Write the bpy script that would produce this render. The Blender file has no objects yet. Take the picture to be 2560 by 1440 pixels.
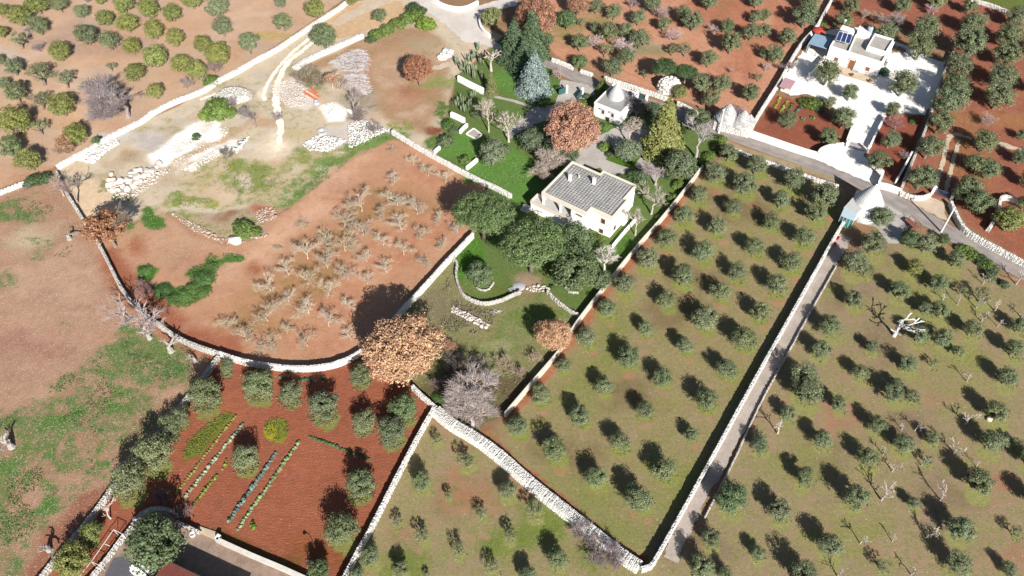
import bpy, math, random
import numpy as np
from mathutils import Vector, Matrix

# ---------------------------------------------------------------- camera, sky, sun, exposure
sc = bpy.context.scene
COL = sc.collection
CAM_H = 125.0
FPX = 2050.0
PITCH = math.radians(49.4)
cam = bpy.data.cameras.new('camera'); cam_ob = bpy.data.objects.new('camera', cam); COL.objects.link(cam_ob)
cam_ob.location = (0, 0, CAM_H); cam_ob.rotation_euler = (math.pi/2 - PITCH, 0, 0)
cam.sensor_width = 36.0; cam.lens = FPX/2560*36.0; cam.clip_end = 4000; cam.clip_start = 0.5
sc.camera = cam_ob
SUN_EL, SUN_AZ = math.radians(32.0), math.radians(-19.0)      # shadows fall away from the viewer, a little to the left
sd = Vector((math.sin(SUN_AZ)*math.cos(SUN_EL), math.cos(SUN_AZ)*math.cos(SUN_EL), -math.sin(SUN_EL)))
world = bpy.data.worlds.new('World'); sc.world = world; world.use_nodes = True
wn = world.node_tree
sky = wn.nodes.new('ShaderNodeTexSky'); sky.sky_type = 'NISHITA'; sky.sun_disc = False
sky.sun_elevation = SUN_EL; sky.sun_rotation = math.atan2(-sd.x, -sd.y); sky.altitude = 300
bg = wn.nodes['Background']; wn.links.new(sky.outputs[0], bg.inputs[0]); bg.inputs[1].default_value = 0.05
sun = bpy.data.lights.new('sun', 'SUN'); sun.energy = 5.0; sun.angle = math.radians(0.53); sun.color = (1.0, 0.962, 0.905)
sun_ob = bpy.data.objects.new('sun', sun); COL.objects.link(sun_ob)
sun_ob.rotation_euler = sd.to_track_quat('-Z', 'Y').to_euler(); sun_ob.location = (40, -60, 120)
sc.view_settings.view_transform = 'Standard'; sc.view_settings.look = 'None'
sc.view_settings.exposure = 0.88; sc.view_settings.gamma = 1.0; sc.view_settings.use_curve_mapping = False

# ---------------------------------------------------------------- helpers
RS = np.random.RandomState(7); random.seed(7)
CP, SP = math.cos(PITCH), math.sin(PITCH)
def G(u, v, z=0.0):
    """survey point: where the sight line of photo point (u, v) meets the level z"""
    dx, dy = u - 1280.0, 720.0 - v
    k = (CAM_H - z)/(FPX*SP - dy*CP)
    return (dx*k, (FPX*CP + dy*SP)*k, z)
def mpp(v, z=0.0): return (CAM_H - z)/(FPX*SP - (720.0 - v)*CP)
def Z(ox, oy, pts, s=3.0): return [(ox + p[0]/s, oy + p[1]/s) + tuple(q/s if isinstance(q, (int, float)) else q for q in p[2:]) for p in pts]
KALB = 1.6
def lin(c): c = c/255.0; return c/12.92 if c <= 0.04045 else ((c + 0.055)/1.055)**2.4
def C(r, g, b): return (min(lin(r)/KALB, .74), min(lin(g)/KALB, .72), min(lin(b)/KALB, .69))

def link(o, parent=None):
    COL.objects.link(o)
    if parent is not None: o.parent = parent
    return o
def tag(o, label=None, cat=None, group=None, kind=None):
    if label: o['label'] = label
    if cat: o['category'] = cat
    if group: o['group'] = group
    if kind: o['kind'] = kind
    return o
def empty(name, loc, label, cat, group=None, rz=0.0, scale=1.0):
    o = bpy.data.objects.new(name, None); o.empty_display_size = 0.3
    o.location = loc; o.rotation_euler = (0, 0, rz); o.scale = (scale,)*3 if not hasattr(scale, '__len__') else scale
    return tag(link(o), label, cat, group, 'thing')
def obj(name, me, parent=None, mat=None, color=None, loc=None):
    o = bpy.data.objects.new(name, me)
    if mat is not None and not me.materials: me.materials.append(mat)
    if color is not None: o.color = (*color[:3], 1)
    if loc is not None: o.location = loc
    return link(o, parent)
def npmesh(name, V, F, mat=None, smooth=False):
    """V (n,3) float, F (m,3|4) int"""
    V = np.asarray(V, np.float32); F = np.asarray(F, np.int32)
    me = bpy.data.meshes.new(name); n = F.shape[1]
    me.vertices.add(len(V)); me.vertices.foreach_set('co', V.ravel())
    me.loops.add(F.size); me.loops.foreach_set('vertex_index', F.ravel())
    me.polygons.add(len(F)); me.polygons.foreach_set('loop_start', np.arange(len(F), dtype=np.int32)*n)
    me.polygons.foreach_set('loop_total', np.full(len(F), n, np.int32))
    if smooth: me.polygons.foreach_set('use_smooth', np.ones(len(F), bool))
    me.update(calc_edges=True)
    if mat is not None: me.materials.append(mat)
    return me
class MB:
    def __init__(s): s.v = []; s.f = []
    def add(s, vs, fs):
        b = len(s.v); s.v += [tuple(p) for p in vs]; s.f += [tuple(i + b for i in f) for f in fs]
    def prism(s, poly, z0, z1, cap0=False):
        n = len(poly)
        a = sum(poly[i][0]*poly[(i+1) % n][1] - poly[(i+1) % n][0]*poly[i][1] for i in range(n))
        if a < 0: poly = poly[::-1]
        z0s = z0 if hasattr(z0, '__len__') else [z0]*n; z1s = z1 if hasattr(z1, '__len__') else [z1]*n
        vs = [(p[0], p[1], z0s[i]) for i, p in enumerate(poly)] + [(p[0], p[1], z1s[i]) for i, p in enumerate(poly)]
        fs = [(i, (i+1) % n, n + (i+1) % n, n + i) for i in range(n)] + [tuple(range(n, 2*n))]
        if cap0: fs.append(tuple(range(n-1, -1, -1)))
        s.add(vs, fs); return s
    def box(s, c, size, rz=0.0, M=None):
        hx, hy, hz = size[0]/2, size[1]/2, size[2]/2; ca, sa = math.cos(rz), math.sin(rz)
        vs = []
        for z in (-hz, hz):
            for x, y in ((-hx, -hy), (hx, -hy), (hx, hy), (-hx, hy)):
                p = Vector((x, y, z))
                if M is not None: p = M @ p
                vs.append((c[0] + p.x*ca - p.y*sa, c[1] + p.x*sa + p.y*ca, c[2] + p.z))
        s.add(vs, [(3, 2, 1, 0), (4, 5, 6, 7), (0, 1, 5, 4), (1, 2, 6, 5), (2, 3, 7, 6), (3, 0, 4, 7)]); return s
    def tube(s, pts, rad, sides=6, cap=True):
        pts = [Vector(p) for p in pts]; n = len(pts)
        rad = rad if hasattr(rad, '__len__') else [rad]*n
        vs = []
        for i, p in enumerate(pts):
            d = (pts[min(i+1, n-1)] - pts[max(i-1, 0)]).normalized()
            a = d.cross(Vector((0, 0, 1)) if abs(d.z) < .9 else Vector((1, 0, 0))).normalized(); b = d.cross(a)
            for k in range(sides):
                t = 2*math.pi*k/sides; vs.append(p + (a*math.cos(t) + b*math.sin(t))*rad[i])
        fs = [(i*sides + k, i*sides + (k+1) % sides, (i+1)*sides + (k+1) % sides, (i+1)*sides + k) for i in range(n-1) for k in range(sides)]
        if cap: fs += [tuple(range(sides-1, -1, -1)), tuple(range((n-1)*sides, n*sides))]
        s.add(vs, fs); return s
    def lathe(s, c, prof, sides=24):
        vs = [(c[0] + r*math.cos(2*math.pi*k/sides), c[1] + r*math.sin(2*math.pi*k/sides), c[2] + z) for r, z in prof for k in range(sides)]
        m = len(prof)
        fs = [(i*sides + k, i*sides + (k+1) % sides, (i+1)*sides + (k+1) % sides, (i+1)*sides + k) for i in range(m-1) for k in range(sides)]
        fs.append(tuple(range((m-1)*sides, m*sides)))
        s.add(vs, fs); return s
    def mesh(s, name, mat=None, smooth=False):
        me = bpy.data.meshes.new(name); me.from_pydata(s.v, [], s.f)
        if smooth:
            for p in me.polygons: p.use_smooth = True
        if mat is not None: me.materials.append(mat)
        me.update(); return me
    def build(s, name, mat, parent=None, smooth=False, color=None): return obj(name, s.mesh(name, mat, smooth), parent, None, color)

def vnoise(x, y, scale, seed):
    r = np.random.RandomState(seed); n = 256; g = r.rand(n, n).astype(np.float32)
    fx, fy = x/scale + 1000.3, y/scale + 1000.7
    ix, iy = np.floor(fx).astype(int), np.floor(fy).astype(int); tx, ty = fx - ix, fy - iy
    tx = tx*tx*(3 - 2*tx); ty = ty*ty*(3 - 2*ty)
    a, b = g[ix % n, iy % n], g[(ix+1) % n, iy % n]; c, d = g[ix % n, (iy+1) % n], g[(ix+1) % n, (iy+1) % n]
    return (a*(1-tx) + b*tx)*(1-ty) + (c*(1-tx) + d*tx)*ty
def fbm(x, y, scale, seed): return (vnoise(x, y, scale, seed)*.55 + vnoise(x, y, scale*.45, seed+1)*.3 + vnoise(x, y, scale*.2, seed+2)*.15)
def seg_dist(x, y, P, closed):
    n = len(P); d = np.full(x.shape, 1e9, np.float32)
    for i in range(n if closed else n-1):
        ax, ay = P[i][:2]; bx, by = P[(i+1) % n][:2]; ex, ey = bx-ax, by-ay
        t = np.clip(((x-ax)*ex + (y-ay)*ey)/(ex*ex + ey*ey + 1e-9), 0, 1)
        d = np.minimum(d, np.hypot(x - ax - t*ex, y - ay - t*ey))
    return d
def inside(x, y, P):
    r = np.zeros(x.shape, bool); n = len(P)
    for i in range(n):
        ax, ay = P[i][:2]; bx, by = P[(i+1) % n][:2]
        if ay == by: continue
        r ^= ((ay > y) != (by > y)) & (x < (bx-ax)*(y-ay)/(by-ay) + ax)
    return r
def GP(pts, z=0.0): return [G(p[0], p[1], z) for p in pts]
def smooth01(t): t = np.clip(t, 0, 1); return t*t*(3-2*t)
ORD = ['zeroth', 'first', 'second', 'third', 'fourth', 'fifth', 'sixth', 'seventh', 'eighth', 'ninth', 'tenth', 'eleventh', 'twelfth', 'thirteenth',
       'fourteenth', 'fifteenth', 'sixteenth', 'seventeenth', 'eighteenth', 'nineteenth', 'twentieth'] + [f"{k}{'st' if k % 10 == 1 else 'nd' if k % 10 == 2 else 'rd' if k % 10 == 3 else 'th'}" for k in range(21, 60)]

# ---------------------------------------------------------------- materials
def mat_new(name):
    m = bpy.data.materials.new(name); m.use_nodes = True; nt = m.node_tree; nt.nodes.clear()
    out = nt.nodes.new('ShaderNodeOutputMaterial'); b = nt.nodes.new('ShaderNodeBsdfPrincipled')
    nt.links.new(b.outputs[0], out.inputs[0]); b.inputs['Roughness'].default_value = .85
    b.inputs['Specular IOR Level'].default_value = .25
    return m, nt, b, out
def N(nt, t, **kw):
    n = nt.nodes.new('ShaderNode' + t)
    for k, v in kw.items():
        if k in n.inputs.keys() if hasattr(n.inputs, 'keys') else False: n.inputs[k].default_value = v
        else: setattr(n, k, v)
    return n
def noise(nt, scale, detail=4.0, rough=.6, coord=None):
    n = N(nt, 'TexNoise'); n.inputs['Scale'].default_value = scale; n.inputs['Detail'].default_value = detail; n.inputs['Roughness'].default_value = rough
    if coord is not None: nt.links.new(coord, n.inputs['Vector'])
    return n
def math_n(nt, op, a, b=None, clamp=False):
    n = nt.nodes.new('ShaderNodeMath'); n.operation = op; n.use_clamp = clamp
    for i, x in enumerate((a, b)):
        if x is None: continue
        if hasattr(x, 'links') or hasattr(x, 'is_linked'): nt.links.new(x, n.inputs[i])
        else: n.inputs[i].default_value = x
    return n.outputs[0]
def maprange(nt, x, a, b, c, d, smooth=False):
    n = nt.nodes.new('ShaderNodeMapRange'); n.interpolation_type = 'SMOOTHSTEP' if smooth else 'LINEAR'
    nt.links.new(x, n.inputs[0])
    for i, q in enumerate((a, b, c, d)):
        if hasattr(q, 'is_linked'): nt.links.new(q, n.inputs[i+1])
        else: n.inputs[i+1].default_value = q
    return n.outputs[0]
def mixc(nt, fac, a, b, mode='MIX'):
    n = nt.nodes.new('ShaderNodeMix'); n.data_type = 'RGBA'; n.blend_type = mode
    for x, i in ((fac, 0), (a, 6), (b, 7)):
        if hasattr(x, 'is_linked'): nt.links.new(x, n.inputs[i])
        elif i == 0: n.inputs[0].default_value = x
        else: n.inputs[i].default_value = (*x[:3], 1)
    return n.outputs[2]
def scalec(nt, col, f):
    n = nt.nodes.new('ShaderNodeVectorMath'); n.operation = 'SCALE'
    nt.links.new(col, n.inputs[0])
    if hasattr(f, 'is_linked'): nt.links.new(f, n.inputs[3])
    else: n.inputs[3].default_value = f
    return n.outputs[0]
def simple(name, col, var=.25, scale=1.2, rough=.85, bump=0.0, col2=None, spec=.25, fine=9.0, metal=0.0):
    """painted / mineral surface: base colour with blotches, fine grain and a little relief"""
    m, nt, b, out = mat_new(name)
    co = N(nt, 'NewGeometry').outputs['Position']
    n1 = noise(nt, scale, 5, .65, co); n2 = noise(nt, fine, 3, .6, co)
    base = mixc(nt, maprange(nt, n1.outputs[0], .35, .68, 0, 1), col, col2 if col2 else tuple(c*(1-var) for c in col))
    f = maprange(nt, n2.outputs[0], .25, .75, 1-var*.6, 1+var*.35)
    nt.links.new(scalec(nt, base, f), b.inputs['Base Color'])
    b.inputs['Roughness'].default_value = rough; b.inputs['Specular IOR Level'].default_value = spec; b.inputs['Metallic'].default_value = metal
    if bump:
        bm = N(nt, 'Bump'); bm.inputs['Strength'].default_value = 1.0; bm.inputs['Distance'].default_value = bump
        nt.links.new(n2.outputs[0], bm.inputs['Height']); nt.links.new(bm.outputs[0], b.inputs['Normal'])
    return m
def island_mat(name, col, col2, spread=.35, rough=.9):
    """separate stones / tiles: every piece its own shade between two colours"""
    m, nt, b, out = mat_new(name)
    ge = N(nt, 'NewGeometry'); n2 = noise(nt, 5, 4, .65, ge.outputs['Position']); n3 = noise(nt, .35, 3, .6, ge.outputs['Position'])
    base = mixc(nt, ge.outputs['Random Per Island'], col, col2)
    base = scalec(nt, base, maprange(nt, n2.outputs[0], .3, .7, 1-spread, 1+spread*.4))
    base = scalec(nt, base, maprange(nt, n3.outputs[0], .3, .7, .85, 1.12))
    nt.links.new(base, b.inputs['Base Color']); b.inputs['Roughness'].default_value = rough
    return m
def leaf_material():
    """leaf colour comes from the plant's own object colour; every leaf varies a little"""
    m, nt, b, out = mat_new('leaf')
    oi = N(nt, 'ObjectInfo'); ge = N(nt, 'NewGeometry')
    n1 = noise(nt, .9, 2, .5, ge.outputs['Position'])
    f = math_n(nt, 'MULTIPLY', maprange(nt, ge.outputs['Random Per Island'], 0, 1, .62, 1.38), maprange(nt, n1.outputs[0], .3, .7, .8, 1.2))
    base = scalec(nt, oi.outputs['Color'], f)
    hs = N(nt, 'HueSaturation'); nt.links.new(base, hs.inputs['Color']); nt.links.new(maprange(nt, ge.outputs['Random Per Island'], 0, 1, .485, .515), hs.inputs['Hue'])
    base = hs.outputs[0]
    nt.links.new(base, b.inputs['Base Color']); b.inputs['Roughness'].default_value = .55; b.inputs['Specular IOR Level'].default_value = .3
    tr = N(nt, 'BsdfTranslucent'); nt.links.new(base, tr.inputs[0])
    mx = N(nt, 'MixShader'); mx.inputs[0].default_value = .14
    nt.links.new(b.outputs[0], mx.inputs[1]); nt.links.new(tr.outputs[0], mx.inputs[2]); nt.links.new(mx.outputs[0], out.inputs[0])
    return m
def bark_material():
    m, nt, b, out = mat_new('bark')
    oi = N(nt, 'ObjectInfo'); ge = N(nt, 'NewGeometry'); n1 = noise(nt, 6, 4, .6, ge.outputs['Position'])
    nt.links.new(scalec(nt, oi.outputs['Color'], maprange(nt, n1.outputs[0], .3, .7, .7, 1.3)), b.inputs['Base Color'])
    return m
M = {}
M['leaf'] = leaf_material(); M['bark'] = bark_material()
M['stone'] = island_mat('dry_stone', (.55, .525, .48), (.40, .375, .34))
M['stone_white'] = island_mat('white_limestone', (.66, .645, .61), (.55, .53, .495), .2)
M['chalk'] = island_mat('chalk_rubble', (.78, .77, .74), (.72, .70, .66), .12)
M['stone_pink'] = island_mat('pinkish_limestone', (.58, .51, .45), (.46, .40, .35), .25)
M['core'] = simple('wall_core', (.42, .39, .35), .35, 1.5, bump=.04)
M['core_white'] = simple('white_wall_core', (.56, .53, .49), .2, 1.5, bump=.03)
M['white'] = simple('whitewash', (.76, .745, .72), .07, .5, fine=4, bump=.006)
M['cream'] = simple('cream_plaster', (.62, .565, .48), .1, .5, fine=4, bump=.006)
M['pink_plaster'] = simple('pinkish_plaster', (.60, .50, .425), .12, .6, fine=4)
M['coping'] = simple('stone_coping', (.60, .565, .50), .18, 1.0)
M['roof_grey'] = island_mat('grey_roof_slabs', (.25, .242, .232), (.315, .305, .29), .2)
M['roof_bed'] = simple('roof_bedding', (.25, .24, .23), .2, 2)
M['roof_cement'] = simple('cement_roof', (.36, .335, .30), .2, .7)
M['asphalt'] = None
M['wood'] = simple('brown_shutter_wood', (.12, .045, .03), .3, 3, rough=.6)
M['door_wood'] = simple('door_wood', (.26, .10, .045), .3, 3, rough=.55)
M['green_metal'] = simple('green_painted_metal', (.035, .105, .095), .15, 2, rough=.45)
M['dark'] = simple('dark_recess', (.03, .028, .027), .2, 2)
M['glass'] = simple('window_glass', (.05, .09, .1), .2, 2, rough=.1, spec=.6)
M['green_glass'] = simple('green_glass', (.05, .22, .2), .2, 1.5, rough=.15, spec=.6)
M['solar'] = simple('solar_cell_blue', (.02, .035, .11), .2, 3, rough=.2, spec=.6)
M['metal'] = simple('galvanised_metal', (.45, .45, .45), .2, 3, rough=.5)
M['pale_metal'] = simple('white_painted_metal', (.6, .6, .58), .1, 2, rough=.5)
M['dark_metal'] = simple('dark_iron', (.05, .045, .045), .2, 3, rough=.5)
M['blue_roof'] = simple('blue_grey_sheet', (.22, .32, .40), .15, .8, rough=.5)
M['canvas'] = simple('white_canvas', (.62, .62, .6), .06, 1)
M['red_roof'] = simple('dark_red_sheet_roof', (.17, .05, .042), .2, .6, rough=.6)
M['red'] = simple('red_plastic', (.42, .06, .04), .15, 1, rough=.5)
M['pink_roof'] = simple('faded_pink_sheet', (.42, .25, .27), .15, 1, rough=.7)
M['orange'] = simple('orange_primer_steel', (.58, .17, .075), .2, 2, rough=.6)
M['concrete'] = simple('pale_concrete', (.46, .45, .43), .18, 1.5)
M['pole'] = simple('concrete_pole', (.6, .59, .57), .1, 1)
M['terracotta'] = simple('terracotta', (.3, .11, .06), .2, 3)
M['earth'] = simple('bare_earth', (.2, .1, .06), .3, 2)

def road_mat(name, c1, c2, c3, patch=.35, grain=14, crack=True, track=None):
    m, nt, b, out = mat_new(name)
    co = N(nt, 'NewGeometry').outputs['Position']
    n1 = noise(nt, patch, 5, .7, co); n2 = noise(nt, grain, 2, .7, co); n3 = noise(nt, 1.4, 4, .7, co)
    base = mixc(nt, maprange(nt, n1.outputs[0], .38, .62, 0, 1, True), c1, c2)
    base = mixc(nt, maprange(nt, n3.outputs[0], .55, .72, 0, .7, True), base, c3)
    base = scalec(nt, base, maprange(nt, n2.outputs[0], .25, .75, .84, 1.14))
    if track:                                                  # worn wheel tracks run along the strip (u = 0..1 across)
        at = N(nt, 'Attribute'); at.attribute_name = 'across'
        f = maprange(nt, math_n(nt, 'COSINE', math_n(nt, 'MULTIPLY', at.outputs['Fac'], 12.566)), -1, 1, 1-track, 1+track)
        base = scalec(nt, base, f)
    nt.links.new(base, b.inputs['Base Color']); b.inputs['Roughness'].default_value = .9
    bm = N(nt, 'Bump'); bm.inputs['Distance'].default_value = .02; nt.links.new(n2.outputs[0], bm.inputs['Height']); nt.links.new(bm.outputs[0], b.inputs['Normal'])
    return m
M['asphalt'] = road_mat('worn_pale_asphalt', C(178, 168, 160), C(160, 150, 144), C(196, 184, 172), track=.06)
M['white_gravel'] = road_mat('white_limestone_gravel', (.74, .71, .67), (.68, .64, .6), (.58, .53, .48), .2, 5)
M['pale_road'] = road_mat('pale_dust_road', C(236, 226, 216), C(222, 212, 202), C(206, 192, 178), .15, 6)
M['track'] = road_mat('dust_track', (.73, .68, .58), (.68, .61, .5), (.6, .52, .41), .3, 6)
M['drive'] = road_mat('pale_concrete_drive', C(206, 198, 190), C(190, 182, 174), C(178, 166, 156), .25, 5)
M['lane'] = road_mat('gravel_lane', C(198, 184, 174), C(180, 168, 156), C(158, 148, 120), .3, 6)
M['paving'] = road_mat('courtyard_paving', C(176, 150, 132), C(150, 130, 116), C(190, 166, 148), .5, 7)
M['sand'] = road_mat('sandy_apron', C(226, 204, 178), C(212, 190, 164), C(200, 180, 150), .3, 6)
# ---------------------------------------------------------------- ground: one sheet, its soils and ground cover surveyed field by field
GX0, GX1, GY0, GY1, GS = -170.1, 170.1, 40.05, 245.25, 0.45
gx = np.arange(GX0, GX1 + .01, GS); gy = np.arange(GY0, GY1 + .01, GS)
NX, NY = len(gx), len(gy)
XX, YY = [a.astype(np.float32) for a in np.meshgrid(gx, gy)]
W1 = fbm(XX, YY, 9, 11) - .5; W2 = fbm(XX, YY, 9, 21) - .5; EDGE = fbm(XX, YY, 3.0, 31) - .5; BIG = fbm(XX, YY, 16, 41); MID = fbm(XX, YY, 5, 45)
SOIL = np.empty((NY, NX, 3), np.float32); SOIL[:] = C(165, 130, 100)
VEG = np.zeros((NY, NX, 4), np.float32); VEG[..., :3] = C(110, 125, 60)
MISC = np.zeros((NY, NX, 4), np.float32)
def _apply(sl, m, soil, veg, stones, furrow):
    if soil is not None: SOIL[sl] += (np.array(soil, np.float32) - SOIL[sl])*m[..., None]
    if veg is not None:
        vc, d = veg
        if vc is not None: VEG[sl][..., :3] += (np.array(vc, np.float32) - VEG[sl][..., :3])*np.minimum(m*1.6, 1)[..., None]
        VEG[sl][..., 3] += (d - VEG[sl][..., 3])*m
    if stones is not None: MISC[sl][..., 0] += (stones - MISC[sl][..., 0])*m
    if furrow is not None: MISC[sl][..., 1] += (furrow - MISC[sl][..., 1])*m
def _sl(P, pad):
    xs = [p[0] for p in P]; ys = [p[1] for p in P]
    i0 = int(max(0, (min(xs)-pad-GX0)/GS)); i1 = int(min(NX, (max(xs)+pad-GX0)/GS + 2)); j0 = int(max(0, (min(ys)-pad-GY0)/GS)); j1 = int(min(NY, (max(ys)+pad-GY0)/GS + 2))
    return (slice(j0, j1), slice(i0, i1))
def paint(pts, soil=None, veg=None, stones=None, furrow=None, feather=.8, warp=1.5, k=1.0, patch=None):
    P = GP(pts); sl = _sl(P, feather + warp + 3)
    x = XX[sl] + W1[sl]*warp*2; y = YY[sl] + W2[sl]*warp*2
    if x.size == 0: return
    d = seg_dist(x, y, P, True); d = np.where(inside(x, y, P), d, -d) + EDGE[sl]*warp
    m = smooth01((d + feather)/(2*feather))*k
    if patch is not None: m = m*smooth01((MID[sl] - patch)/.12)
    _apply(sl, m, soil, veg, stones, furrow)
def blob(u, v, ru, rv, **kw): paint([(u + ru*math.cos(a*.5236), v + rv*math.sin(a*.5236)) for a in range(12)], **kw)
def stroke(pts, width, soil=None, veg=None, stones=None, furrow=None, feather=.5, warp=.6, k=1.0):
    P = GP(pts); sl = _sl(P, width + feather + warp + 2)
    x = XX[sl] + W1[sl]*warp*2; y = YY[sl] + W2[sl]*warp*2
    if x.size == 0: return
    m = smooth01((width/2 - seg_dist(x, y, P, False) + EDGE[sl]*warp + feather)/(2*feather))*k
    _apply(sl, m, soil, veg, stones, furrow)
GRASS, LUSH, DRY, OLV, LIME = C(96, 122, 58), C(68, 116, 46), C(165, 150, 98), C(122, 118, 68), C(150, 158, 70)

# tan olive field, upper left: dry soil, sun glare lightened into its colours
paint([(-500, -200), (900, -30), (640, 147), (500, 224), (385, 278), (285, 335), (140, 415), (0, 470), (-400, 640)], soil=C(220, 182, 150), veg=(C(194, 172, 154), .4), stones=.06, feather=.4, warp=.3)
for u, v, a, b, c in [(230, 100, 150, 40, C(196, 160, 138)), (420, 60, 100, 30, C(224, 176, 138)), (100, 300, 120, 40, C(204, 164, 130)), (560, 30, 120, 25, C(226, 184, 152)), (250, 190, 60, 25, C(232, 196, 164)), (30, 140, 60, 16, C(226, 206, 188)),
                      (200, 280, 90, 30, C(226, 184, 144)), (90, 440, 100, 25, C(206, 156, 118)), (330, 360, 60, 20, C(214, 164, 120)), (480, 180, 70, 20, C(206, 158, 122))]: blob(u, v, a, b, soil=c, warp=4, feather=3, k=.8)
blob(680, 90, 40, 14, veg=(C(190, 170, 90), .5), warp=3)
# strip between the track and the wall, rubble yard: pale dirt plus painted glare
paint([(140, 425), (262, 350), (400, 285), (510, 232), (640, 158), (880, 6), (1040, -20), (1260, 90), (1140, 190), (1110, 300), (1090, 390), (980, 332), (900, 370), (760, 470), (640, 520), (440, 540), (330, 560), (240, 590), (190, 500)],
      soil=C(228, 208, 182), veg=(C(180, 172, 126), .38), stones=.2, feather=.5, warp=.5)
paint([(860, 10), (1005, 0), (1015, 40), (905, 84), (800, 100), (770, 60)], soil=C(222, 186, 146), veg=(DRY, .15), stones=.1, feather=.6, warp=.8)
paint([(700, 200), (780, 150), (905, 95), (1000, 70), (1070, 75), (1120, 120), (1125, 250), (1060, 330), (950, 300), (900, 220), (860, 150)], soil=C(190, 150, 118), veg=(C(140, 140, 92), .38), stones=.12, feather=2, warp=2)
blob(1000, 190, 90, 60, soil=C(202, 162, 132), veg=(C(168, 154, 108), .3), warp=5, feather=4)
blob(1050, 120, 40, 20, soil=C(196, 168, 138), veg=(C(150, 150, 104), .4), warp=3, feather=3)
blob(1030, 225, 50, 14, soil=C(178, 126, 96), veg=(None, .1), warp=3, feather=3); blob(1080, 322, 26, 10, soil=C(150, 92, 66), veg=(None, .1), warp=2)
blob(1075, 350, 30, 20, veg=(C(100, 128, 62), .75), warp=3, feather=2); blob(985, 310, 40, 12, veg=(C(140, 150, 70), .6), stones=.45, warp=2)
blob(1110, 300, 22, 40, veg=(GRASS, .7), warp=3, feather=2); blob(1090, 205, 60, 16, veg=(C(150, 158, 90), .6), warp=3, feather=2)
blob(700, 290, 90, 60, soil=C(226, 206, 178), veg=(C(165, 162, 110), .42), warp=4, feather=4)
blob(880, 250, 40, 40, soil=C(184, 170, 152), veg=(C(140, 132, 106), .5), warp=3, feather=3); blob(770, 195, 60, 24, soil=C(150, 132, 108), veg=(C(128, 120, 88), .7), warp=3, feather=2)
for u, v, a, b in [(620, 250, 50, 40), (430, 330, 90, 30), (560, 210, 60, 20), (690, 215, 26, 40)]: blob(u, v, a, b, soil=C(210, 190, 162), veg=(C(160, 158, 104), .5), stones=.35, warp=5, feather=4)
blob(400, 345, 40, 22, soil=C(206, 196, 190), stones=.2, veg=(None, .15), warp=4, feather=3)
paint([(375, 392), (440, 340), (490, 305), (540, 310), (580, 320), (560, 350), (500, 375), (480, 400), (440, 418)], soil=(.78, .76, .72), veg=(None, 0), stones=.05, warp=3, feather=.8)
paint([(470, 395), (580, 345), (600, 345), (590, 365), (480, 425), (455, 420)], soil=(.72, .67, .6), veg=(None, .08), stones=.3, warp=1.5, feather=.8)
blob(295, 340, 60, 8, soil=C(214, 206, 196), veg=(None, .2), stones=.3, warp=2)
stroke([(430, 415), (560, 350), (640, 300), (700, 330)], 2.2, soil=C(214, 180, 148), veg=(None, .2), warp=2)
paint([(670, 220), (720, 195), (760, 205), (790, 250), (760, 275), (720, 268)], soil=C(240, 228, 218), veg=(None, .1), stones=.6, warp=1.5)
paint([(795, 265), (830, 255), (860, 280), (855, 300), (820, 303)], soil=(.78, .75, .68), veg=(None, 0), stones=.05, warp=1)
paint([(757, 362), (800, 330), (880, 296), (975, 325), (870, 372), (820, 382)], soil=C(226, 212, 200), veg=(C(150, 140, 110), .3), stones=.6, warp=2)
blob(692, 372, 34, 28, soil=(.58, .47, .34), veg=(None, .02), stones=.02, warp=2, feather=3); blob(697, 352, 14, 26, soil=(.7, .62, .48), veg=(None, 0), stones=.0, warp=1.5, feather=1.5)
blob(740, 345, 40, 14, soil=C(220, 196, 156), veg=(C(176, 168, 100), .4), warp=3, feather=3)
# green slope below the yard
paint([(440, 440), (520, 400), (600, 385), (680, 420), (760, 385), (860, 375), (960, 345), (900, 375), (820, 440), (740, 510), (700, 530), (640, 520), (540, 520), (470, 520), (400, 530), (430, 480)],
      soil=C(222, 196, 164), veg=(C(164, 164, 106), .5), stones=.12, warp=3, feather=2)
blob(640, 440, 60, 30, soil=C(208, 184, 144), veg=(C(152, 160, 90), .62), warp=4, feather=4); blob(560, 480, 50, 20, soil=C(226, 196, 166), veg=(C(160, 160, 90), .3), stones=.3, warp=4, feather=3)
stroke([(985, 338), (940, 345), (880, 372), (820, 420), (770, 465), (720, 505)], 4.6, veg=(C(124, 150, 80), .7), warp=2.2, feather=1.6)
stroke([(500, 470), (540, 430), (575, 410)], 1.6, veg=(C(186, 174, 84), .5), warp=2.5); blob(500, 505, 34, 10, veg=(C(190, 178, 90), .45), warp=4)
# pale bare dirt patch by the left wall
paint([(180, 475), (225, 440), (300, 500), (320, 550), (270, 560), (212, 550)], soil=C(238, 208, 174), veg=(None, .02), stones=.03, warp=1, feather=.8)
paint([(190, 405), (225, 395), (255, 415), (200, 440), (150, 425)], soil=C(230, 204, 170), veg=(None, .05), warp=1)
blob(265, 455, 16, 26, veg=(C(140, 140, 84), .6), stones=.3, warp=2); blob(310, 490, 30, 16, veg=(C(150, 156, 96), .6), stones=.5, warp=2)

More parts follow.
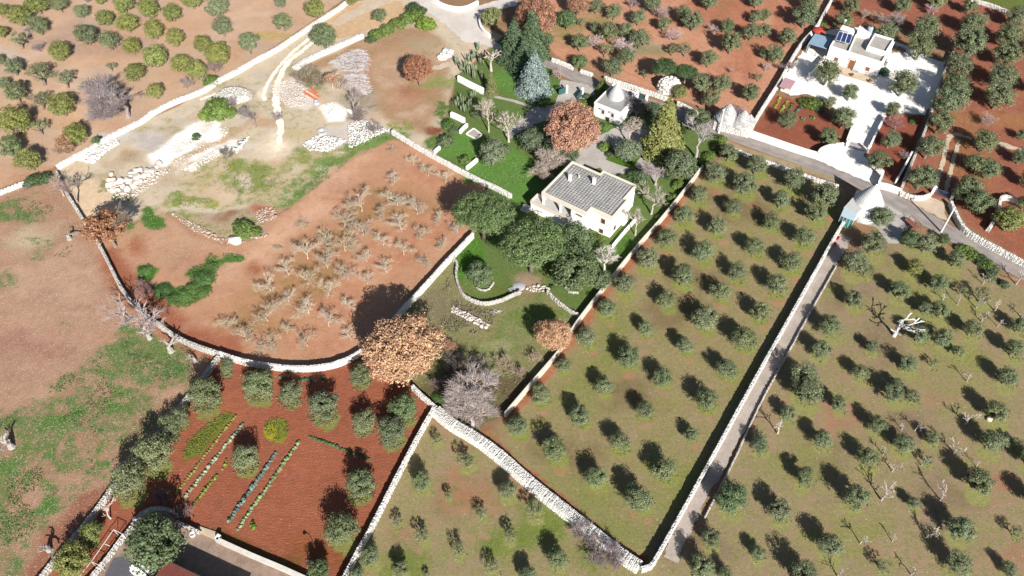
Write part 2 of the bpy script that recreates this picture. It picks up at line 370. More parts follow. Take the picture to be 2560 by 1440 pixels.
# left field
paint([(-500, 660), (0, 470), (140, 430), (165, 480), (210, 552), (240, 597), (298, 710), (325, 748), (372, 792), (430, 832), (545, 882), (490, 965), (400, 1075), (280, 1218), (100, 1440), (40, 1520), (-500, 1520)],
      soil=C(186, 146, 118), veg=(C(158, 148, 102), .28), stones=.3, feather=.3, warp=.2)
paint([(-300, 760), (0, 720), (150, 650), (270, 640), (330, 760), (260, 900), (60, 1010), (-300, 1200)], soil=C(192, 152, 126), veg=(C(166, 146, 118), .14), stones=.3, warp=5, feather=4)
blob(130, 680, 130, 44, soil=C(204, 166, 138), veg=(None, .1), stones=.3, warp=6, feather=5)
blob(100, 590, 60, 30, soil=C(214, 188, 158), veg=(C(150, 150, 92), .4), stones=.5, warp=4, feather=3); blob(40, 880, 80, 30, soil=C(176, 130, 112), veg=(None, .12), warp=5, feather=4)
for u, v, a, b, d in [(60, 520, 80, 28, .7), (140, 620, 40, 26, .6), (390, 860, 80, 34, .85), (300, 900, 90, 30, .75), (200, 960, 90, 40, .7), (100, 1060, 110, 40, .68), (260, 1040, 120, 60, .62), (60, 1200, 90, 60, .6),
                      (160, 1160, 90, 40, .58), (30, 1300, 60, 80, .72), (90, 1380, 40, 60, .6), (420, 930, 60, 30, .7), (460, 890, 40, 26, .7), (0, 700, 20, 20, .7)]:
    blob(u, v, a, b, veg=(C(104, 130, 70), d), warp=8, feather=5)
for u, v, a, b in [(180, 1090, 60, 40), (260, 1000, 60, 30), (90, 1190, 50, 30), (180, 1230, 70, 30), (60, 1120, 30, 40)]: blob(u, v, a, b, soil=C(182, 138, 110), veg=(C(120, 130, 70), .3), stones=.6, warp=6, feather=4)
paint([(110, 1440), (60, 1440), (110, 1330), (200, 1250), (280, 1205), (290, 1218)], soil=C(150, 92, 70), veg=(None, .08), stones=.35, warp=2, feather=1.5)

# walled red orchard
paint([(985, 345), (1080, 395), (1180, 450), (1215, 470), (1182, 590), (1010, 785), (905, 878), (850, 905), (720, 918), (600, 900), (480, 862), (372, 795), (325, 752), (265, 650), (235, 600), (300, 560), (420, 535), (560, 610), (720, 525), (880, 400)],
      soil=C(208, 158, 126), veg=(C(172, 146, 100), .32), stones=.04, furrow=.35, feather=.4, warp=.3)
for u, v in [(905, 500), (993, 490), (860, 545), (950, 545), (1045, 510), (880, 590), (850, 620), (780, 620), (790, 690), (700, 760), (760, 740), (660, 800), (820, 700), (640, 760), (690, 840), (740, 690), (1010, 560), (600, 830)]:
    blob(u, v, 40, 20, soil=C(182, 136, 92), veg=(C(148, 130, 76), .5), warp=5, feather=6, k=.6)
for u, v in [(960, 650), (880, 760), (1050, 580), (1100, 560), (820, 860), (1080, 450)]: blob(u, v, 60, 24, soil=C(202, 144, 112), veg=(None, .1), warp=5, feather=5)
paint([(700, 560), (760, 510), (890, 395), (930, 385), (900, 440), (800, 540), (700, 640), (600, 700), (520, 720), (560, 650), (640, 610)], soil=C(222, 176, 144), veg=(None, .08), stones=.1, warp=3, feather=2.5)
paint([(320, 560), (420, 530), (540, 600), (600, 640), (560, 690), (480, 650), (380, 660), (330, 640), (310, 600)], soil=C(206, 164, 132), veg=(C(150, 140, 80), .3), stones=.2, warp=3, feather=2.5)
paint([(420, 640), (520, 620), (560, 660), (480, 700), (420, 690)], soil=C(196, 150, 120), veg=(None, .2), stones=.1, warp=3, feather=2)
stroke([(278, 640), (310, 700), (345, 745)], 4.5, soil=C(170, 108, 82), veg=(None, .05), warp=1.5, feather=1.5)
stroke([(375, 750), (410, 800), (480, 845), (560, 875)], 6.5, soil=C(176, 112, 84), veg=(None, .05), warp=2, feather=2)
for u, v in [(350, 620), (640, 680)]: blob(u, v, 26, 16, soil=C(176, 108, 78), warp=3, feather=2)
for u, v, a, b in [(360, 675, 26, 16), (405, 722, 30, 14), (470, 740, 40, 26), (510, 690, 40, 30), (530, 660, 20, 24), (580, 645, 30, 10), (450, 760, 34, 14), (330, 560, 10, 12), (385, 540, 14, 20), (400, 560, 20, 12)]: blob(u, v, a, b, veg=(C(80, 124, 48), .85), warp=3, feather=1.5)
# heap bank in the orchard
paint([(420, 535), (470, 560), (570, 600), (620, 600), (640, 585), (690, 540), (650, 510), (560, 560), (470, 530)], soil=C(206, 180, 150), veg=(C(140, 146, 80), .5), stones=.35, warp=2, feather=1.5)
blob(660, 530, 34, 16, soil=C(184, 112, 84), veg=(None, .12), stones=.3, warp=2, feather=1.5); blob(610, 480, 30, 30, soil=C(216, 196, 168), veg=(C(130, 145, 70), .55), stones=.3, warp=3, feather=2)
stroke([(425, 535), (480, 580), (560, 612), (605, 603), (640, 590)], .9, soil=C(190, 140, 110), stones=.4, warp=.8)

# red kitchen garden
paint([(548, 892), (600, 905), (720, 922), (850, 908), (905, 885), (1000, 930), (1086, 1014), (985, 1200), (850, 1450), (820, 1500), (60, 1500), (100, 1440), (280, 1222), (400, 1078), (490, 968)], soil=C(172, 104, 78), veg=(C(130, 100, 56), .1), stones=.01, furrow=.9, feather=.3, warp=.15)
for u, v, a, b in [(760, 1260, 90, 60), (560, 1020, 60, 40), (780, 1150, 60, 30)]: blob(u, v, a, b, soil=C(176, 108, 80), warp=4, feather=5)
blob(800, 1390, 80, 40, soil=C(150, 92, 56), veg=(C(130, 110, 52), .3), warp=4, feather=4); stroke([(545, 1345), (640, 1385), (720, 1420)], 3, soil=C(140, 92, 56), veg=(C(120, 112, 56), .4), warp=1.5)
paint(Z(0, 960, [(1370, 560), (1400, 440), (1540, 310), (1700, 205), (1745, 230), (1600, 400), (1510, 520), (1420, 545)]), soil=C(130, 112, 46), veg=(C(130, 134, 52), .9), warp=.8, feather=.6)
blob(693, 1071, 36, 32, veg=(C(150, 152, 52), .9), warp=1, feather=1.2); blob(680, 1075, 14, 16, veg=(C(196, 176, 50), .9), warp=1)

# bottom middle grove
paint([(1088, 1024), (1130, 1060), (1250, 1140), (1400, 1266), (1605, 1424), (1640, 1408), (1660, 1375), (1800, 1480), (1700, 1560), (820, 1560), (852, 1452), (985, 1204)], soil=C(184, 154, 124), veg=(C(156, 146, 102), .58), stones=.02, feather=.3, warp=.2)
for u, v, a, b in [(1120, 1060, 30, 20), (1200, 1110, 40, 20), (1320, 1230, 40, 20), (1180, 1250, 60, 30), (1000, 1330, 40, 20)]: blob(u, v, a, b, soil=C(178, 128, 92), veg=(C(140, 124, 80), .3), warp=4, feather=4)
for u, v, a, b in [(1250, 1370, 60, 30), (1340, 1330, 40, 30), (1020, 1400, 40, 20), (1480, 1410, 20, 16)]: blob(u, v, a, b, veg=(C(124, 136, 66), .8), warp=4, feather=4)
# walled middle grove
paint([(1760, 418), (1830, 385), (1940, 415), (2050, 450), (2110, 475), (2112, 556), (2000, 760), (1900, 940), (1720, 1270), (1640, 1405), (1600, 1412), (1480, 1325), (1330, 1205), (1190, 1090), (1210, 1060), (1262, 1035), (1395, 880), (1530, 692), (1640, 562)],
      soil=C(184, 156, 126), veg=(C(156, 144, 100), .62), stones=.015, feather=.3, warp=.2)
stroke([(1270, 1040), (1400, 885), (1535, 697), (1645, 570), (1740, 450)], 2.6, soil=C(176, 116, 82), veg=(None, .25), warp=1.2, feather=1)
stroke([(1200, 1085), (1330, 1190), (1480, 1310), (1600, 1400)], 2.0, soil=C(168, 104, 70), veg=(None, .3), warp=1, feather=.8)
blob(1230, 1080, 40, 26, soil=C(168, 116, 84), veg=(None, .35), warp=3, feather=3); blob(1600, 1395, 30, 14, soil=C(150, 92, 62), veg=(None, .2), warp=1)
for u, v, a, b in [(1560, 1330, 90, 40), (1480, 1250, 50, 30), (1700, 1200, 60, 60), (1500, 850, 40, 60), (1470, 960, 40, 40), (1850, 980, 40, 60)]: blob(u, v, a, b, veg=(C(142, 142, 84), .8), warp=6, feather=6, k=.8)
for u, v, a, b in [(1600, 980, 60, 30), (1680, 780, 60, 30), (1760, 700, 60, 20), (1420, 1130, 40, 30), (1860, 520, 50, 30)]: blob(u, v, a, b, soil=C(150, 122, 96), veg=(C(136, 122, 84), .6), warp=5, feather=4)
# right grove
paint([(1765, 1300), (1830, 1165), (1960, 905), (2090, 670), (2200, 615), (2260, 600), (2400, 640), (2560, 720), (2900, 860), (2900, 1560), (1640, 1560), (1650, 1420)], soil=C(182, 152, 126), veg=(C(156, 144, 102), .58), stones=.03, feather=.3, warp=.3)
for u, v, a, b in [(2120, 1020, 50, 30), (2060, 1060, 30, 50), (2340, 970, 30, 16), (2470, 1230, 30, 30), (2540, 1400, 40, 40), (2120, 900, 26, 16), (2500, 1170, 30, 20)]: blob(u, v, a, b, soil=C(178, 118, 86), veg=(None, .35), warp=4, feather=4, k=.7)
for u, v, a, b in [(2150, 640, 60, 30), (2130, 720, 60, 50), (2200, 840, 60, 30), (2300, 1080, 60, 40), (2040, 1130, 40, 20), (2350, 1260, 60, 40), (1720, 1360, 50, 30)]: blob(u, v, a, b, soil=C(154, 128, 106), veg=(C(140, 126, 92), .5), warp=5, feather=4)
for u, v, a, b in [(2420, 900, 50, 30), (2120, 1330, 60, 30), (1990, 1150, 40, 30), (2350, 760, 60, 30), (2300, 700, 40, 20)]: blob(u, v, a, b, veg=(C(148, 146, 88), .75), warp=6, feather=6, k=.8)

# scrub hollow between orchard and villa lawn
paint([(1182, 590), (1140, 645), (1150, 712), (1185, 748), (1240, 752), (1300, 730), (1370, 728), (1450, 790), (1395, 880), (1262, 1035), (1210, 1060), (1190, 1090), (1130, 1056), (1086, 1012), (1000, 930), (905, 880), (1010, 785)], soil=C(140, 122, 94), veg=(C(142, 138, 92), .7), stones=.12, feather=.4, warp=.4)
paint([(1060, 990), (1100, 930), (1200, 930), (1300, 930), (1330, 960), (1262, 1035), (1200, 1070), (1130, 1050)], soil=C(118, 96, 78), veg=(C(110, 104, 66), .5), stones=.15, warp=3, feather=2)
paint([(1260, 770), (1340, 740), (1420, 800), (1390, 840), (1300, 870), (1240, 840)], soil=C(130, 130, 80), veg=(C(116, 132, 66), .85), warp=3, feather=2)
blob(1240, 860, 30, 16, veg=(C(156, 154, 106), .7), stones=.3, warp=2); blob(1110, 770, 60, 40, soil=C(140, 126, 100), veg=(C(140, 132, 96), .5), warp=4, feather=3)
# villa garden
paint([(1190, 445), (1130, 410), (1085, 388), (1110, 330), (1130, 250), (1140, 190), (1200, 150), (1260, 90), (1300, 90), (1390, 150), (1400, 200), (1500, 230), (1690, 290), (1815, 345), (1810, 372), (1757, 415), (1640, 562), (1450, 788), (1370, 728), (1300, 730), (1185, 748), (1140, 690), (1140, 645), (1182, 588), (1215, 470)],
      soil=C(146, 128, 94), veg=(C(108, 128, 70), .74), feather=.4, warp=.3)
for u, v, a, b in [(1240, 420, 90, 50), (1160, 370, 60, 26), (1290, 470, 50, 40), (1330, 225, 60, 18), (1260, 205, 40, 20)]: blob(u, v, a, b, veg=(C(102, 144, 64), 1.0), warp=1.5, feather=2)
paint([(1145, 640), (1180, 590), (1200, 600), (1215, 730), (1180, 742), (1150, 700)], veg=(C(84, 132, 44), 1.0), warp=.5, feather=.8)
blob(1230, 720, 60, 20, soil=C(140, 126, 90), veg=(C(110, 124, 66), .8), warp=2, feather=2); blob(1310, 700, 40, 24, soil=C(176, 150, 124), veg=(None, .25), stones=.1, warp=2, feather=2)
blob(1560, 620, 26, 30, veg=(C(88, 124, 50), .9), warp=1); blob(1150, 250, 20, 50, soil=C(130, 116, 84), veg=(C(96, 118, 60), .6), warp=3)
blob(1560, 400, 40, 16, veg=(C(88, 124, 44), .95), warp=1)
# upper middle grove
paint([(1300, -200), (1320, 60), (1390, 140), (1520, 190), (1690, 248), (1830, 290), (1885, 310), (1950, 200), (2000, 110), (2060, 30), (2090, -30), (2200, -260), (1500, -300)], soil=C(212, 154, 122), veg=(C(184, 150, 108), .22), stones=.2, feather=.5, warp=.5)
for u, v, a, b in [(1400, 80, 60, 30), (1480, 60, 60, 26), (1620, 130, 50, 16), (1460, 160, 50, 14)]: blob(u, v, a, b, soil=C(190, 150, 112), veg=(C(150, 142, 84), .5), warp=4, feather=4)
for u, v, a, b in [(1800, 30, 120, 40), (1900, 90, 70, 50), (1850, 180, 60, 40), (1960, 30, 60, 30)]: blob(u, v, a, b, soil=C(192, 124, 96), veg=(None, .12), warp=5, feather=5)
stroke([(1820, 0), (1780, 70)], 6, veg=(C(120, 130, 70), .4), warp=2, feather=2); stroke([(1600, 130), (1640, 118)], 4, soil=C(170, 150, 128), warp=1.5)
stroke([(1540, 200), (1690, 262), (1760, 292)], 1.6, veg=(C(130, 128, 76), .7), warp=.8)
# red plots round the upper right house
paint([(2090, -30), (2060, 30), (2040, 70), (2180, 60), (2330, 80), (2390, 110), (2340, 250), (2330, 280), (2257, 465), (2300, 492), (2380, 500), (2420, 565), (2560, 650), (2900, 800), (2900, -300), (2200, -300)], soil=C(168, 106, 84), veg=(C(138, 116, 72), .16), stones=.06, furrow=.3, feather=.4, warp=.4)
paint([(1940, 238), (1990, 250), (2060, 280), (2128, 310), (2112, 362), (2050, 388), (1880, 325)], soil=C(162, 98, 76), veg=(None, .06), furrow=.5, feather=.3, warp=.2)
paint([(2215, 288), (2310, 290), (2255, 462), (2200, 440), (2170, 385)], soil=C(156, 90, 72), veg=(None, .06), furrow=.4, feather=.3, warp=.2)
for u, v, a, b in [(2410, 330, 50, 60), (2450, 420, 40, 40), (2490, 290, 60, 20), (2380, 420, 20, 60)]: blob(u, v, a, b, soil=C(172, 118, 82), veg=(C(140, 134, 72), .35), warp=4, feather=3)
paint([(2410, -60), (2440, 0), (2530, 26), (2700, 60), (2700, -100)], soil=C(130, 126, 80), veg=(C(110, 124, 60), .8), warp=1)
paint([(2380, 500), (2420, 560), (2560, 640), (2600, 620), (2600, 560), (2420, 480)], soil=C(168, 106, 82), veg=(None, .1), warp=1)
# roadside verges
stroke([(1860, 342), (1800, 322), (1740, 296)], 1.2, veg=(C(140, 136, 80), .8), warp=.5); stroke([(2250, 488), (2300, 500)], 1.2, veg=(C(140, 138, 86), .7), warp=.5); stroke([(2380, 515), (2400, 565), (2440, 595)], 1.4, veg=(C(130, 132, 76), .7), warp=.5)
stroke([(1815, 355), (1900, 388), (2000, 420), (2090, 452)], 1.5, soil=C(190, 170, 140), veg=(DRY, .5), warp=.6)

# mottling: small natural patches of paler, browner or greener ground
def mottle(poly, n, r0, r1, pal, k=.6):
    xs = [p[0] for p in poly]; ys = [p[1] for p in poly]; c = 0
    while c < n:
        u, v = random.uniform(min(xs), max(xs)), random.uniform(min(ys), max(ys))
        if not inside(np.array([u]), np.array([v]), poly)[0]: continue
        c += 1; s, vg, st = random.choice(pal); r = random.uniform(r0, r1)
        blob(u, v, r*random.uniform(1, 2.2), r*random.uniform(.5, .9), soil=s, veg=vg, stones=st, warp=2.5, feather=1.6, k=k*random.uniform(.5, 1))
PALE, DUST, BRN = C(240, 228, 212), C(230, 206, 176), C(192, 160, 124)
mottle([(200, 430), (400, 300), (520, 245), (660, 170), (720, 200), (700, 330), (600, 400), (440, 440), (330, 470)], 130, 5, 14, [(PALE, (None, .1), .4), (DUST, (None, .2), .3), (BRN, (None, .3), .25), (C(206, 196, 186), (None, .2), .4), (None, (C(150, 150, 92), .7), None)])
mottle([(430, 470), (600, 390), (900, 370), (720, 520), (620, 530), (450, 540)], 90, 5, 14, [(DUST, (None, .2), .2), (C(214, 184, 150), (None, .25), .2), (None, (C(128, 150, 70), .85), None), (None, (C(156, 158, 88), .75), None), (PALE, (None, .2), .45)])
mottle([(720, 210), (900, 110), (1110, 120), (1110, 300), (1000, 320), (860, 300)], 60, 6, 16, [(C(210, 172, 142), (None, .15), .1), (C(186, 142, 112), (None, .2), .1), (None, (C(146, 150, 92), .6), None), (DUST, (None, .2), .3)], .5)
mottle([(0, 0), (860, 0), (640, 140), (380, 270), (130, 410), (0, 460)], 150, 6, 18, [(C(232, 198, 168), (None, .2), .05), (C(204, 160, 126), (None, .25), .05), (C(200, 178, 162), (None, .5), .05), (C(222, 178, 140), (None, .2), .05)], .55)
mottle([(0, 480), (130, 440), (300, 720), (540, 880), (100, 1430), (0, 1430)], 150, 6, 20, [(C(206, 168, 140), (None, .1), .3), (C(172, 128, 102), (None, .15), .4), (None, (C(104, 132, 66), .7), None), (C(190, 150, 122), (None, .2), .5)], .5)
mottle([(330, 570), (560, 610), (900, 420), (1150, 460), (1170, 580), (900, 860), (560, 860), (330, 730)], 110, 6, 18, [(C(222, 176, 146), (None, .1), .05), (C(190, 130, 98), (None, .1), .03), (None, (C(166, 142, 86), .5), None), (C(210, 160, 126), (None, .1), .03)], .5)
mottle([(1310, 20), (1560, 20), (2040, 20), (1880, 300), (1500, 180), (1390, 130)], 90, 5, 16, [(C(222, 170, 138), (None, .15), .25), (C(190, 128, 100), (None, .15), .2), (C(198, 160, 122), (C(160, 150, 98), .5), .1)], .5)
mottle([(1300, 1040), (1640, 570), (1760, 420), (2100, 480), (1640, 1390)], 110, 6, 18, [(C(178, 150, 122), (None, .4), .02), (None, (C(152, 148, 88), .85), None), (C(170, 132, 102), (None, .4), .02), (C(164, 146, 126), (None, .5), .02)], .5)
mottle([(1700, 1430), (2100, 680), (2560, 740), (2560, 1440)], 150, 6, 20, [(C(178, 150, 126), (None, .35), .03), (None, (C(154, 150, 90), .85), None), (C(176, 132, 102), (None, .3), .03), (C(166, 148, 132), (None, .4), .03)], .5)
mottle([(890, 1430), (1090, 1030), (1590, 1420)], 50, 6, 18, [(C(180, 150, 122), (None, .35), .02), (None, (C(150, 148, 88), .85), None), (C(182, 138, 106), (None, .3), .02), (C(164, 148, 132), (None, .4), .02)], .5)
mottle([(1060, 990), (1150, 700), (1300, 740), (1430, 800), (1260, 1030)], 50, 5, 14, [(C(156, 138, 112), (None, .3), .2), (None, (C(122, 134, 76), .8), None), (None, (C(160, 150, 112), .8), None)], .6)
mottle([(2040, 20), (2560, 20), (2560, 640), (2260, 480), (2400, 100)], 80, 5, 16, [(C(178, 114, 90), (None, .1), .05), (C(156, 92, 72), (None, .1), .03), (C(176, 128, 98), (C(150, 140, 84), .4), .03)], .5)
paint([(500, 885), (400, 850), (320, 870), (200, 940), (60, 1035), (-60, 1110), (-100, 1440), (40, 1440), (150, 1330), (300, 1170), (470, 960)], veg=(C(104, 128, 70), .62), warp=7, feather=5, k=.55)
mottle([(480, 900), (200, 950), (0, 1110), (0, 1400), (60, 1400), (280, 1180)], 90, 5, 15, [(C(192, 150, 120), (None, .2), .5), (C(176, 134, 106), (None, .25), .4), (None, (C(88, 128, 54), .95), None)], .6)
paint([(110, 1440), (60, 1440), (110, 1330), (200, 1250), (280, 1205), (290, 1218)], soil=C(164, 112, 88), veg=(None, .1), stones=.3, warp=2, feather=1.5)
blob(655, 240, 12, 12, soil=(.66, .56, .42), veg=(None, 0), stones=.02, warp=1, feather=1.5)
# ---------------------------------------------------------------- tree survey: crown centres (photo x, y), crown radius in photo pixels, kind
TAN = Z(0, 0, [(10, 65, 50, 'G'), (130, 105, 95, 'G'), (270, 15, 95, 'G'), (440, 25, 65, 'O'), (605, 75, 62, 'O'), (755, -5, 42, 'G'), (920, 18, 88, 'G'), (1105, 50, 86, 'G'), (1290, 90, 75, 'G'), (1435, -8, 78, 'G'),
    (1625, 40, 92, 'O'), (285, 185, 75, 'O'), (10, 235, 55, 'G'), (140, 295, 72, 'S'), (640, 250, 88, 'O'), (785, 130, 66, 'G'), (950, 165, 85, 'G'), (1155, 218, 82, 'G'), (1312, 275, 76, 'G'), (1665, 190, 80, 'O'),
    (1860, 310, 90, 'O'), (440, 380, 86, 'G'), (810, 295, 86, 'O'), (985, 345, 72, 'G'), (1155, 415, 96, 'G'), (1520, 325, 80, 'G'), (1630, 405, 102, 'G'), (1360, 465, 82, 'G'), (1465, 520, 86, 'G'), (-5, 440, 42, 'O'),
    (95, 495, 74, 'O'), (295, 545, 95, 'S'), (480, 585, 78, 'S'), (830, 495, 42, 'S'), (1012, 535, 82, 'G'), (20, 620, 52, 'O'), (105, 682, 92, 'O'), (640, 645, 52, 'S'), (825, 690, 85, 'O'), (1165, 680, 72, 'G'),
    (295, 750, 75, 'S'), (455, 778, 105, 'G'), (100, 900, 122, 'G'), (290, 945, 68, 'S'), (565, 1010, 94, 'G'), (75, 1095, 102, 'O'), (210, 1195, 105, 'G'), (720, 1055, 42, 'D')]) + \
    Z(640, 0, [(180, 5, 52, 'O'), (440, 55, 82, 'G'), (200, 155, 76, 'O'), (720, -10, 50, 'G')])
UPM = Z(1280, 0, [(415, 140, 88, 'D'), (520, 165, 36, 'S'), (635, 45, 62, 'O'), (770, 85, 66, 'O'), (950, 130, 62, 'O'), (1055, 15, 78, 'O'), (1140, 175, 62, 'O'), (1285, 95, 68, 'O'), (1360, 150, 82, 'O'), (1480, 5, 72, 'O'),
    (1840, 0, 62, 'O'), (1830, 130, 50, 'O'), (1900, 110, 50, 'O'), (1800, 235, 72, 'O'), (1890, 225, 60, 'O'), (1620, 190, 62, 'O'), (1650, 310, 96, 'O'), (1890, 400, 42, 'O'), (510, 310, 76, 'O'), (625, 200, 48, 'O'),
    (725, 235, 82, 'O'), (855, 225, 66, 'O'), (960, 285, 82, 'O'), (700, 365, 62, 'S'), (860, 415, 78, 'O'), (755, 495, 86, 'O'), (510, 460, 62, 'D'), (265, 290, 52, 'D'), (1300, 365, 62, 'S'), (1205, 370, 50, 'S'),
    (1480, 430, 78, 'O'), (1420, 620, 90, 'O'), (1262, 680, 62, 'G'), (1580, 625, 82, 'O'), (1490, 740, 72, 'O'), (1790, 690, 76, 'O'), (1000, 552, 40, 'S'), (1850, 580, 36, 'S')]) + \
    Z(1920, 0, [(-20, 230, 60, 'O'), (310, 15, 82, 'O'), (285, 110, 96, 'O'), (150, 270, 82, 'O'), (60, 400, 74, 'O'), (0, 120, 40, 'O')])
UPR = Z(1920, 0, [(630, 40, 66, 'O'), (570, 150, 84, 'O'), (1010, 30, 72, 'O'), (1280, -5, 82, 'O'), (1520, 45, 62, 'O'), (1535, 170, 92, 'O'), (1870, 120, 84, 'O'), (890, 235, 88, 'O'), (1190, 200, 106, 'O'), (1150, 340, 112, 'O'),
    (1520, 310, 130, 'O'), (1820, 250, 112, 'O'), (1800, 400, 108, 'O'), (1440, 470, 100, 'O'), (1770, 560, 112, 'O'), (1410, 610, 112, 'O'), (1375, 745, 132, 'O'), (1740, 710, 114, 'O'), (1300, 905, 106, 'O'),
    (1215, 1100, 100, 'O'), (1160, 1325, 112, 'O'), (1640, 1050, 102, 'O'), (1900, 1175, 66, 'O'), (1560, 1220, 84, 'O'), (1660, 1260, 90, 'O'), (1510, 1400, 100, 'O'), (1910, 1010, 46, 'O'), (2050, 330, 110, 'O'), (2040, 620, 110, 'O'), (1960, 1340, 80, 'O')]) + \
    Z(1920, 480, [(1590, 60, 112, 'O'), (1440, 10, 66, 'O'), (1820, 200, 118, 'G'), (1930, 80, 60, 'O')])
YARD = Z(1920, 0, [(450, 530, 112, 'O'), (620, 690, 72, 'O'), (1020, 620, 106, 'O'), (940, 818, 66, 'O'), (470, 760, 52, 'O'), (575, 880, 92, 'O'), (150, 885, 82, 'O'), (460, 1020, 84, 'O'), (925, 1040, 80, 'O'), (830, 1200, 96, 'O')])
MIDROWS = [[(1823, 380, 26), (1787, 430, 30), (1747, 485, 27), (1710, 535, 27), (1668, 593, 28), (1618, 645, 30), (1563, 707, 31), (1517, 770, 27), (1465, 840, 28), (1410, 913, 22), (1350, 985, 28), (1292, 1063, 29)],
    [(1893, 410, 30), (1863, 458, 32), (1833, 515, 24), (1793, 563, 28), (1757, 630, 29), (1707, 687, 34), (1665, 747, 26), (1613, 820, 22), (1570, 890, 31), (1510, 965, 26), (1447, 1037, 29), (1387, 1123, 33)],
    [(1985, 447, 30), (1953, 497, 27), (1930, 555, 24), (1887, 615, 27), (1843, 680, 26), (1803, 728, 27), (1763, 793, 34), (1713, 863, 26), (1657, 942, 27), (1610, 1023, 26), (1550, 1103, 28), (1490, 1190, 31)],
    [(2065, 485, 36), (2043, 530, 28), (2013, 590, 29), (1980, 653, 30), (1943, 710, 30), (1900, 777, 28), (1862, 845, 34), (1817, 920, 29), (1767, 997, 32), (1727, 1085, 20), (1663, 1173, 34), (1597, 1247, 39)]]
BOT = Z(640, 960, [(1355, 420, 48, 'S'), (1580, 570, 72, 'S'), (1235, 720, 84, 'O'), (1440, 830, 44, 'S'), (1690, 970, 54, 'S'), (1880, 790, 76, 'O'), (1060, 1030, 50, 'S'), (1250, 1130, 64, 'S'), (1520, 1240, 64, 'S'), (1900, 1120, 62, 'S'),
    (850, 1280, 86, 'O'), (1080, 1390, 72, 'O'), (1770, 1370, 62, 'S'), (1280, 1430, 34, 'S'), (750, 1440, 70, 'O')]) + Z(1280, 960, [(165, 930, 76, 'S'), (335, 1310, 88, 'O'), (110, 1430, 72, 'O')])
RGT = Z(1920, 480, [(860, 180, 92, 'O'), (790, 375, 104, 'O'), (655, 520, 104, 'O'), (740, 580, 60, 'O'), (1080, 350, 80, 'D'), (1200, 385, 86, 'O'), (1320, 350, 48, 'D'), (1415, 500, 76, 'O'), (1100, 560, 70, 'G'), (990, 730, 78, 'O'), (1290, 680, 78, 'O'),
    (640, 800, 76, 'O'), (470, 1000, 92, 'O'), (1185, 870, 62, 'O'), (1300, 880, 74, 'O'), (400, 1180, 82, 'O'), (1140, 1060, 84, 'O'), (1310, 1090, 82, 'O'), (1540, 1020, 82, 'O'), (780, 1160, 56, 'O'), (1430, 1190, 50, 'O'), (700, 1350, 72, 'O'),
    (1060, 1290, 72, 'O'), (1240, 1280, 42, 'S'), (1850, 1170, 78, 'O'), (1890, 1000, 70, 'O'), (1800, 1385, 84, 'O'), (280, 1390, 118, 'O'), (965, 1430, 52, 'O'), (1610, 770, 70, 'S'), (1460, 740, 44, 'S')]) + \
    Z(1920, 960, [(300, 45, 126, 'O'), (530, 140, 72, 'O'), (950, 55, 88, 'O'), (1090, 90, 60, 'O'), (150, 220, 66, 'O'), (410, 415, 82, 'O'), (820, 300, 78, 'O'), (1020, 440, 82, 'O'), (1230, 400, 60, 'O'), (1720, 200, 96, 'O'), (1680, 425, 96, 'O'),
    (750, 550, 86, 'O'), (1200, 570, 48, 'S'), (270, 690, 86, 'O'), (660, 845, 110, 'O'), (1590, 720, 110, 'O'), (1095, 890, 56, 'O'), (90, 950, 92, 'O'), (1450, 1080, 112, 'O'), (460, 1200, 100, 'O'), (1440, 1350, 104, 'O'), (1860, 1110, 56, 'S'),
    (1810, 1385, 62, 'O'), (280, 1430, 112, 'O'), (1880, 450, 62, 'S'), (-60, 390, 50, 'S'), (870, 1370, 60, 'S'), (1990, 560, 90, 'O'), (2010, 850, 90, 'O')]) + \
    Z(1280, 960, [(1645, 850, 128, 'D'), (1490, 1150, 80, 'O'), (1430, 1370, 108, 'O'), (1855, 450, 72, 'O'), (1840, 1265, 62, 'O'), (1600, 1430, 60, 'O')])
GAR = [(807, 1013, 42, 'O'), (910, 1050, 32, 'O'), (1007, 1017, 37, 'D'), (980, 1073, 39, 'O'), (725, 980, 32, 'O'), (645, 957, 42, 'O'), (900, 1207, 40, 'O'), (852, 1323, 47, 'O'), (900, 935, 30, 'O'), (510, 978, 47, 'O'), (447, 1040, 28, 'O'), (424, 1068, 30, 'O'),
       (382, 1127, 52, 'O'), (320, 1194, 50, 'O'), (613, 1140, 37, 'O'), (225, 1330, 31, 'G'), (180, 1403, 46, 'G'), (383, 1357, 74, 'D'), (567, 917, 18, 'O'), (795, 1425, 32, 'D')]
KCOL = {'G': (.185, .20, .06), 'O': (.148, .172, .086), 'S': (.158, .178, .088), 'D': (.10, .14, .06), 'P': (.16, .18, .11)}
KNAME = {'G': 'yellow-green', 'O': 'grey-green', 'S': 'thin sparse', 'D': 'dark green', 'P': 'pale'}
TREES = []      # dict(u, v, R, base, kind, label, group)
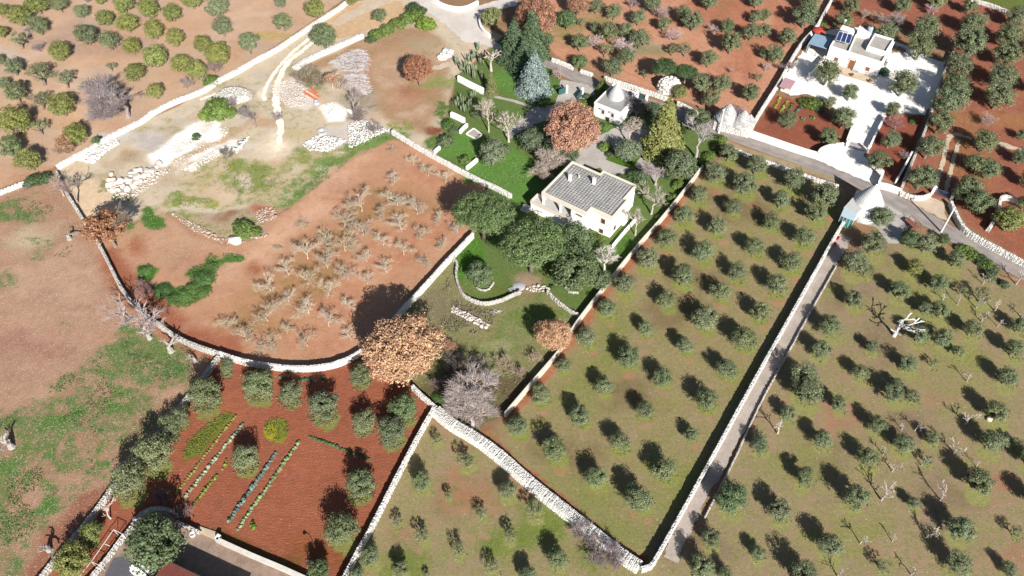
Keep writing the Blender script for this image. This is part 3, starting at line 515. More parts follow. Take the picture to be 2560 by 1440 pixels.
def survey(lst, group, field, bands=None, ratio=1.0):
    RT = {'G': 1.1, 'D': 1.1}
    out = []
    for (u, v, r, k) in lst:
        R = r*mpp(v, 2.0)*.92; hc = R*RT.get(k, 1.2); b = G(u, v, hc)
        if any(math.hypot(b[0]-t['base'][0], b[1]-t['base'][1]) < .55*max(R, t['R']) for t in TREES + out): continue
        out.append(dict(u=u, v=v, R=R, base=(b[0], b[1], 0), kind=k, group=group))
    if bands:
        rs = sorted(t['R'] for t in out); lo, hi = rs[len(rs)//3], rs[2*len(rs)//3]
        out.sort(key=lambda t: t['v']); n = math.ceil(len(out)/bands)
        for bi in range(bands):
            row = sorted(out[bi*n:(bi+1)*n], key=lambda t: t['u'])
            for i, t in enumerate(row):
                size = 'small' if t['R'] < lo else ('large' if t['R'] > hi else 'mid-sized')
                t['label'] = f"{size} {KNAME[t['kind']]} olive, {ORD[i+1]} from left in {ORD[bi+1]} band down of {field}"
    TREES.extend(out); return out
survey(TAN, 'olives in the tan field', 'tan field', 6)
survey(UPM, 'olives above the road', 'upper middle grove', 5)
survey(UPR, 'olives beyond the upper right house', 'upper right grove', 5)
for t, d in zip(survey(YARD, 'olives around the white upper right house', ''), ['before the shed side of the white house', 'in the middle of the white gravel yard', 'at the terrace corner right of the white house', 'at the top corner of the driveway wall', 'small one behind the leafy bush in the yard',
        'at the gravel edge of the red vegetable plot', 'beside the vegetable rows in the red plot', 'near the curved road wall of the red plot', 'inside the narrow red plot right of the driveway', 'beside the iron driveway gate']): t['label'] = 'olive tree ' + d
MIDT = []
for ri, row in enumerate(MIDROWS):
    o = survey([(a, b, c, 'O') for a, b, c in row], 'olives of the walled middle grove', '')
    for i, t in enumerate(o): t['label'] = f"olive tree, {ORD[i+1]} from the road in {['row beside the villa wall', 'second row from the villa wall', 'third row from the villa wall', 'row beside the long gravel lane'][ri]}"
    MIDT += o
BOTT = survey(BOT, 'young olives of the bottom middle grove', 'bottom middle grove', 4)
RGTT = survey(RGT, 'olives of the right grove', 'right grove', 8)
GART = survey(GAR, 'olives of the red kitchen garden', '')
for t in GART:
    u, v = t['u'], t['v']
D_G = {(807, 1013): 'big round olive right of the yellow flower patch', (910, 1050): 'left olive of the three clustered by the garden corner', (1007, 1017): 'dark upper olive of the three clustered by the garden corner', (980, 1073): 'lowest olive of the three clustered by the garden corner',
       (725, 980): 'small round olive above the yellow flower patch', (645, 957): 'round olive by the curved orchard wall above the crop rows', (900, 1207): 'olive at the end of the short green crop line', (852, 1323): 'large olive near the lower right garden wall',
       (900, 935): 'olive tucked beside the big brown oak', (510, 978): 'big olive at the top left corner of the red garden', (447, 1040): 'upper small olive of the row on the left garden wall', (424, 1068): 'second olive down of the row on the left garden wall',
       (382, 1127): 'large olive midway along the left garden wall', (320, 1194): 'lowest large olive on the left garden wall', (613, 1140): 'lone olive between the crop rows', (225, 1330): 'round yellowish olive by the bare white fig', (180, 1403): 'large yellowish olive by the wall at the bottom left',
       (383, 1357): 'huge dark olive over the paved courtyard', (567, 917): 'tiny olive in the corner below the curved wall', (795, 1425): 'dark round olive near the courtyard wall at the bottom edge'}
for t in GART: t['label'] = D_G.get((t['u'], t['v']), 'olive tree in the red kitchen garden')

# ground cover around the surveyed trees: tufts under the crowns, hoed red earth in the walled grove
def wblob(x, y, r, **kw):
    sl = _sl([(x, y)], r*1.6 + 1)
    if XX[sl].size == 0: return
    m = smooth01((r - np.hypot(XX[sl]-x, YY[sl]-y) + EDGE[sl]*r*.9)/(r*.5))*kw.pop('k', 1.0)
    _apply(sl, m, kw.get('soil'), kw.get('veg'), None, None)
for t in MIDT:
    x, y, _ = t['base']; R = t['R']
    wblob(x + random.uniform(.1, .8)*R, y - random.uniform(.9, 1.3)*R, R*random.uniform(.35, .8), soil=C(190, 130, 98), veg=(None, .25), k=random.uniform(.25, .8)); wblob(x - .2*R, y - .7*R, R*.5, soil=C(180, 122, 88), veg=(None, .25), k=.6)
    wblob(x + .25*R, y - .2*R, R*1.05, veg=(C(150, 154, 84), .75), k=.8)
for t in BOTT + RGTT:
    x, y, _ = t['base']; R = t['R']; wblob(x + .15*R, y - .45*R, R*1.15, veg=(C(158, 156, 96), .72), k=.85)
for t in GART:
    x, y, _ = t['base']; R = t['R']
    if t['v'] < 1340: wblob(x, y - .35*R, R*1.08, veg=(C(150, 146, 84), .8), k=.9)

def build_ground():
    m, nt, b, out = mat_new('field_soils')
    co = N(nt, 'NewGeometry').outputs['Position']
    def attr(n): a = N(nt, 'Attribute'); a.attribute_name = n; return a
    soil, veg, misc = attr('soil'), attr('veg'), attr('misc')
    sep = N(nt, 'SeparateColor'); nt.links.new(misc.outputs['Color'], sep.inputs[0])
    nb = noise(nt, .12, 4, .6, co); nm = noise(nt, .7, 5, .65, co); nf = noise(nt, 4.0, 4, .7, co); ng = noise(nt, 11.0, 2, .6, co)
    base = scalec(nt, soil.outputs['Color'], maprange(nt, nm.outputs[0], .3, .7, .86, 1.12))
    base = scalec(nt, base, maprange(nt, nf.outputs[0], .3, .7, .77, 1.2)); base = scalec(nt, base, maprange(nt, nb.outputs[0], .3, .7, .93, 1.07))
    # ground cover where its density beats the patchiness
    pat = math_n(nt, 'ADD', math_n(nt, 'ADD', math_n(nt, 'MULTIPLY', nm.outputs[0], .45), math_n(nt, 'MULTIPLY', nf.outputs[0], .38)), math_n(nt, 'MULTIPLY', ng.outputs[0], .17))
    thr = maprange(nt, veg.outputs['Alpha'], 0, 1, .72, .27)
    vm = maprange(nt, math_n(nt, 'SUBTRACT', pat, thr), -.05, .06, 0, 1, True)
    n5 = noise(nt, 7.0, 3, .7, co); n6 = noise(nt, 1.7, 4, .6, co)
    vc = scalec(nt, veg.outputs['Color'], maprange(nt, n5.outputs[0], .28, .72, .66, 1.34)); vc = scalec(nt, vc, maprange(nt, n6.outputs[0], .3, .7, .82, 1.18))
    base = mixc(nt, vm, base, vc)
    # loose pale stones
    vo = N(nt, 'TexVoronoi'); vo.inputs['Scale'].default_value = 2.6; nt.links.new(co, vo.inputs['Vector'])
    vo2 = N(nt, 'TexVoronoi'); vo2.inputs['Scale'].default_value = 5.5; nt.links.new(co, vo2.inputs['Vector'])
    def stones(v, r0):
        sc_ = N(nt, 'SeparateColor'); nt.links.new(v.outputs['Color'], sc_.inputs[0])
        on = math_n(nt, 'LESS_THAN', sc_.outputs[0], sep.outputs[0]); near = maprange(nt, v.outputs['Distance'], r0*.75, r0, 1, 0)
        return math_n(nt, 'MULTIPLY', on, near)
    s1, s2 = stones(vo, .34), stones(vo2, .42)
    sm = math_n(nt, 'MULTIPLY', math_n(nt, 'MAXIMUM', s1, s2), .55)
    base = mixc(nt, sm, base, scalec(nt, mixc(nt, .55, (.56, .52, .46), soil.outputs['Color']), 1.12))
    nt.links.new(base, b.inputs['Base Color']); b.inputs['Roughness'].default_value = .95; b.inputs['Specular IOR Level'].default_value = .1
    # relief: clods, furrows, stones
    mp = N(nt, 'Mapping'); mp.inputs['Rotation'].default_value = (0, 0, .5); mp.inputs['Scale'].default_value = (.6, 2.2, 1); nt.links.new(co, mp.inputs['Vector'])
    wv = noise(nt, 1.0, 3, .6, mp.outputs[0]); wv.inputs['Distortion'].default_value = 2.6
    h = math_n(nt, 'ADD', math_n(nt, 'MULTIPLY', nf.outputs[0], .22), math_n(nt, 'MULTIPLY', math_n(nt, 'MULTIPLY', wv.outputs[0], sep.outputs[1]), .34))
    h = math_n(nt, 'ADD', h, math_n(nt, 'MULTIPLY', n5.outputs[0], .1)); h = math_n(nt, 'ADD', h, math_n(nt, 'MULTIPLY', sm, .08))
    bm = N(nt, 'Bump'); bm.inputs['Strength'].default_value = .8; bm.inputs['Distance'].default_value = .55; nt.links.new(h, bm.inputs['Height']); nt.links.new(bm.outputs[0], b.inputs['Normal'])
    fade = np.minimum(np.minimum(XX-GX0, GX1-XX), np.minimum(YY-GY0, GY1-YY)); fade = np.clip(fade/6, 0, 1)
    zz = (fbm(XX, YY, 2.2, 61) - .5)*.09*fade
    V = np.stack([XX, YY, zz], -1).reshape(-1, 3)
    idx = np.arange(NX*NY).reshape(NY, NX)
    F = np.stack([idx[:-1, :-1], idx[:-1, 1:], idx[1:, 1:], idx[1:, :-1]], -1).reshape(-1, 4)
    # the land beyond, out to the horizon
    B = 1500.0; n0 = len(V)
    ox = [-B, GX0, GX1, B]; oy = [-B, GY0, GY1, B]
    OV = np.array([(x, y, 0) for y in oy for x in ox], np.float32)
    OF = [[n0 + j*4+i, n0 + j*4+i+1, n0 + (j+1)*4+i+1, n0 + (j+1)*4+i] for j in range(3) for i in range(3) if not (i == 1 and j == 1)]
    V = np.concatenate([V, OV]); F = np.concatenate([F, np.array(OF)])
    me = npmesh('ground', V, F, m, True)
    pad = len(OV)
    for nm_, arr, fill in (('soil', np.concatenate([SOIL, np.ones((NY, NX, 1), np.float32)], -1), (.28, .18, .12, 1)), ('veg', VEG, (.12, .11, .05, .45)), ('misc', MISC, (.1, .1, 0, 0))):
        a = me.attributes.new(nm_, 'FLOAT_COLOR', 'POINT')
        a.data.foreach_set('color', np.concatenate([arr.reshape(-1, 4), np.tile(np.array(fill, np.float32), (pad, 1))]).astype(np.float32).ravel())
    tag(obj('ground', me), kind='structure')
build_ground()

# ---------------------------------------------------------------- roads, tracks, yards: sheets a few centimetres above the soil
def strip(name, px, width, mat, z=.06, jit=.15, step=.6, world=False):
    P = px if world else GP(px); P = resample(P, step); n = len(P); V = []; ac = []
    K = 7
    for i in range(n):
        a, c = P[max(i-1, 0)], P[min(i+1, n-1)]; d = Vector((c[0]-a[0], c[1]-a[1], 0)).normalized(); nr = Vector((-d.y, d.x, 0))
        w = width if not callable(width) else width(i/(n-1))
        l, r = w/2 + random.uniform(-jit, jit), w/2 + random.uniform(-jit, jit)
        for k in range(K):
            t = k/(K-1); p = Vector((P[i][0], P[i][1], z)) + nr*(l - (l+r)*t); V.append(tuple(p)); ac.append(t)
    F = [(i*K+k+1, i*K+k, (i+1)*K+k, (i+1)*K+k+1) for i in range(n-1) for k in range(K-1)]
    me = npmesh(name, V, F, mat)
    at = me.attributes.new('across', 'FLOAT', 'POINT'); at.data.foreach_set('value', np.array(ac, np.float32))
    return tag(obj(name, me), kind='structure')
def resample(P, step):
    P = [Vector(p) for p in P]; out = [P[0]]
    # Catmull-Rom through the surveyed points, then even spacing
    dense = []
    for i in range(len(P)-1):
        p0, p1, p2, p3 = P[max(i-1, 0)], P[i], P[i+1], P[min(i+2, len(P)-1)]
        m = max(2, int((p2-p1).length/step*2))
        for k in range(m):
            t = k/m; dense.append(.5*((2*p1) + (p2-p0)*t + (2*p0-5*p1+4*p2-p3)*t*t + (3*p1-p0-3*p2+p3)*t**3))
    dense.append(P[-1]); acc = 0
    for a, c in zip(dense, dense[1:]):
        acc += (c-a).length
        if acc >= step: out.append(c); acc = 0
    if (out[-1]-P[-1]).length > step*.3: out.append(P[-1])
    return out
def sheet(name, px, mat, z=.06, jit=.25, world=False):
    P = [Vector(p) for p in (px if world else GP(px))]; Q = []
    for a, c in zip(P, P[1:] + P[:1]):
        m = max(1, int((c-a).length/.8))
        for k in range(m):
            p = a.lerp(c, k/m); q = random.uniform(-jit, jit); d = (c-a).normalized(); Q.append((p.x - d.y*q, p.y + d.x*q, z))
    me = bpy.data.meshes.new(name); me.from_pydata(Q, [], [tuple(range(len(Q)))]); me.materials.append(mat); me.update()
    return tag(obj(name, me), kind='structure')
ROAD = [(1300, 120), (1350, 146), (1400, 170), (1450, 196), (1520, 226), (1600, 254), (1690, 284), (1760, 308), (1820, 333), (1870, 352), (1926, 372), (1990, 394), (2053, 417), (2153, 457), (2235, 503), (2310, 545), (2377, 584), (2420, 610), (2503, 652), (2620, 712), (2800, 800)]
strip('asphalt_road', ROAD, 4.3, M['asphalt'], .068, .07)
sheet('dust_road', Z(640, 0, [(1040, -150), (1150, 0), (1250, 60), (1330, 120), (1420, 185), (1540, 300), (1620, 345), (1700, 330), (1790, 370), (1860, 400), (1880, 370), (1740, 285), (1690, 205), (1660, 135), (1700, 85), (1850, 66), (1960, 40), (2000, -60), (1850, -10), (1680, 40), (1580, 60), (1500, 70), (1420, 60), (1330, 10), (1280, -150)]), M['pale_road'], .06)
sheet('dust_track', Z(640, 0, [(1060, -10), (960, 45), (880, 75), (760, 130), (610, 195), (540, 180), (680, 95), (800, 40), (900, -20)]), M['sand'], .058, .4)
strip('wheel_track', [(775, 95), (735, 128), (700, 165), (672, 205), (660, 235), (662, 252)], .95, M['track'], .06, .2)
strip('wheel_track', [(790, 100), (755, 128), (718, 160), (697, 200), (690, 240), (695, 285), (702, 320), (699, 345), (696, 360)], lambda t: 1.25 + .9*math.sin(3.1*t)*t - .5*max(0, t - .8)*3, M['track'], .066, .25)
strip('dirt_path', Z(640, 0, [(1590, 320), (1560, 400), (1490, 470), (1400, 500), (1310, 515)]), lambda t: 3.2 - 1.2*t, M['sand'], .062, .5)
strip('gravel_lane', [(1676, 1400), (1722, 1290), (1818, 1110), (1918, 925), (2012, 765), (2082, 640), (2114, 590)], lambda t: 2.4 + .6*min(1, t*3), M['lane'], .064, .25)
sheet('white_gravel_yard', Z(1920, 0, [(360, 250), (100, 600), (60, 660), (170, 720), (300, 705), (400, 745), (560, 850), (640, 930), (600, 1085), (740, 1115), (885, 855), (1000, 850), (1175, 865), (1235, 770), (1310, 550), (1330, 470), (1220, 440), (1000, 330), (700, 200), (500, 220)]), M['white_gravel'], .062)
sheet('gravel_apron', Z(1920, 0, [(585, 1080), (740, 1112), (715, 1170), (880, 1290), (850, 1330), (800, 1385), (560, 1290), (350, 1190), (400, 1130), (470, 1095)]), M['white_gravel'], .072)
sheet('concrete_drive', [(1402, 200), (1470, 212), (1488, 235), (1466, 246), (1440, 262), (1400, 277), (1375, 300), (1335, 312), (1300, 330), (1275, 348), (1262, 338), (1300, 300), (1330, 270), (1385, 264), (1393, 240)], M['drive'], .073)
sheet('gravel_forecourt', [(1480, 345), (1560, 312), (1650, 330), (1650, 400), (1575, 385), (1530, 375), (1500, 420), (1470, 425), (1430, 405), (1450, 375)], M['drive'], .062)
sheet('villa_terrace', [(1482, 400), (1500, 395), (1575, 422), (1560, 445), (1505, 425)], M['drive'], .066, .1)
sheet('garden_path', [(1600, 392), (1645, 402), (1655, 430), (1640, 455), (1606, 440), (1588, 415)], M['drive'], .066)
strip('garden_path', [(1200, 232), (1240, 243), (1285, 253), (1330, 268)], 1.0, M['drive'], .066, .08)
sheet('trullo_apron', Z(2060, 440, [(870, 340), (1100, 500), (1360, 640), (1320, 760), (1200, 820), (1110, 1000), (960, 1015), (860, 850), (760, 760), (500, 700), (430, 560), (560, 450)], 6), M['drive'], .063)
sheet('sandy_apron', Z(2060, 440, [(1240, 345), (1560, 330), (1700, 350), (1830, 410), (1790, 480), (1830, 600), (1880, 690), (1760, 640), (1480, 490)], 6), M['sand'], .058)
sheet('paved_courtyard', [(345, 1300), (365, 1284), (395, 1276), (425, 1282), (445, 1305), (496, 1330), (545, 1352), (640, 1400), (745, 1445), (800, 1480), (760, 1560), (200, 1560), (240, 1440), (300, 1360), (322, 1330)], M['paving'], .066, .05)
sheet('tiled_terrace', [(283, 1396), (310, 1390), (360, 1410), (400, 1440), (390, 1520), (240, 1520), (262, 1440)], simple('blue_grey_tiles', C(110, 108, 116), .2, 2), .072, .02)
for pts in ([(2372, 345), (2358, 400), (2345, 445), (2336, 480)], [(2398, 350), (2383, 400), (2372, 445), (2362, 485)]): strip('wheel_track', pts, .9, M['sand'], .062, .2)
strip('wheel_track', [(2372, 345), (2390, 335), (2415, 343), (2430, 348)], 1.2, M['sand'], .066, .3)
strip('dirt_path', [(2490, 358), (2540, 372), (2600, 392)], 1.6, M['sand'], .062, .3)
# ---------------------------------------------------------------- walls
CUBE = np.array([(-1, -1, -1), (1, -1, -1), (1, 1, -1), (-1, 1, -1), (-1, -1, 1), (1, -1, 1), (1, 1, 1), (-1, 1, 1)], np.float32)*.5
CUBEF = np.array([(3, 2, 1, 0), (4, 5, 6, 7), (0, 1, 5, 4), (1, 2, 6, 5), (2, 3, 7, 6), (3, 0, 4, 7)], np.int32)
def stones_mesh(name, C_, S_, A_, mat, jit=.28, tilt=.25):
    """one rough block per row: centre, size, yaw"""
    C_, S_, A_ = np.asarray(C_, np.float32), np.asarray(S_, np.float32), np.asarray(A_, np.float32); n = len(C_)
    v = CUBE[None]*(1 + RS.uniform(-jit, jit, (n, 8, 3))); v[:, 4:, :2] *= RS.uniform(.6, .95, (n, 1, 1)); v = v*S_[:, None, :]
    t = RS.uniform(-tilt, tilt, (n, 1)); v[..., 2] += v[..., 0]*t
    ca, sa = np.cos(A_)[:, None], np.sin(A_)[:, None]
    x = v[..., 0]*ca - v[..., 1]*sa; y = v[..., 0]*sa + v[..., 1]*ca
    V = np.stack([x, y, v[..., 2]], -1) + C_[:, None, :]
    F = (CUBEF[None] + (np.arange(n)*8)[:, None, None]).reshape(-1, 4)
    return npmesh(name, V.reshape(-1, 3), F, mat)
def wall(label, px, w=.9, h=1.3, style='stone', size=.34, name=None, group=None, step=.7, survey_z=None, mat=None):
    if style != 'plaster': w *= .62 if style != 'rubble' else .85
    P = resample(GP(px, h if survey_z is None else survey_z), step); n = len(P)
    nm = name or ('dry_stone_wall' if style in ('stone', 'white', 'rubble') else 'garden_wall')
    mid = P[n//2]; o = Vector((mid.x, mid.y, 0))
    root = empty(nm, o, label, 'wall', group)
    V = []; rows = []
    for i in range(n):
        a, c = P[max(i-1, 0)], P[min(i+1, n-1)]; d = (c-a); d.z = 0; d.normalize(); nr = Vector((-d.y, d.x, 0))
        hh = h*(1 + (random.uniform(-.03, .03) if style != 'plaster' else 0)); ww = w*(1 + (random.uniform(-.04, .04) if style != 'plaster' else 0))
        p = Vector((P[i].x, P[i].y, 0)) - o; bat = .05 if style != 'plaster' else 0.0
        if style == 'rubble': bat = .35
        for q, z in ((ww/2 + bat, -.1), (ww/2, hh), (-ww/2, hh), (-ww/2 - bat, -.1)): V.append(p + nr*q + Vector((0, 0, z)))
        rows.append((p, d, nr, ww, hh))
    F = [(i*4+k, i*4+k+1, (i+1)*4+k+1, (i+1)*4+k) for i in range(n-1) for k in range(3)] + [(0, 3, 2, 1), ((n-1)*4, (n-1)*4+1, (n-1)*4+2, (n-1)*4+3)]
    F = [f[::-1] for f in F]
    core = {'stone': M['core'], 'white': M['core_white'], 'rubble': M['stone_white'], 'plaster': mat or M['white']}[style]
    mb = MB(); mb.add(V, F); mb.build('wall_core', core, root)
    if style == 'plaster':
        mc = MB(); VV = []
        for p, d, nr, ww, hh in rows:
            for q, z in ((ww/2 + .05, hh + .003), (ww/2 + .05, hh + .08), (-ww/2 - .05, hh + .08), (-ww/2 - .05, hh + .003)): VV.append(p + nr*q + Vector((0, 0, z)))
        FF = [(i*4+k, i*4+(k+1) % 4, (i+1)*4+(k+1) % 4, (i+1)*4+k)[::-1] for i in range(n-1) for k in range(4)] + [(0, 1, 2, 3), ((n-1)*4+3, (n-1)*4+2, (n-1)*4+1, (n-1)*4)]
        mc.add(VV, FF); mc.build('coping', M['coping'] if mat else M['white'], root)
        return root
    cs, ss, aa = [], [], []
    for i in range(n-1):
        p, d, nr, ww, hh = rows[i]; L = step; yaw = math.atan2(d.y, d.x); bat = .35 if style == 'rubble' else .05
        m = max(1, round(L/size))
        for k in range(m):
            q = p + d*(L*(k + random.random()*.6)/m)
            nt_ = max(2, round(ww/size))
            for j in range(nt_):
                t = -ww/2 + ww*(j + .5)/nt_ + random.uniform(-.05, .05)
                zz = hh - .02 + random.uniform(-.05, .06) + (random.uniform(0, .2)*(1 - abs(t)/ww) if style == 'rubble' else 0)
                cs.append(q + nr*t + Vector((0, 0, zz))); ss.append((size*random.uniform(.75, 1.25), ww/nt_*random.uniform(.8, 1.15), size*random.uniform(.35, .6))); aa.append(yaw + random.uniform(-.3, .3)*(4 if style == 'rubble' else 1))
            nz = max(1, round(hh/(size*.75)))
            for sgn in (-1, 1):
                for j in range(nz):
                    z = hh*(j + .45)/nz; off = ww/2 + bat*(1 - z/hh) - .03
                    cs.append(q + nr*(sgn*off) + d*random.uniform(-.5, .5)*size + Vector((0, 0, z))); ss.append((size*random.uniform(.8, 1.2), .16, hh/nz*random.uniform(.8, 1.02))); aa.append(yaw + random.uniform(-.12, .12))
    st = obj('stones', stones_mesh('stones', cs, ss, aa, {'stone': M['stone'], 'white': M['stone_white'], 'rubble': M['stone_white']}[style]), root); st['kind'] = 'stuff'
    return root
wall('dry stone wall down the left field from its upper corner', [(140, 428), (150, 452), (165, 480), (185, 512), (210, 552)], .85, 1.2)
wall('dry stone wall bending between the left field and red orchard', [(240, 597), (265, 645), (298, 710), (325, 748), (350, 772), (372, 790), (430, 832), (480, 858), (545, 880)], .85, 1.3)
wall('long curved pale stone wall round the lower side of the orchard', [(548, 879), (600, 897), (660, 908), (720, 915), (790, 914), (850, 901), (905, 872), (960, 822), (1010, 765), (1060, 712), (1120, 646), (1184, 580)], .75, 1.5, 'white')
wall('straight stone wall on the left side of the kitchen garden', [(543, 890), (520, 922), (490, 962), (450, 1012), (400, 1073), (340, 1145), (280, 1217), (220, 1297), (160, 1368), (100, 1440), (40, 1515)], .95, 1.1)
wall('straight pale stone wall on the right side of the kitchen garden', [(1085, 1016), (1040, 1096), (985, 1202), (930, 1310), (885, 1392), (840, 1480)], .85, 1.3, 'white')
wall('short stone wall joining the big oak to the garden corner', [(1030, 962), (1048, 980), (1066, 996), (1086, 1014)], .85, 1.2, 'white')
wall('wide white rubble wall along the lower edge of the middle grove', [(1090, 1022), (1130, 1056), (1190, 1092), (1250, 1136), (1330, 1206), (1400, 1262), (1480, 1325), (1550, 1380), (1604, 1416)], 2.0, 1.0, 'rubble', .2)
wall('long straight white stone wall beside the gravel lane', [(1604, 1420), (1628, 1410), (1650, 1376), (1714, 1262), (1794, 1117), (1894, 935), (1995, 755), (2076, 610), (2110, 552)], .8, 1.4, 'white')
wall('low stone kerb along the right side of the gravel lane', [(1762, 1292), (1830, 1160), (1900, 1010), (1960, 900), (2030, 772), (2092, 662)], .3, .5, 'stone', .35)
wall('bright white stone wall bordering the tan olive field', [(143, 413), (190, 386), (233, 363), (283, 333), (350, 300), (383, 277), (433, 252), (507, 222), (547, 197), (587, 177), (640, 147), (690, 120), (740, 87), (800, 47), (847, 17), (880, -6), (960, -50)], 1.35, 1.1, 'white', .32)
wall('short thick white wall between the track and brush pile', [(735, 167), (773, 143), (847, 110), (908, 83)], 1.6, 1.2, 'white', .32)
wall('row of big white blocks at the left picture edge', [(-40, 492), (-10, 482), (20, 470), (62, 455)], 1.3, .8, 'white', .6)
wall('white stone wall between the orchard and the upper lawn', [(980, 325), (1033, 357), (1073, 380), (1133, 413), (1190, 443), (1235, 463), (1280, 487)], .95, 1.2, 'white')
wall('short rubble wall along the road beside the blue spruce', [(1380, 145), (1405, 154), (1432, 166)], .9, 1.0, 'white')
wall('tiny rubble wall piece along the road near the round bush', [(1452, 174), (1465, 178), (1482, 184)], .9, .9, 'white')
wall('pale rubble wall on the grove side of the upper road', [(1512, 191), (1580, 213), (1640, 233), (1684, 249)], .95, 1.1, 'white')
wall('short rubble wall leading down to the double trullo', [(1694, 253), (1720, 266), (1745, 281)], .9, 1.0, 'white')
wall('white wall on the left of the upper right property', [(2082, -8), (2062, 28), (2040, 66), (2004, 106), (1972, 158), (1950, 200), (1920, 247), (1893, 290), (1880, 318)], .85, 1.6, 'white')
wall('white plastered wall along the road below the red vegetable plot', [(1872, 326), (1934, 347), (1990, 366), (2046, 383)], .5, 1.7, 'plaster')
wall('curved white plaster wall at the left of the driveway gate', [(2046, 383), (2054, 371), (2078, 362), (2110, 358)], .4, 1.7, 'plaster')
wall('low white wall on the left side of the driveway', [(2118, 352), (2124, 335), (2132, 315)], .4, 1.0, 'plaster')
wall('white wall on the right side of the driveway', [(2176, 364), (2194, 326), (2214, 288)], .4, 1.2, 'plaster')
wall('short curved white wall at the right of the driveway apron', [(2198, 455), (2205, 440), (2208, 428)], .4, 1.6, 'plaster')
wall('white roadside wall below the narrow red plot', [(2196, 457), (2225, 463), (2254, 474)], .5, 1.5, 'plaster')
wall('stone wall between the narrow red plot and right grove', [(2330, 280), (2310, 332), (2290, 382), (2270, 430), (2256, 466)], .8, 1.3, 'stone')
wall('stone wall behind the row of olives right of the yard', [(2384, 128), (2358, 187), (2334, 253), (2330, 278)], .7, 1.2, 'stone')
wall('thin pale wall inside the narrow red plot', [(2241, 452), (2262, 415), (2281, 379)], .3, 1.0, 'plaster')
wall('curved white rubble wall left of the blue iron gate', [(2254, 478), (2280, 488), (2307, 490), (2326, 483)], .8, 1.2, 'white')
wall('white rubble wall right of the blue iron gate along the road', [(2379, 503), (2388, 524), (2402, 553), (2420, 575), (2453, 595), (2503, 622), (2560, 652), (2640, 694)], 1.0, 1.3, 'white')
wall('old stone enclosure wall at the right picture edge', [(2474, 568), (2488, 548), (2497, 527), (2504, 492), (2522, 490), (2545, 497)], .9, 1.3, 'white')
wall('low rubble wall on the lower side of the road', [(1813, 362), (1852, 377), (1885, 391), (1940, 410), (1990, 428), (2043, 447), (2095, 463)], .95, .8, 'white')
wall('curving pale garden wall round the small round tree', [(1133, 643), (1142, 657), (1140, 687), (1153, 727), (1180, 747), (1213, 755), (1250, 748), (1280, 735), (1298, 728)], .5, .9, 'stone', .38)
wall('curved garden wall running down to the balustrade wall', [(1368, 725), (1390, 747), (1420, 770), (1450, 787)], .5, .9, 'stone', .38)
wall('low stone arc at the foot of the small round tree', [(1193, 718), (1205, 724), (1220, 722), (1232, 708)], .3, .35, 'stone', .3)
wall('low stone arc on the lawn below the dark oaks', [(1412, 715), (1422, 727), (1442, 730)], .3, .35, 'stone', .3)
wall('white garden wall beside the grey cactus hedge', [(1145, 190), (1177, 207), (1208, 222)], .6, 1.5, 'plaster')
wall('short white wall near the left garden cactus clump', [(1127, 281), (1143, 288), (1161, 297)], .6, 1.3, 'plaster')
wall('tiny white wall beside the framed sand pit', [(1150, 327), (1158, 318), (1168, 309)], .5, .9, 'plaster')
wall('short white wall stub at the grey olive on the lawn', [(1166, 418), (1180, 407), (1193, 396)], .5, .9, 'plaster')
wall('small white wall stub by the dark lawn shrub', [(1086, 378), (1092, 372), (1099, 366)], .5, .8, 'plaster')
wall('low white retaining wall at the right side of the villa', [(1532, 614), (1560, 580), (1592, 544)], .4, .7, 'plaster')
wall('curved white wall at the top edge of the dust road', [(1080, -8), (1100, 6), (1117, 13), (1143, 18), (1167, 15), (1195, 2)], .5, 1.2, 'plaster')
wall('curved white wall by the olive at the dust road bend', [(1199, 38), (1200, 55), (1207, 72), (1224, 86)], .5, 1.1, 'plaster')
wall('curved stone wall of the courtyard under the dark olive', [(338, 1296), (347, 1286), (365, 1274), (392, 1268), (421, 1272), (443, 1286)], .5, .9, 'stone', .36)
wall('low stone wall right of the dark courtyard olive', [(441, 1302), (472, 1316), (497, 1328)], .5, .9, 'stone', .36)
wall('straight stone wall on the left side of the courtyard', [(336, 1299), (324, 1320), (294, 1356), (270, 1388), (240, 1424), (190, 1480)], .75, .9, 'stone', .4)
wall('pale stone wall on the right side of the courtyard', [(540, 1347), (590, 1370), (640, 1392), (700, 1417), (760, 1444), (820, 1472)], .55, 1.0, 'plaster', mat=simple('weathered_plaster', (.52, .475, .42), .25, .8))
wall('low cream wall end at the courtyard step', [(548, 1336), (544, 1342), (540, 1348)], .5, 1.0, 'plaster')
wall('low white wall piece at the far top right', [(2430, -4), (2460, 4), (2490, 14), (2530, 30), (2600, 56)], .7, 1.0, 'white')
wall('rubble wall along the left track edge by the mound', [(500, 248), (540, 232)], .3, .25, 'white', .3)
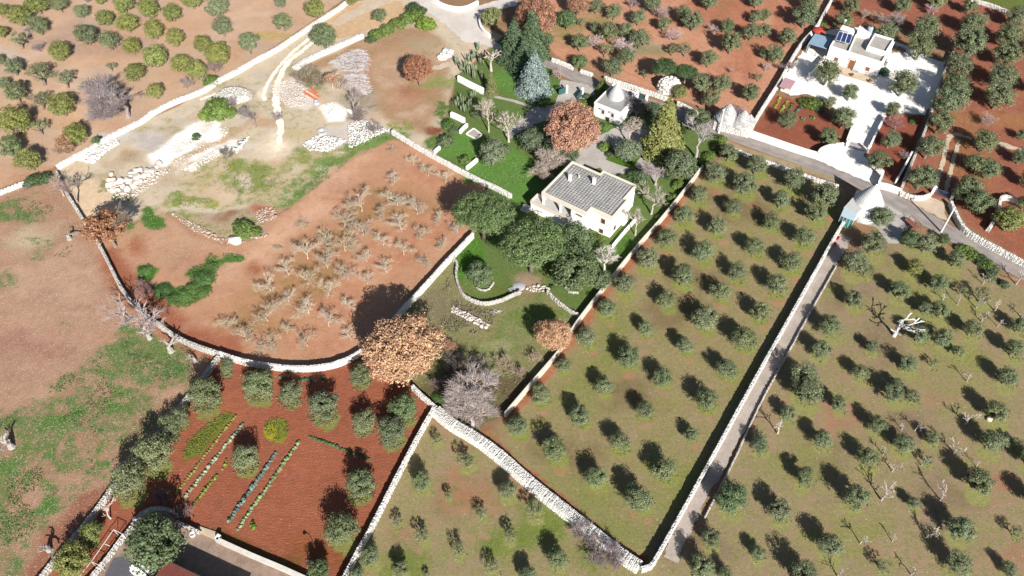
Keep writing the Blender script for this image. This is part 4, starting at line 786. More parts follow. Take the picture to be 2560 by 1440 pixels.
# balustrade wall of the villa garden: plastered base, little pierced blocks on top
def balustrade():
    px = [(1262, 1033), (1320, 965), (1395, 878), (1425, 830), (1455, 786), (1530, 690), (1600, 605), (1640, 560), (1680, 512), (1725, 455), (1757, 413)]
    r = wall('long pinkish garden wall with a pierced top beside the middle grove', px, .42, 1.1, 'plaster', survey_z=1.4, mat=M['pink_plaster'])
    P = resample(GP(px, 1.4), .62); cs, ss, aa = [], [], []
    mb = MB()
    for a, c in zip(P, P[1:]):
        d = c-a; yaw = math.atan2(d.y, d.x); q = a - r.location
        cs.append((q.x, q.y, 1.29)); ss.append((.26, .2, .22)); aa.append(yaw)
    st = obj('pierced_blocks', stones_mesh('pierced_blocks', cs, ss, aa, M['cream'], .03, 0), r); st['kind'] = 'stuff'
    V = []
    for i, p in enumerate(P):
        a, c = P[max(i-1, 0)], P[min(i+1, len(P)-1)]; d = (c-a).normalized(); nr = Vector((-d.y, d.x, 0)); q = p - r.location; q.z = 0
        for o_, z in ((.16, 1.403), (.16, 1.5), (-.16, 1.5), (-.16, 1.403)): V.append(q + nr*o_ + Vector((0, 0, z)))
    m = len(P); mb.add(V, [(i*4+k, (i+1)*4+k, (i+1)*4+(k+1) % 4, i*4+(k+1) % 4) for i in range(m-1) for k in range(4)]); mb.build('top_rail', M['cream'], r)
balustrade()

# ---------------------------------------------------------------- buildings
def local(A, e1, s, t, side=1):
    """point s along e1 and t to its left (side 1) or right (side -1)"""
    return (A[0] + e1[0]*s - side*e1[1]*t, A[1] + e1[1]*s + side*e1[0]*t)
def ray_wall(p0, p1, u, v):
    dx, dy = u-1280.0, 720.0-v; D = Vector((dx, FPX*CP + dy*SP, -FPX*SP + dy*CP)); o = Vector((0, 0, CAM_H))
    a = Vector((p0[0], p0[1], 0)); e = Vector((p1[0]-p0[0], p1[1]-p0[1], 0)); L = e.length; e.normalize(); n = Vector((-e.y, e.x, 0))
    t = (a-o).dot(n)/D.dot(n); p = o + D*t
    return (p-a).dot(e), p.z
def window(parent, p0, p1, s, z, w, h, frame, pane, out=1, name='window', shut=True, lintel=None):
    """window centred at s along p0->p1, height z; frame, two shutters (or panes), sill"""
    e = Vector((p1[0]-p0[0], p1[1]-p0[1], 0)).normalized(); n = Vector((e.y, -e.x, 0))*out; rz = math.atan2(e.y, e.x)
    c = Vector((p0[0], p0[1], 0)) + e*s - parent.location; c.z = z
    fr = MB()
    for dx, sx, dz, sz in ((-w/2 - .05, .1, 0, h + .2), (w/2 + .05, .1, 0, h + .2), (0, w - .004, h/2 + .05, .1), (0, w - .004, -h/2 - .05, .1)):
        fr.box(c + e*dx + n*.02 + Vector((0, 0, dz)), (sx, .12, sz), rz)
    wo = fr.build(name, frame, parent)
    MB().box(c + n*.0, (w, .05, h), rz).build('pane', M['glass'], wo)
    if shut:
        for q in (-1, 1):
            sh = MB(); sh.box(c + e*(q*w/4) + n*.045, (w/2 - .03, .03, h - .04), rz)
            for k in range(7): sh.box(c + e*(q*w/4) + n*.07 + Vector((0, 0, h*(-.42 + .14*k))), (w/2 - .1, .025, h*.06), rz)
            sh.build('shutter', pane, wo)
    MB().box(c + n*.1 + Vector((0, 0, -h/2 - .14)), (w + .3, .24, .07), rz).build('sill', M['coping'], wo)
    if lintel: MB().box(c + n*.3 + Vector((0, 0, h/2 + .35)), (w + .7, .62, .09), rz).build('canopy', M['concrete'], wo)
    return wo
def door(parent, p0, p1, s, w, h, mat, out=1, z0=0.08):
    e = Vector((p1[0]-p0[0], p1[1]-p0[1], 0)).normalized(); n = Vector((e.y, -e.x, 0))*out; rz = math.atan2(e.y, e.x)
    c = Vector((p0[0], p0[1], 0)) + e*s - parent.location; c.z = z0 + h/2
    d = MB().box(c + n*.03, (w, .08, h), rz).build('door', mat, parent)
    f = MB()
    for q in (-1, 1): f.box(c + e*(q*(w/2 + .08)) + n*.04, (.15, .14, h), rz)
    f.box(c + n*.04 + Vector((0, 0, h/2 + .08)), (w + .31, .14, .15), rz); f.build('frame', M['coping'], d)
    MB().box(c + e*(w*.36) + n*.1, (.05, .06, .14), rz).build('handle', M['dark_metal'], d)
    return d
def parapet_ring(mb, poly, z0, z1, th):
    n = len(poly); a = sum(poly[i][0]*poly[(i+1) % n][1] - poly[(i+1) % n][0]*poly[i][1] for i in range(n))
    P = poly if a > 0 else poly[::-1]
    V = []
    for i in range(n):
        p, q, r = Vector(P[i-1]).to_2d(), Vector(P[i]).to_2d(), Vector(P[(i+1) % n]).to_2d()
        d1 = (q-p).normalized(); d2 = (r-q).normalized(); n1 = Vector((-d1.y, d1.x)); n2 = Vector((-d2.y, d2.x)); b = (n1+n2); b = b/b.length_squared*2 if b.length > .01 else n1
        i_ = q + b*th
        V += [(q.x, q.y, z0), (q.x, q.y, z1), (i_.x, i_.y, z1), (i_.x, i_.y, z0)]
    F = [(i*4+k, ((i+1) % n)*4+k, ((i+1) % n)*4+k+1, i*4+k+1) for i in range(n) for k in range(3)]
    mb.add(V, F)
def tiles(name, inside_poly, z, A, e1, side, size, mat, parent, gap=.04):
    """paving slabs laid in rows, every slab its own block"""
    cs, ss, aa = [], [], []; yaw = math.atan2(e1[1], e1[0]); xs = [p[0] for p in inside_poly]; ys = [p[1] for p in inside_poly]
    for i in range(int(min(xs)/size) - 1, int(max(xs)/size) + 2):
        for j in range(int(min(ys)/size) - 1, int(max(ys)/size) + 2):
            s, t = (i + .5)*size, (j + .5)*size
            if all(inside(np.array([s+a*size*.45]), np.array([t+b*size*.45]), inside_poly)[0] for a in (-1, 1) for b in (-1, 1)):
                q = local(A, e1, s, t, side); o_ = parent.parent.location; cs.append((q[0] - o_.x, q[1] - o_.y, z + random.uniform(0, .012))); ss.append((size - gap, size - gap, .05)); aa.append(yaw)
    o = obj(name, stones_mesh(name, cs, ss, aa, mat, .012, .0), parent); o['kind'] = 'stuff'; return o
def relpoly(poly, root): return [(p[0] - root.location.x, p[1] - root.location.y) for p in poly]

def villa():
    A = (13.28, 138.63); e1 = (.8209, -.5711); L = lambda s, t: local(A, e1, s, t, -1)
    ctr = L(8, 6); r = empty('villa', (*ctr, 0), 'two storey cream villa with a flat grey slab roof and loggia', 'house')
    HR = 6.1
    st = [(0, 0), (7.2, 0), (7.2, -1.25), (15.25, -1.25), (15.25, 3.6), (16.05, 3.6), (16.05, 10.1), (11, 10.1), (11, 12), (0, 12)]
    full = [L(*p) for p in st]
    # lower storey reaches forward under the loggia terrace
    low = [L(*p) for p in [(-2.2, 10.4), (-2.2, 13.0), (7.2, 12.9), (7.2, 12.02), (11, 12.02), (11, 10.1), (16.05, 10.1), (16.05, 3.6), (15.25, 3.6), (15.25, -1.25), (7.2, -1.25), (7.2, 0), (0, 0), (0, 10.4)]]
    up = [L(*p) for p in [(0, 0), (7.2, 0), (7.2, -1.25), (15.25, -1.25), (15.25, 3.6), (16.05, 3.6), (16.05, 10.1), (11, 10.1), (11, 12), (7.3, 12), (7.3, 9.0), (0, 9.0)]]
    MB().prism(relpoly(low, r), -.2, 2.5).build('ground_storey_wall', M['white'], r)
    MB().prism(relpoly(up, r), 2.503, 5.2).build('upper_storey_wall', M['white'], r)
    rf = MB().prism(relpoly([L(s_, t_) for s_, t_ in st], r), 5.203, HR - .3).build('roof', M['roof_bed'], r)
    pm = MB(); big = [(-.12, -.12), (7.08, -.12), (7.08, -1.37), (15.37, -1.37), (15.37, 3.48), (16.17, 3.48), (16.17, 10.22), (11.12, 10.22), (11.12, 12.12), (-.12, 12.12)]
    parapet_ring(pm, relpoly([L(*p) for p in big], r), 5.1, HR, .36); pm.build('parapet', M['cream'], r)
    tiles('roof_slabs', [(s_ + (.28 if s_ < 7 else -.28), t_ + (.28 if t_ < 6 else -.28)) for s_, t_ in st], HR - .28, A, e1, -1, .66, M['roof_grey'], rf, .03)
    # loggia terrace: floor, parapet, corner pier
    fl = MB().prism(relpoly([L(-2.0, 9.05), L(7.25, 9.05), L(7.15, 12.75), L(-2.0, 12.85)], r), 2.503, 2.56).build('terrace_floor', M['concrete'], r)
    pp = MB()
    for a, b in (((-2.2, 10.4), (-2.2, 13.0)), ((-2.2, 13.0), (7.2, 12.9)), ((0, 10.3), (-2.2, 10.3))):
        p, q = Vector(L(*a)), Vector(L(*b)); c = (p+q)/2; d = q-p
        pp.box((c.x - r.location.x, c.y - r.location.y, 2.85), (d.length + .18, .2, .78), math.atan2(d.y, d.x))
    pp.build('terrace_parapet', M['pink_plaster'], r)
    for s_, t_ in ((.25, 11.75), (4.6, 11.75)):
        q = L(s_, t_); MB().box((q[0] - r.location.x, q[1] - r.location.y, 3.8), (.4, .4, 2.6), math.atan2(e1[1], e1[0])).build('loggia_pier', M['white'], r)
    for s_, t_, hh, w in ((2.8, 5.4, 1.5, .62), (3.95, 3.5, .55, .24), (7.6, 3.4, 1.5, .62)):
        q = L(s_, t_); c = MB().box((q[0] - r.location.x, q[1] - r.location.y, HR - .2 + hh/2), (w, w*.8, hh), math.atan2(e1[1], e1[0])).build('chimney', M['white'], r)
        MB().box((q[0] - r.location.x, q[1] - r.location.y, HR - .2 + hh + .06), (w + .14, w*.8 + .14, .1), math.atan2(e1[1], e1[0])).build('chimney_cap', M['coping'], c)
    # side ledge on the right, and openings
    MB().prism(relpoly([L(16.07, 3.6), L(16.8, 3.6), L(16.8, 5.4), L(16.07, 5.4)], r), 0, 4.9).build('side_bay', M['white'], r)
    f0, f1 = L(11, 10.1), L(16.05, 10.1)
    for (u, v), w, h in (((1508, 553), .95, 1.35), ((1503, 577.5), .95, 1.2)):
        s, z = ray_wall(f0, f1, u, v); window(r, f0, f1, s, z, w, h, M['coping'], M['wood'])
    g0, g1 = L(7.3, 12.0), L(11, 12.0)
    s, z = ray_wall(g0, g1, 1452, 539); window(r, g0, g1, 2.0, 4.4, 1.5, .45, M['coping'], M['wood'], shut=False)
    h0, h1 = L(0, 9.0), L(7.3, 9.0); door(r, h0, h1, 5.6, 1.4, 2.2, M['wood'], z0=2.57); window(r, h0, h1, 2.2, 4.0, 1.4, 1.2, M['coping'], M['wood'])
    k0, k1 = L(16.05, 10.1), L(16.05, 5.4); window(r, k0, k1, 1.7, 1.6, 1.0, 1.3, M['coping'], M['wood'])
    # outside steps at the left end
    for k in range(3): MB().prism(relpoly([L(-4.2, 12.6 + .5*k), L(-2.3, 12.6 + .5*k), L(-2.3, 13.1 + .5*k - .004), L(-4.2, 13.1 + .5*k - .004)], r), 0, .9 - .28*k).build('step', M['concrete'], r)
villa()

def small_house():
    A = (19.92, 162.84); e1 = (.8259, -.5638); L = lambda s, t: local(A, e1, s, t, 1); HR = 3.8; ctr = L(3.5, 4.6)
    r = empty('trullo_house', (*ctr, 0), 'small square white house with one stone cone on its roof', 'house')
    poly = [L(0, 0), L(7.2, 0), L(7.2, 9.1), L(0, 9.1)]
    MB().prism(relpoly(poly, r), -.2, HR - .25).build('wall', M['white'], r)
    MB().prism(relpoly([L(.2, .2), L(7.0, .2), L(7.0, 8.9), L(.2, 8.9)], r), HR - .248, HR - .12).build('roof', M['roof_grey'], r)
    pm = MB(); parapet_ring(pm, relpoly([L(-.06, -.06), L(7.26, -.06), L(7.26, 9.16), L(-.06, 9.16)], r), HR - .3, HR + .12, .28); pm.build('parapet', M['white'], r)
    c = L(3.05, 5.1); cc = (c[0] - r.location.x, c[1] - r.location.y, HR - .12)
    prof = [(2.05, 0), (2.0, .35), (1.8, .85)] + [(1.8*(1 - k/9)**.92 + .12, .85 + 3.0*k/9) for k in range(1, 10)]
    # stepped courses of flat stone
    st = []
    for (r0, z0), (r1, z1) in zip(prof, prof[1:]):
        for q in range(3): st += [(r0 + (r1-r0)*q/3, z0 + (z1-z0)*q/3), (r0 + (r1-r0)*q/3 - .02, z0 + (z1-z0)*(q+.9)/3)]
    st.append(prof[-1]); co = MB().lathe(cc, st, 28).build('cone_roof', M['concrete'], r)
    MB().lathe((cc[0], cc[1], HR + 3.6), [(.16, 0), (.2, .25), (.08, .35), (.18, .5), (.2, .62), (.12, .76), (.03, .84)], 12).build('pinnacle', M['white'], co, True)
    q = L(6.6, 7.4); MB().box((q[0] - r.location.x, q[1] - r.location.y, HR + .6), (.6, .7, 1.3), math.atan2(e1[1], e1[0])).build('chimney', M['white'], r)
    f0, f1 = L(0, 0), L(7.2, 0)
    for u, v in ((1508, 279.5), (1531.5, 288)):
        s, z = ray_wall(f0, f1, u, v); window(r, f0, f1, s, z, .7, 1.15, M['coping'], M['wood'], lintel=True)
    door(r, f0, f1, 4.0, .95, 1.3, M['dark'], z0=-.1)
small_house()

def cone(mb_center, R, h, z0, mat, root, name='cone_roof', courses=16, wob=.03, sides=30, bulge=.95):
    st = []
    for k in range(courses):
        a, b = k/courses, (k+1)/courses
        ra, rb = R*(1-a)**bulge, R*(1-b)**bulge
        st += [(ra + .05, z0 + h*a), (ra + .02, z0 + h*(a + (b-a)*.85)), (max(rb + .05, .04), z0 + h*(a + (b-a)*.9))]
    mb = MB().lathe((mb_center[0], mb_center[1], 0), st, sides)
    mb.v = [(x + random.uniform(-wob, wob), y + random.uniform(-wob, wob), z + random.uniform(-wob, wob)*.5) for x, y, z in mb.v]
    return mb.build(name, mat, root)
TRULLO = simple('grey_chianca_slabs', (.47, .46, .45), .3, 1.2, bump=.05, fine=5)
TRULLO_W = simple('limewashed_slabs', (.64, .63, .615), .14, .8, bump=.03, fine=5)
def double_trullo():
    r = empty('double_trullo', (53.4, 158.2, 0), 'old pale stone trullo with two blunt cones beside the road', 'trullo')
    q = [G(1786, 306, 0), G(1860, 340, 0), G(1886, 300, 0), (49.6, 161.6, 0)]
    poly = [(48.3, 157.4), (56.0, 154.2), (58.4, 158.6), (50.6, 162.0)]
    MB().prism(relpoly(poly, r), -.1, 2.2).build('wall', M['core_white'], r)
    cs, ss, aa = [], [], []
    for a, b in zip(poly, poly[1:] + poly[:1]):
        d = Vector((b[0]-a[0], b[1]-a[1])); yaw = math.atan2(d.y, d.x); m = int(d.length/.5)
        for k in range(m):
            for j in range(6):
                t = (k + .5*(j % 2) + .25 + random.uniform(-.15, .15))/m; cs.append((a[0] + d.x*t - r.location.x, a[1] + d.y*t - r.location.y, .2 + j*.37)); ss.append((.52*random.uniform(.85, 1.15), .14, .36)); aa.append(yaw)
    o = obj('wall_stones', stones_mesh('wall_stones', cs, ss, aa, M['stone_white'], .2, .05), r); o['kind'] = 'stuff'
    for (x, y), R, h in (((51.55, 158.9), 3.0, 4.2), ((54.9, 157.3), 2.9, 3.5)):
        c = cone((x - r.location.x, y - r.location.y), R, h, 2.1, TRULLO, r, wob=.09)
    q = (56.6, 157.6); cone((q[0] - r.location.x, q[1] - r.location.y), 1.6, 2.2, 2.1, TRULLO, r, wob=.09)
double_trullo()
def roadside_trullo():
    cx, cy = 77.2, 129.6
    r = empty('whitewashed_trullo', (cx, cy, 0), 'whitewashed trullo with one pointed cone between the lane and road', 'trullo')
    MB().lathe((0, 0, -.1), [(3.15, 0), (3.1, 2.1), (3.2, 2.15), (3.2, 2.3), (.1, 2.32)], 28).build('wall', M['white'], r)
    c = cone((0, 0), 3.2, 5.0, 2.2, TRULLO_W, r, wob=.02, bulge=.85)
    MB().lathe((0, 0, 7.0), [(.14, 0), (.2, .2), (.1, .3), (.2, .45), (.05, .62)], 12).build('pinnacle', M['white'], c, True)
    # flat roofed lean-to and its rounded oven end
    P = [(71.3, 127.6), (73.9, 126.2), (76.0, 128.4), (74.0, 130.6)]
    MB().prism(relpoly(P, r), -.1, 2.5).build('annex', M['white'], r)
    MB().prism(relpoly([(71.2, 127.65), (73.9, 126.1), (76.1, 128.4), (74.0, 130.75)], r), 2.503, 2.62).build('annex_roof', M['concrete'], r)
    MB().lathe((76.4 - cx, 126.9 - cy, -.1), [(1.7, 0), (1.65, 1.0), (1.4, 1.5), (.9, 1.85), (.2, 2.0)], 20).build('oven_dome', M['white'], r, True)
    MB().box((76.1 - cx, 125.55 - cy, .6), (.5, .3, .6), .6).build('oven_mouth', M['dark'], r)
    q = (75.3, 131.9); MB().box((q[0] - cx, q[1] - cy, 1.7), (.8, .8, 3.4), -.6).build('chimney', M['white'], r)
    g = empty('glazed_porch', (71.4, 125.3, 0), 'small glazed porch with green panes under a pale blue sheet roof', 'porch')
    P = [(70.0, 125.2), (72.3, 123.7), (73.7, 126.1), (71.3, 127.5)]
    MB().prism(relpoly([(69.9, 125.2), (72.35, 123.6), (73.8, 126.0), (71.25, 127.55)], g), 2.5, 2.6, True).build('roof', simple('pale_blue_sheet', (.40, .49, .53), .1, 1, rough=.5), g)
    a, b = Vector(P[0]), Vector(P[1]); d = b-a; yaw = math.atan2(d.y, d.x)
    for k in range(4):
        c0 = a + d*((k + .5)/4); MB().box((c0.x - g.location.x, c0.y - g.location.y, 1.2), (d.length/4 - .08, .05, 2.3), yaw).build('pane', M['green_glass'] if k > 1 else M['glass'], g)
    for k in range(5):
        c0 = a + d*(k/4); MB().box((c0.x - g.location.x, c0.y - g.location.y, 1.23), (.08, .1, 2.46), yaw).build('post', M['pale_metal'], g)
    for pa, pb in ((P[1], P[2]), (P[3], P[0])):
        p, q = Vector(pa), Vector(pb); c0 = (p+q)/2; dd = q-p; MB().box((c0.x - g.location.x, c0.y - g.location.y, 1.2), (dd.length - .1, .05, 2.3), math.atan2(dd.y, dd.x)).build('side_pane', M['green_glass'], g)
roadside_trullo()

def upper_house():
    A = (82.43, 185.88); e1 = (.83992, -.5427); L = lambda s, t: local(A, e1, s, t, 1); HR = 4.5; ctr = L(6.5, 5); rz = math.atan2(e1[1], e1[0])
    r = empty('white_farmhouse', (*ctr, 0), 'long white house with solar panels, stepped flat roofs and red shutters', 'house')
    rel = lambda *pts: relpoly([L(*p) for p in pts], r)
    MB().prism(rel((0, 0), (13.5, 0), (13.5, 10.9), (-.4, 10.9)), -.2, HR - .5).build('wall', M['white'], r)
    MB().prism(rel((.3, .3), (13.2, .3), (13.2, 10.6), (-.1, 10.6)), HR - .498, HR - .44).build('roof', M['roof_cement'], r)
    pm = MB(); parapet_ring(pm, rel((-.05, -.05), (13.55, -.05), (13.55, 10.95), (-.45, 10.95)), HR - .55, HR, .35); pm.build('parapet', M['white'], r)
    MB().prism(rel((4.7, .36), (5.0, .36), (4.0, 10.5), (3.7, 10.5)), HR - .437, HR + .1).build('dividing_wall', M['white'], r)
    # raised block at the back with a sloping white gable
    MB().prism(rel((4.1, 8.6), (7.7, 8.6), (7.7, 10.6), (3.8, 10.6)), HR - .437, [HR + .9, HR + .3, HR + .3, HR + 1.7]).build('raised_gable', M['white'], r)
    lo = [(8.3, 3.6), (13.15, 3.6), (13.15, 10.5), (8.1, 10.5)]
    MB().prism(rel(*lo), HR - .437, HR + .5).build('upper_room', M['white'], r)
    MB().prism(rel((8.6, 3.9), (12.85, 3.9), (12.85, 10.2), (8.4, 10.2)), HR + .503, HR + .53).build('upper_room_roof', M['roof_cement'], r)
    pm = MB(); parapet_ring(pm, rel(*lo), HR + .5, HR + .95, .25); pm.build('upper_room_parapet', M['white'], r)
    MB().prism(rel((-.3, 8.3), (3.4, 8.3), (3.4, 10.7), (-.4, 10.7)), HR - .437, HR + .4).build('tank_base', M['white'], r)
    f0, f1 = L(0, 0), L(13.5, 0)
    for u, v in ((2090.5, 148), (2169, 172.5)):
        s, z = ray_wall(f0, f1, u, v); window(r, f0, f1, s, z, 1.0, 1.05, M['coping'], M['door_wood'])
    s, z = ray_wall(f0, f1, 2129.5, 160); d = door(r, f0, f1, s, 1.5, 2.5, M['door_wood'])
    # rounded arch round the door
    n = Vector((e1[1], -e1[0], 0)); e = Vector((e1[0], e1[1], 0)); c0 = Vector((*L(s, 0), 0)) - r.location
    arch = MB(); pts = [c0 + e*(1.05*math.cos(a)) + n*.12 + Vector((0, 0, 2.3 + 1.0*math.sin(a))) for a in [math.pi*k/10 for k in range(11)]]
    arch.tube(pts, .13, 6); arch.build('arch', M['coping'], r)
    sp = empty('solar_panels', (*L(2.2, 4.0), HR), 'three blue solar panels on a frame above the white house', 'solar panel')
    o = Vector(sp.location); P0, P1, T0, T1 = [Vector((*L(*p), z)) - o for p, z in (((.4, 2.6), HR + .4), ((4.0, 3.0), HR + .4), ((.2, 4.6), HR + 1.9), ((3.7, 5.0), HR + 1.9))]
    for k in range(3):
        a, b = P0.lerp(P1, k/3 + .01), P0.lerp(P1, (k+1)/3 - .01); c, d2 = T0.lerp(T1, (k+1)/3 - .01), T0.lerp(T1, k/3 + .01); nn = (b-a).cross(d2-a).normalized()*.05
        pn = MB(); pn.add([a, b, c, d2, a+nn, b+nn, c+nn, d2+nn], [(3, 2, 1, 0), (4, 5, 6, 7), (0, 1, 5, 4), (1, 2, 6, 5), (2, 3, 7, 6), (3, 0, 4, 7)]); po = pn.build('panel', M['solar'], sp)
        fm = MB()
        for x, y in ((a, b), (b, c), (c, d2), (d2, a)): fm.tube([x + nn*1.2, y + nn*1.2], .05, 4)
        fm.build('frame', M['pale_metal'], po)
    lg = MB()
    for x in (T0, T1): lg.tube([x, Vector((x.x, x.y, -.4))], .05, 5)
    lg.build('stand', M['metal'], sp)
    w = empty('water_tank', (*L(1.4, 6.4), 0), 'white cylinder water tank behind the solar panels', 'tank')
    MB().tube([Vector((-1.3*e1[0], -1.3*e1[1], HR + 1.75)), Vector((1.3*e1[0], 1.3*e1[1], HR + 1.75))], .32, 14).build('cylinder', M['pale_metal'], w)
    MB().box((0, 0, HR + .5), (1.6, .3, 2.0), rz).build('cradle', M['metal'], w)
    w2 = G(2175, 73, 3.5); k = empty('rooftop_tank', (w2[0], w2[1], 0), 'pale blue plastic tank behind the gabled roof', 'tank'); MB().lathe((0, 0, 0), [(.8, 0), (.8, 3.9), (.6, 4.2), (.2, 4.3)], 16).build('body', simple('pale_blue_plastic', (.3, .36, .42), .1, 1), k); MB().lathe((0, 0, 4.3), [(.25, 0), (.25, .1)], 10).build('lid', M['dark_metal'], k)
    # lean-to shed with blue sheet roof
    s_ = empty('open_shed', (*L(-3, 3), 0), 'open shed with a blue grey sheet roof left of the white house', 'shed')
    rel2 = lambda *pts: relpoly([L(*p) for p in pts], s_)
    MB().prism(rel2((-5.6, .3), (-.6, .5), (-1.0, 6.2), (-5.7, 5.9)), 3.0, 3.1, True).build('roof', M['blue_roof'], s_)
    MB().prism(rel2((-5.55, 5.5), (-1.1, 5.8), (-1.1, 6.0), (-5.55, 5.7)), 0, 2.99).build('back_wall', M['dark'], s_)
    MB().prism(rel2((-5.6, .5), (-5.4, .5), (-5.4, 5.45), (-5.6, 5.45)), 0, 2.99).build('side_wall', M['concrete'], s_)
    for q in ((-5.3, .5), (-3, .55), (-.75, .6)): p = L(*q); MB().box((p[0] - s_.location.x, p[1] - s_.location.y, 1.5), (.12, .12, 2.98), rz).build('post', M['dark_metal'], s_)
    b = empty('shed_annex', (*L(-3, 8.3), 0), 'dark flat roofed store behind the blue roofed shed', 'shed'); MB().prism(relpoly([L(-4.6, 6.3), L(-.6, 6.4), L(-.6, 9.6), L(-4.4, 9.4)], b), 0, 1.9).build('wall', M['concrete'], b); MB().prism(relpoly([L(-4.7, 6.25), L(-.55, 6.3), L(-.55, 9.7), L(-4.5, 9.5)], b), 1.903, 2.0).build('roof', M['roof_bed'], b)
    t = empty('red_parasol', (*L(-5.6, 9.6), 0), 'round red canopy in the corner beside the blue roofed shed', 'canopy')
    MB().lathe((0, 0, 2.1), [(1.75, 0), (1.72, .08), (1.0, .38), (.05, .55)], 10).build('cover', M['red'], t); MB().tube([(0, 0, 0), (0, 0, 2.5)], .06, 6).build('pole', M['dark_metal'], t)
    c = empty('white_awning', (*L(15.5, 6), 0), 'white flat canopy standing right of the white house', 'canopy')
    MB().prism(relpoly([L(13.9, 4.6), L(17.1, 3.6), L(17.0, 7.1), L(13.9, 8.4)], c), [2.4]*4, [2.46]*4, True).build('cover', M['canvas'], c)
    for q in ((14.0, 4.75), (16.9, 3.85), (16.8, 6.9), (14.0, 8.2)): p = L(*q); MB().tube([(p[0] - c.location.x, p[1] - c.location.y, 0), (p[0] - c.location.x, p[1] - c.location.y, 2.4)], .05, 5).build('post', M['metal'], c)
    k = empty('pink_shed', (*L(-4, -18.3), 0), 'small shed with a faded pink sheet roof by the yard wall', 'shed')
    MB().prism(relpoly([L(-5.4, -20.6), L(-2.6, -20.2), L(-2.7, -16.2), L(-5.6, -16.1)], k), 2.15, 2.25, True).build('roof', M['pink_roof'], k)
    MB().prism(relpoly([L(-5.2, -18.8), L(-2.9, -18.5), L(-2.95, -16.4), L(-5.4, -16.3)], k), 0, 2.14).build('wall', M['cream'], k)
    for q in ((-5.2, -20.3), (-2.8, -20.0)): p = L(*q); MB().tube([(p[0] - k.location.x, p[1] - k.location.y, 0), (p[0] - k.location.x, p[1] - k.location.y, 2.14)], .06, 5).build('post', M['dark_metal'], k)
    w = empty('garden_wall', (*L(-.8, -5.8), 0), 'white diagonal wing wall in front of the white house', 'wall')
    p, q = Vector(L(-.35, -.1)), Vector(L(-1.3, -9.4)); cc = (p+q)/2; dd = q-p
    MB().box((cc.x - w.location.x, cc.y - w.location.y, .7), (dd.length, .35, 1.4), math.atan2(dd.y, dd.x)).build('wall_core', M['white'], w)
    MB().box((cc.x - w.location.x, cc.y - w.location.y, 1.44), (dd.length + .05, .42, .07), math.atan2(dd.y, dd.x)).build('coping', M['coping'], w)
    # terrace, bench, pots, lamp, wood heap
    sheet('house_terrace', [L(2.0, -.2)+(0,), L(13.4, -.2)+(0,), L(13.2, -3.6)+(0,), L(4.5, -3.9)+(0,)], M['sand'], .085, .15, True)
    bn = empty('garden_bench', G(2138, 179), 'pale blue garden bench beside the arched door', 'bench', rz=rz)
    for nm, c_, s3 in (('seat', (0, 0, .45), (1.7, .5, .08)), ('backrest', (0, .28, .8), (1.7, .07, .55)), ('leg', (-.7, 0, .22), (.08, .45, .4)), ('leg', (.7, 0, .22), (.08, .45, .4))): MB().box(c_, s3).build(nm, simple('pale_blue_paint', (.42, .52, .55), .1, 2), bn)
    for (u, v), d_ in (((2129, 190.5), 'left of the two on the house terrace'), ((2173, 205.5), 'right of the two on the house terrace')):
        pt = empty('terracotta_pot', G(u, v), 'dark terracotta pot, ' + d_, 'pot'); MB().lathe((0, 0, 0), [(.26, 0), (.42, .3), (.44, .6), (.4, .64), (.36, .55)], 14).build('vessel', M['terracotta'], pt, True)
        obj('plant', plant_mesh, pt, color=(.06, .045, .03), loc=(0, 0, .6)).scale = (.7, .7, .7)
    lp = empty('globe_lamp', (*L(-.2, 11.6), 0), 'thin lamp post with a white globe behind the white house', 'lamp'); MB().tube([(0, 0, 0), (0, 0, 5.6)], .05, 6).build('post', M['metal'], lp); MB().lathe((0, 0, 5.55), [(.1, 0), (.27, .12), (.33, .3), (.27, .48), (.1, .6)], 14).build('globe', M['canvas'], lp, True)
    hp = empty('firewood_heap', G(2240, 125), 'heap of cut firewood logs right of the white house', 'firewood')
    lm = MB()
    for i in range(160):
        a = random.uniform(0, 6.28); q = random.random()**.6; x, y = q*2.6*math.cos(a), q*1.7*math.sin(a); z = .1 + 1.0*(1-q)*random.random(); t_ = random.uniform(0, 6.28); dv = Vector((math.cos(t_), math.sin(t_), random.uniform(-.2, .2)))*.25
        lm.tube([Vector((x, y, z)) - dv, Vector((x, y, z)) + dv], .07, 5)
    o = lm.build('logs', simple('cut_wood', (.36, .25, .15), .4, 3), hp); o['kind'] = 'stuff'

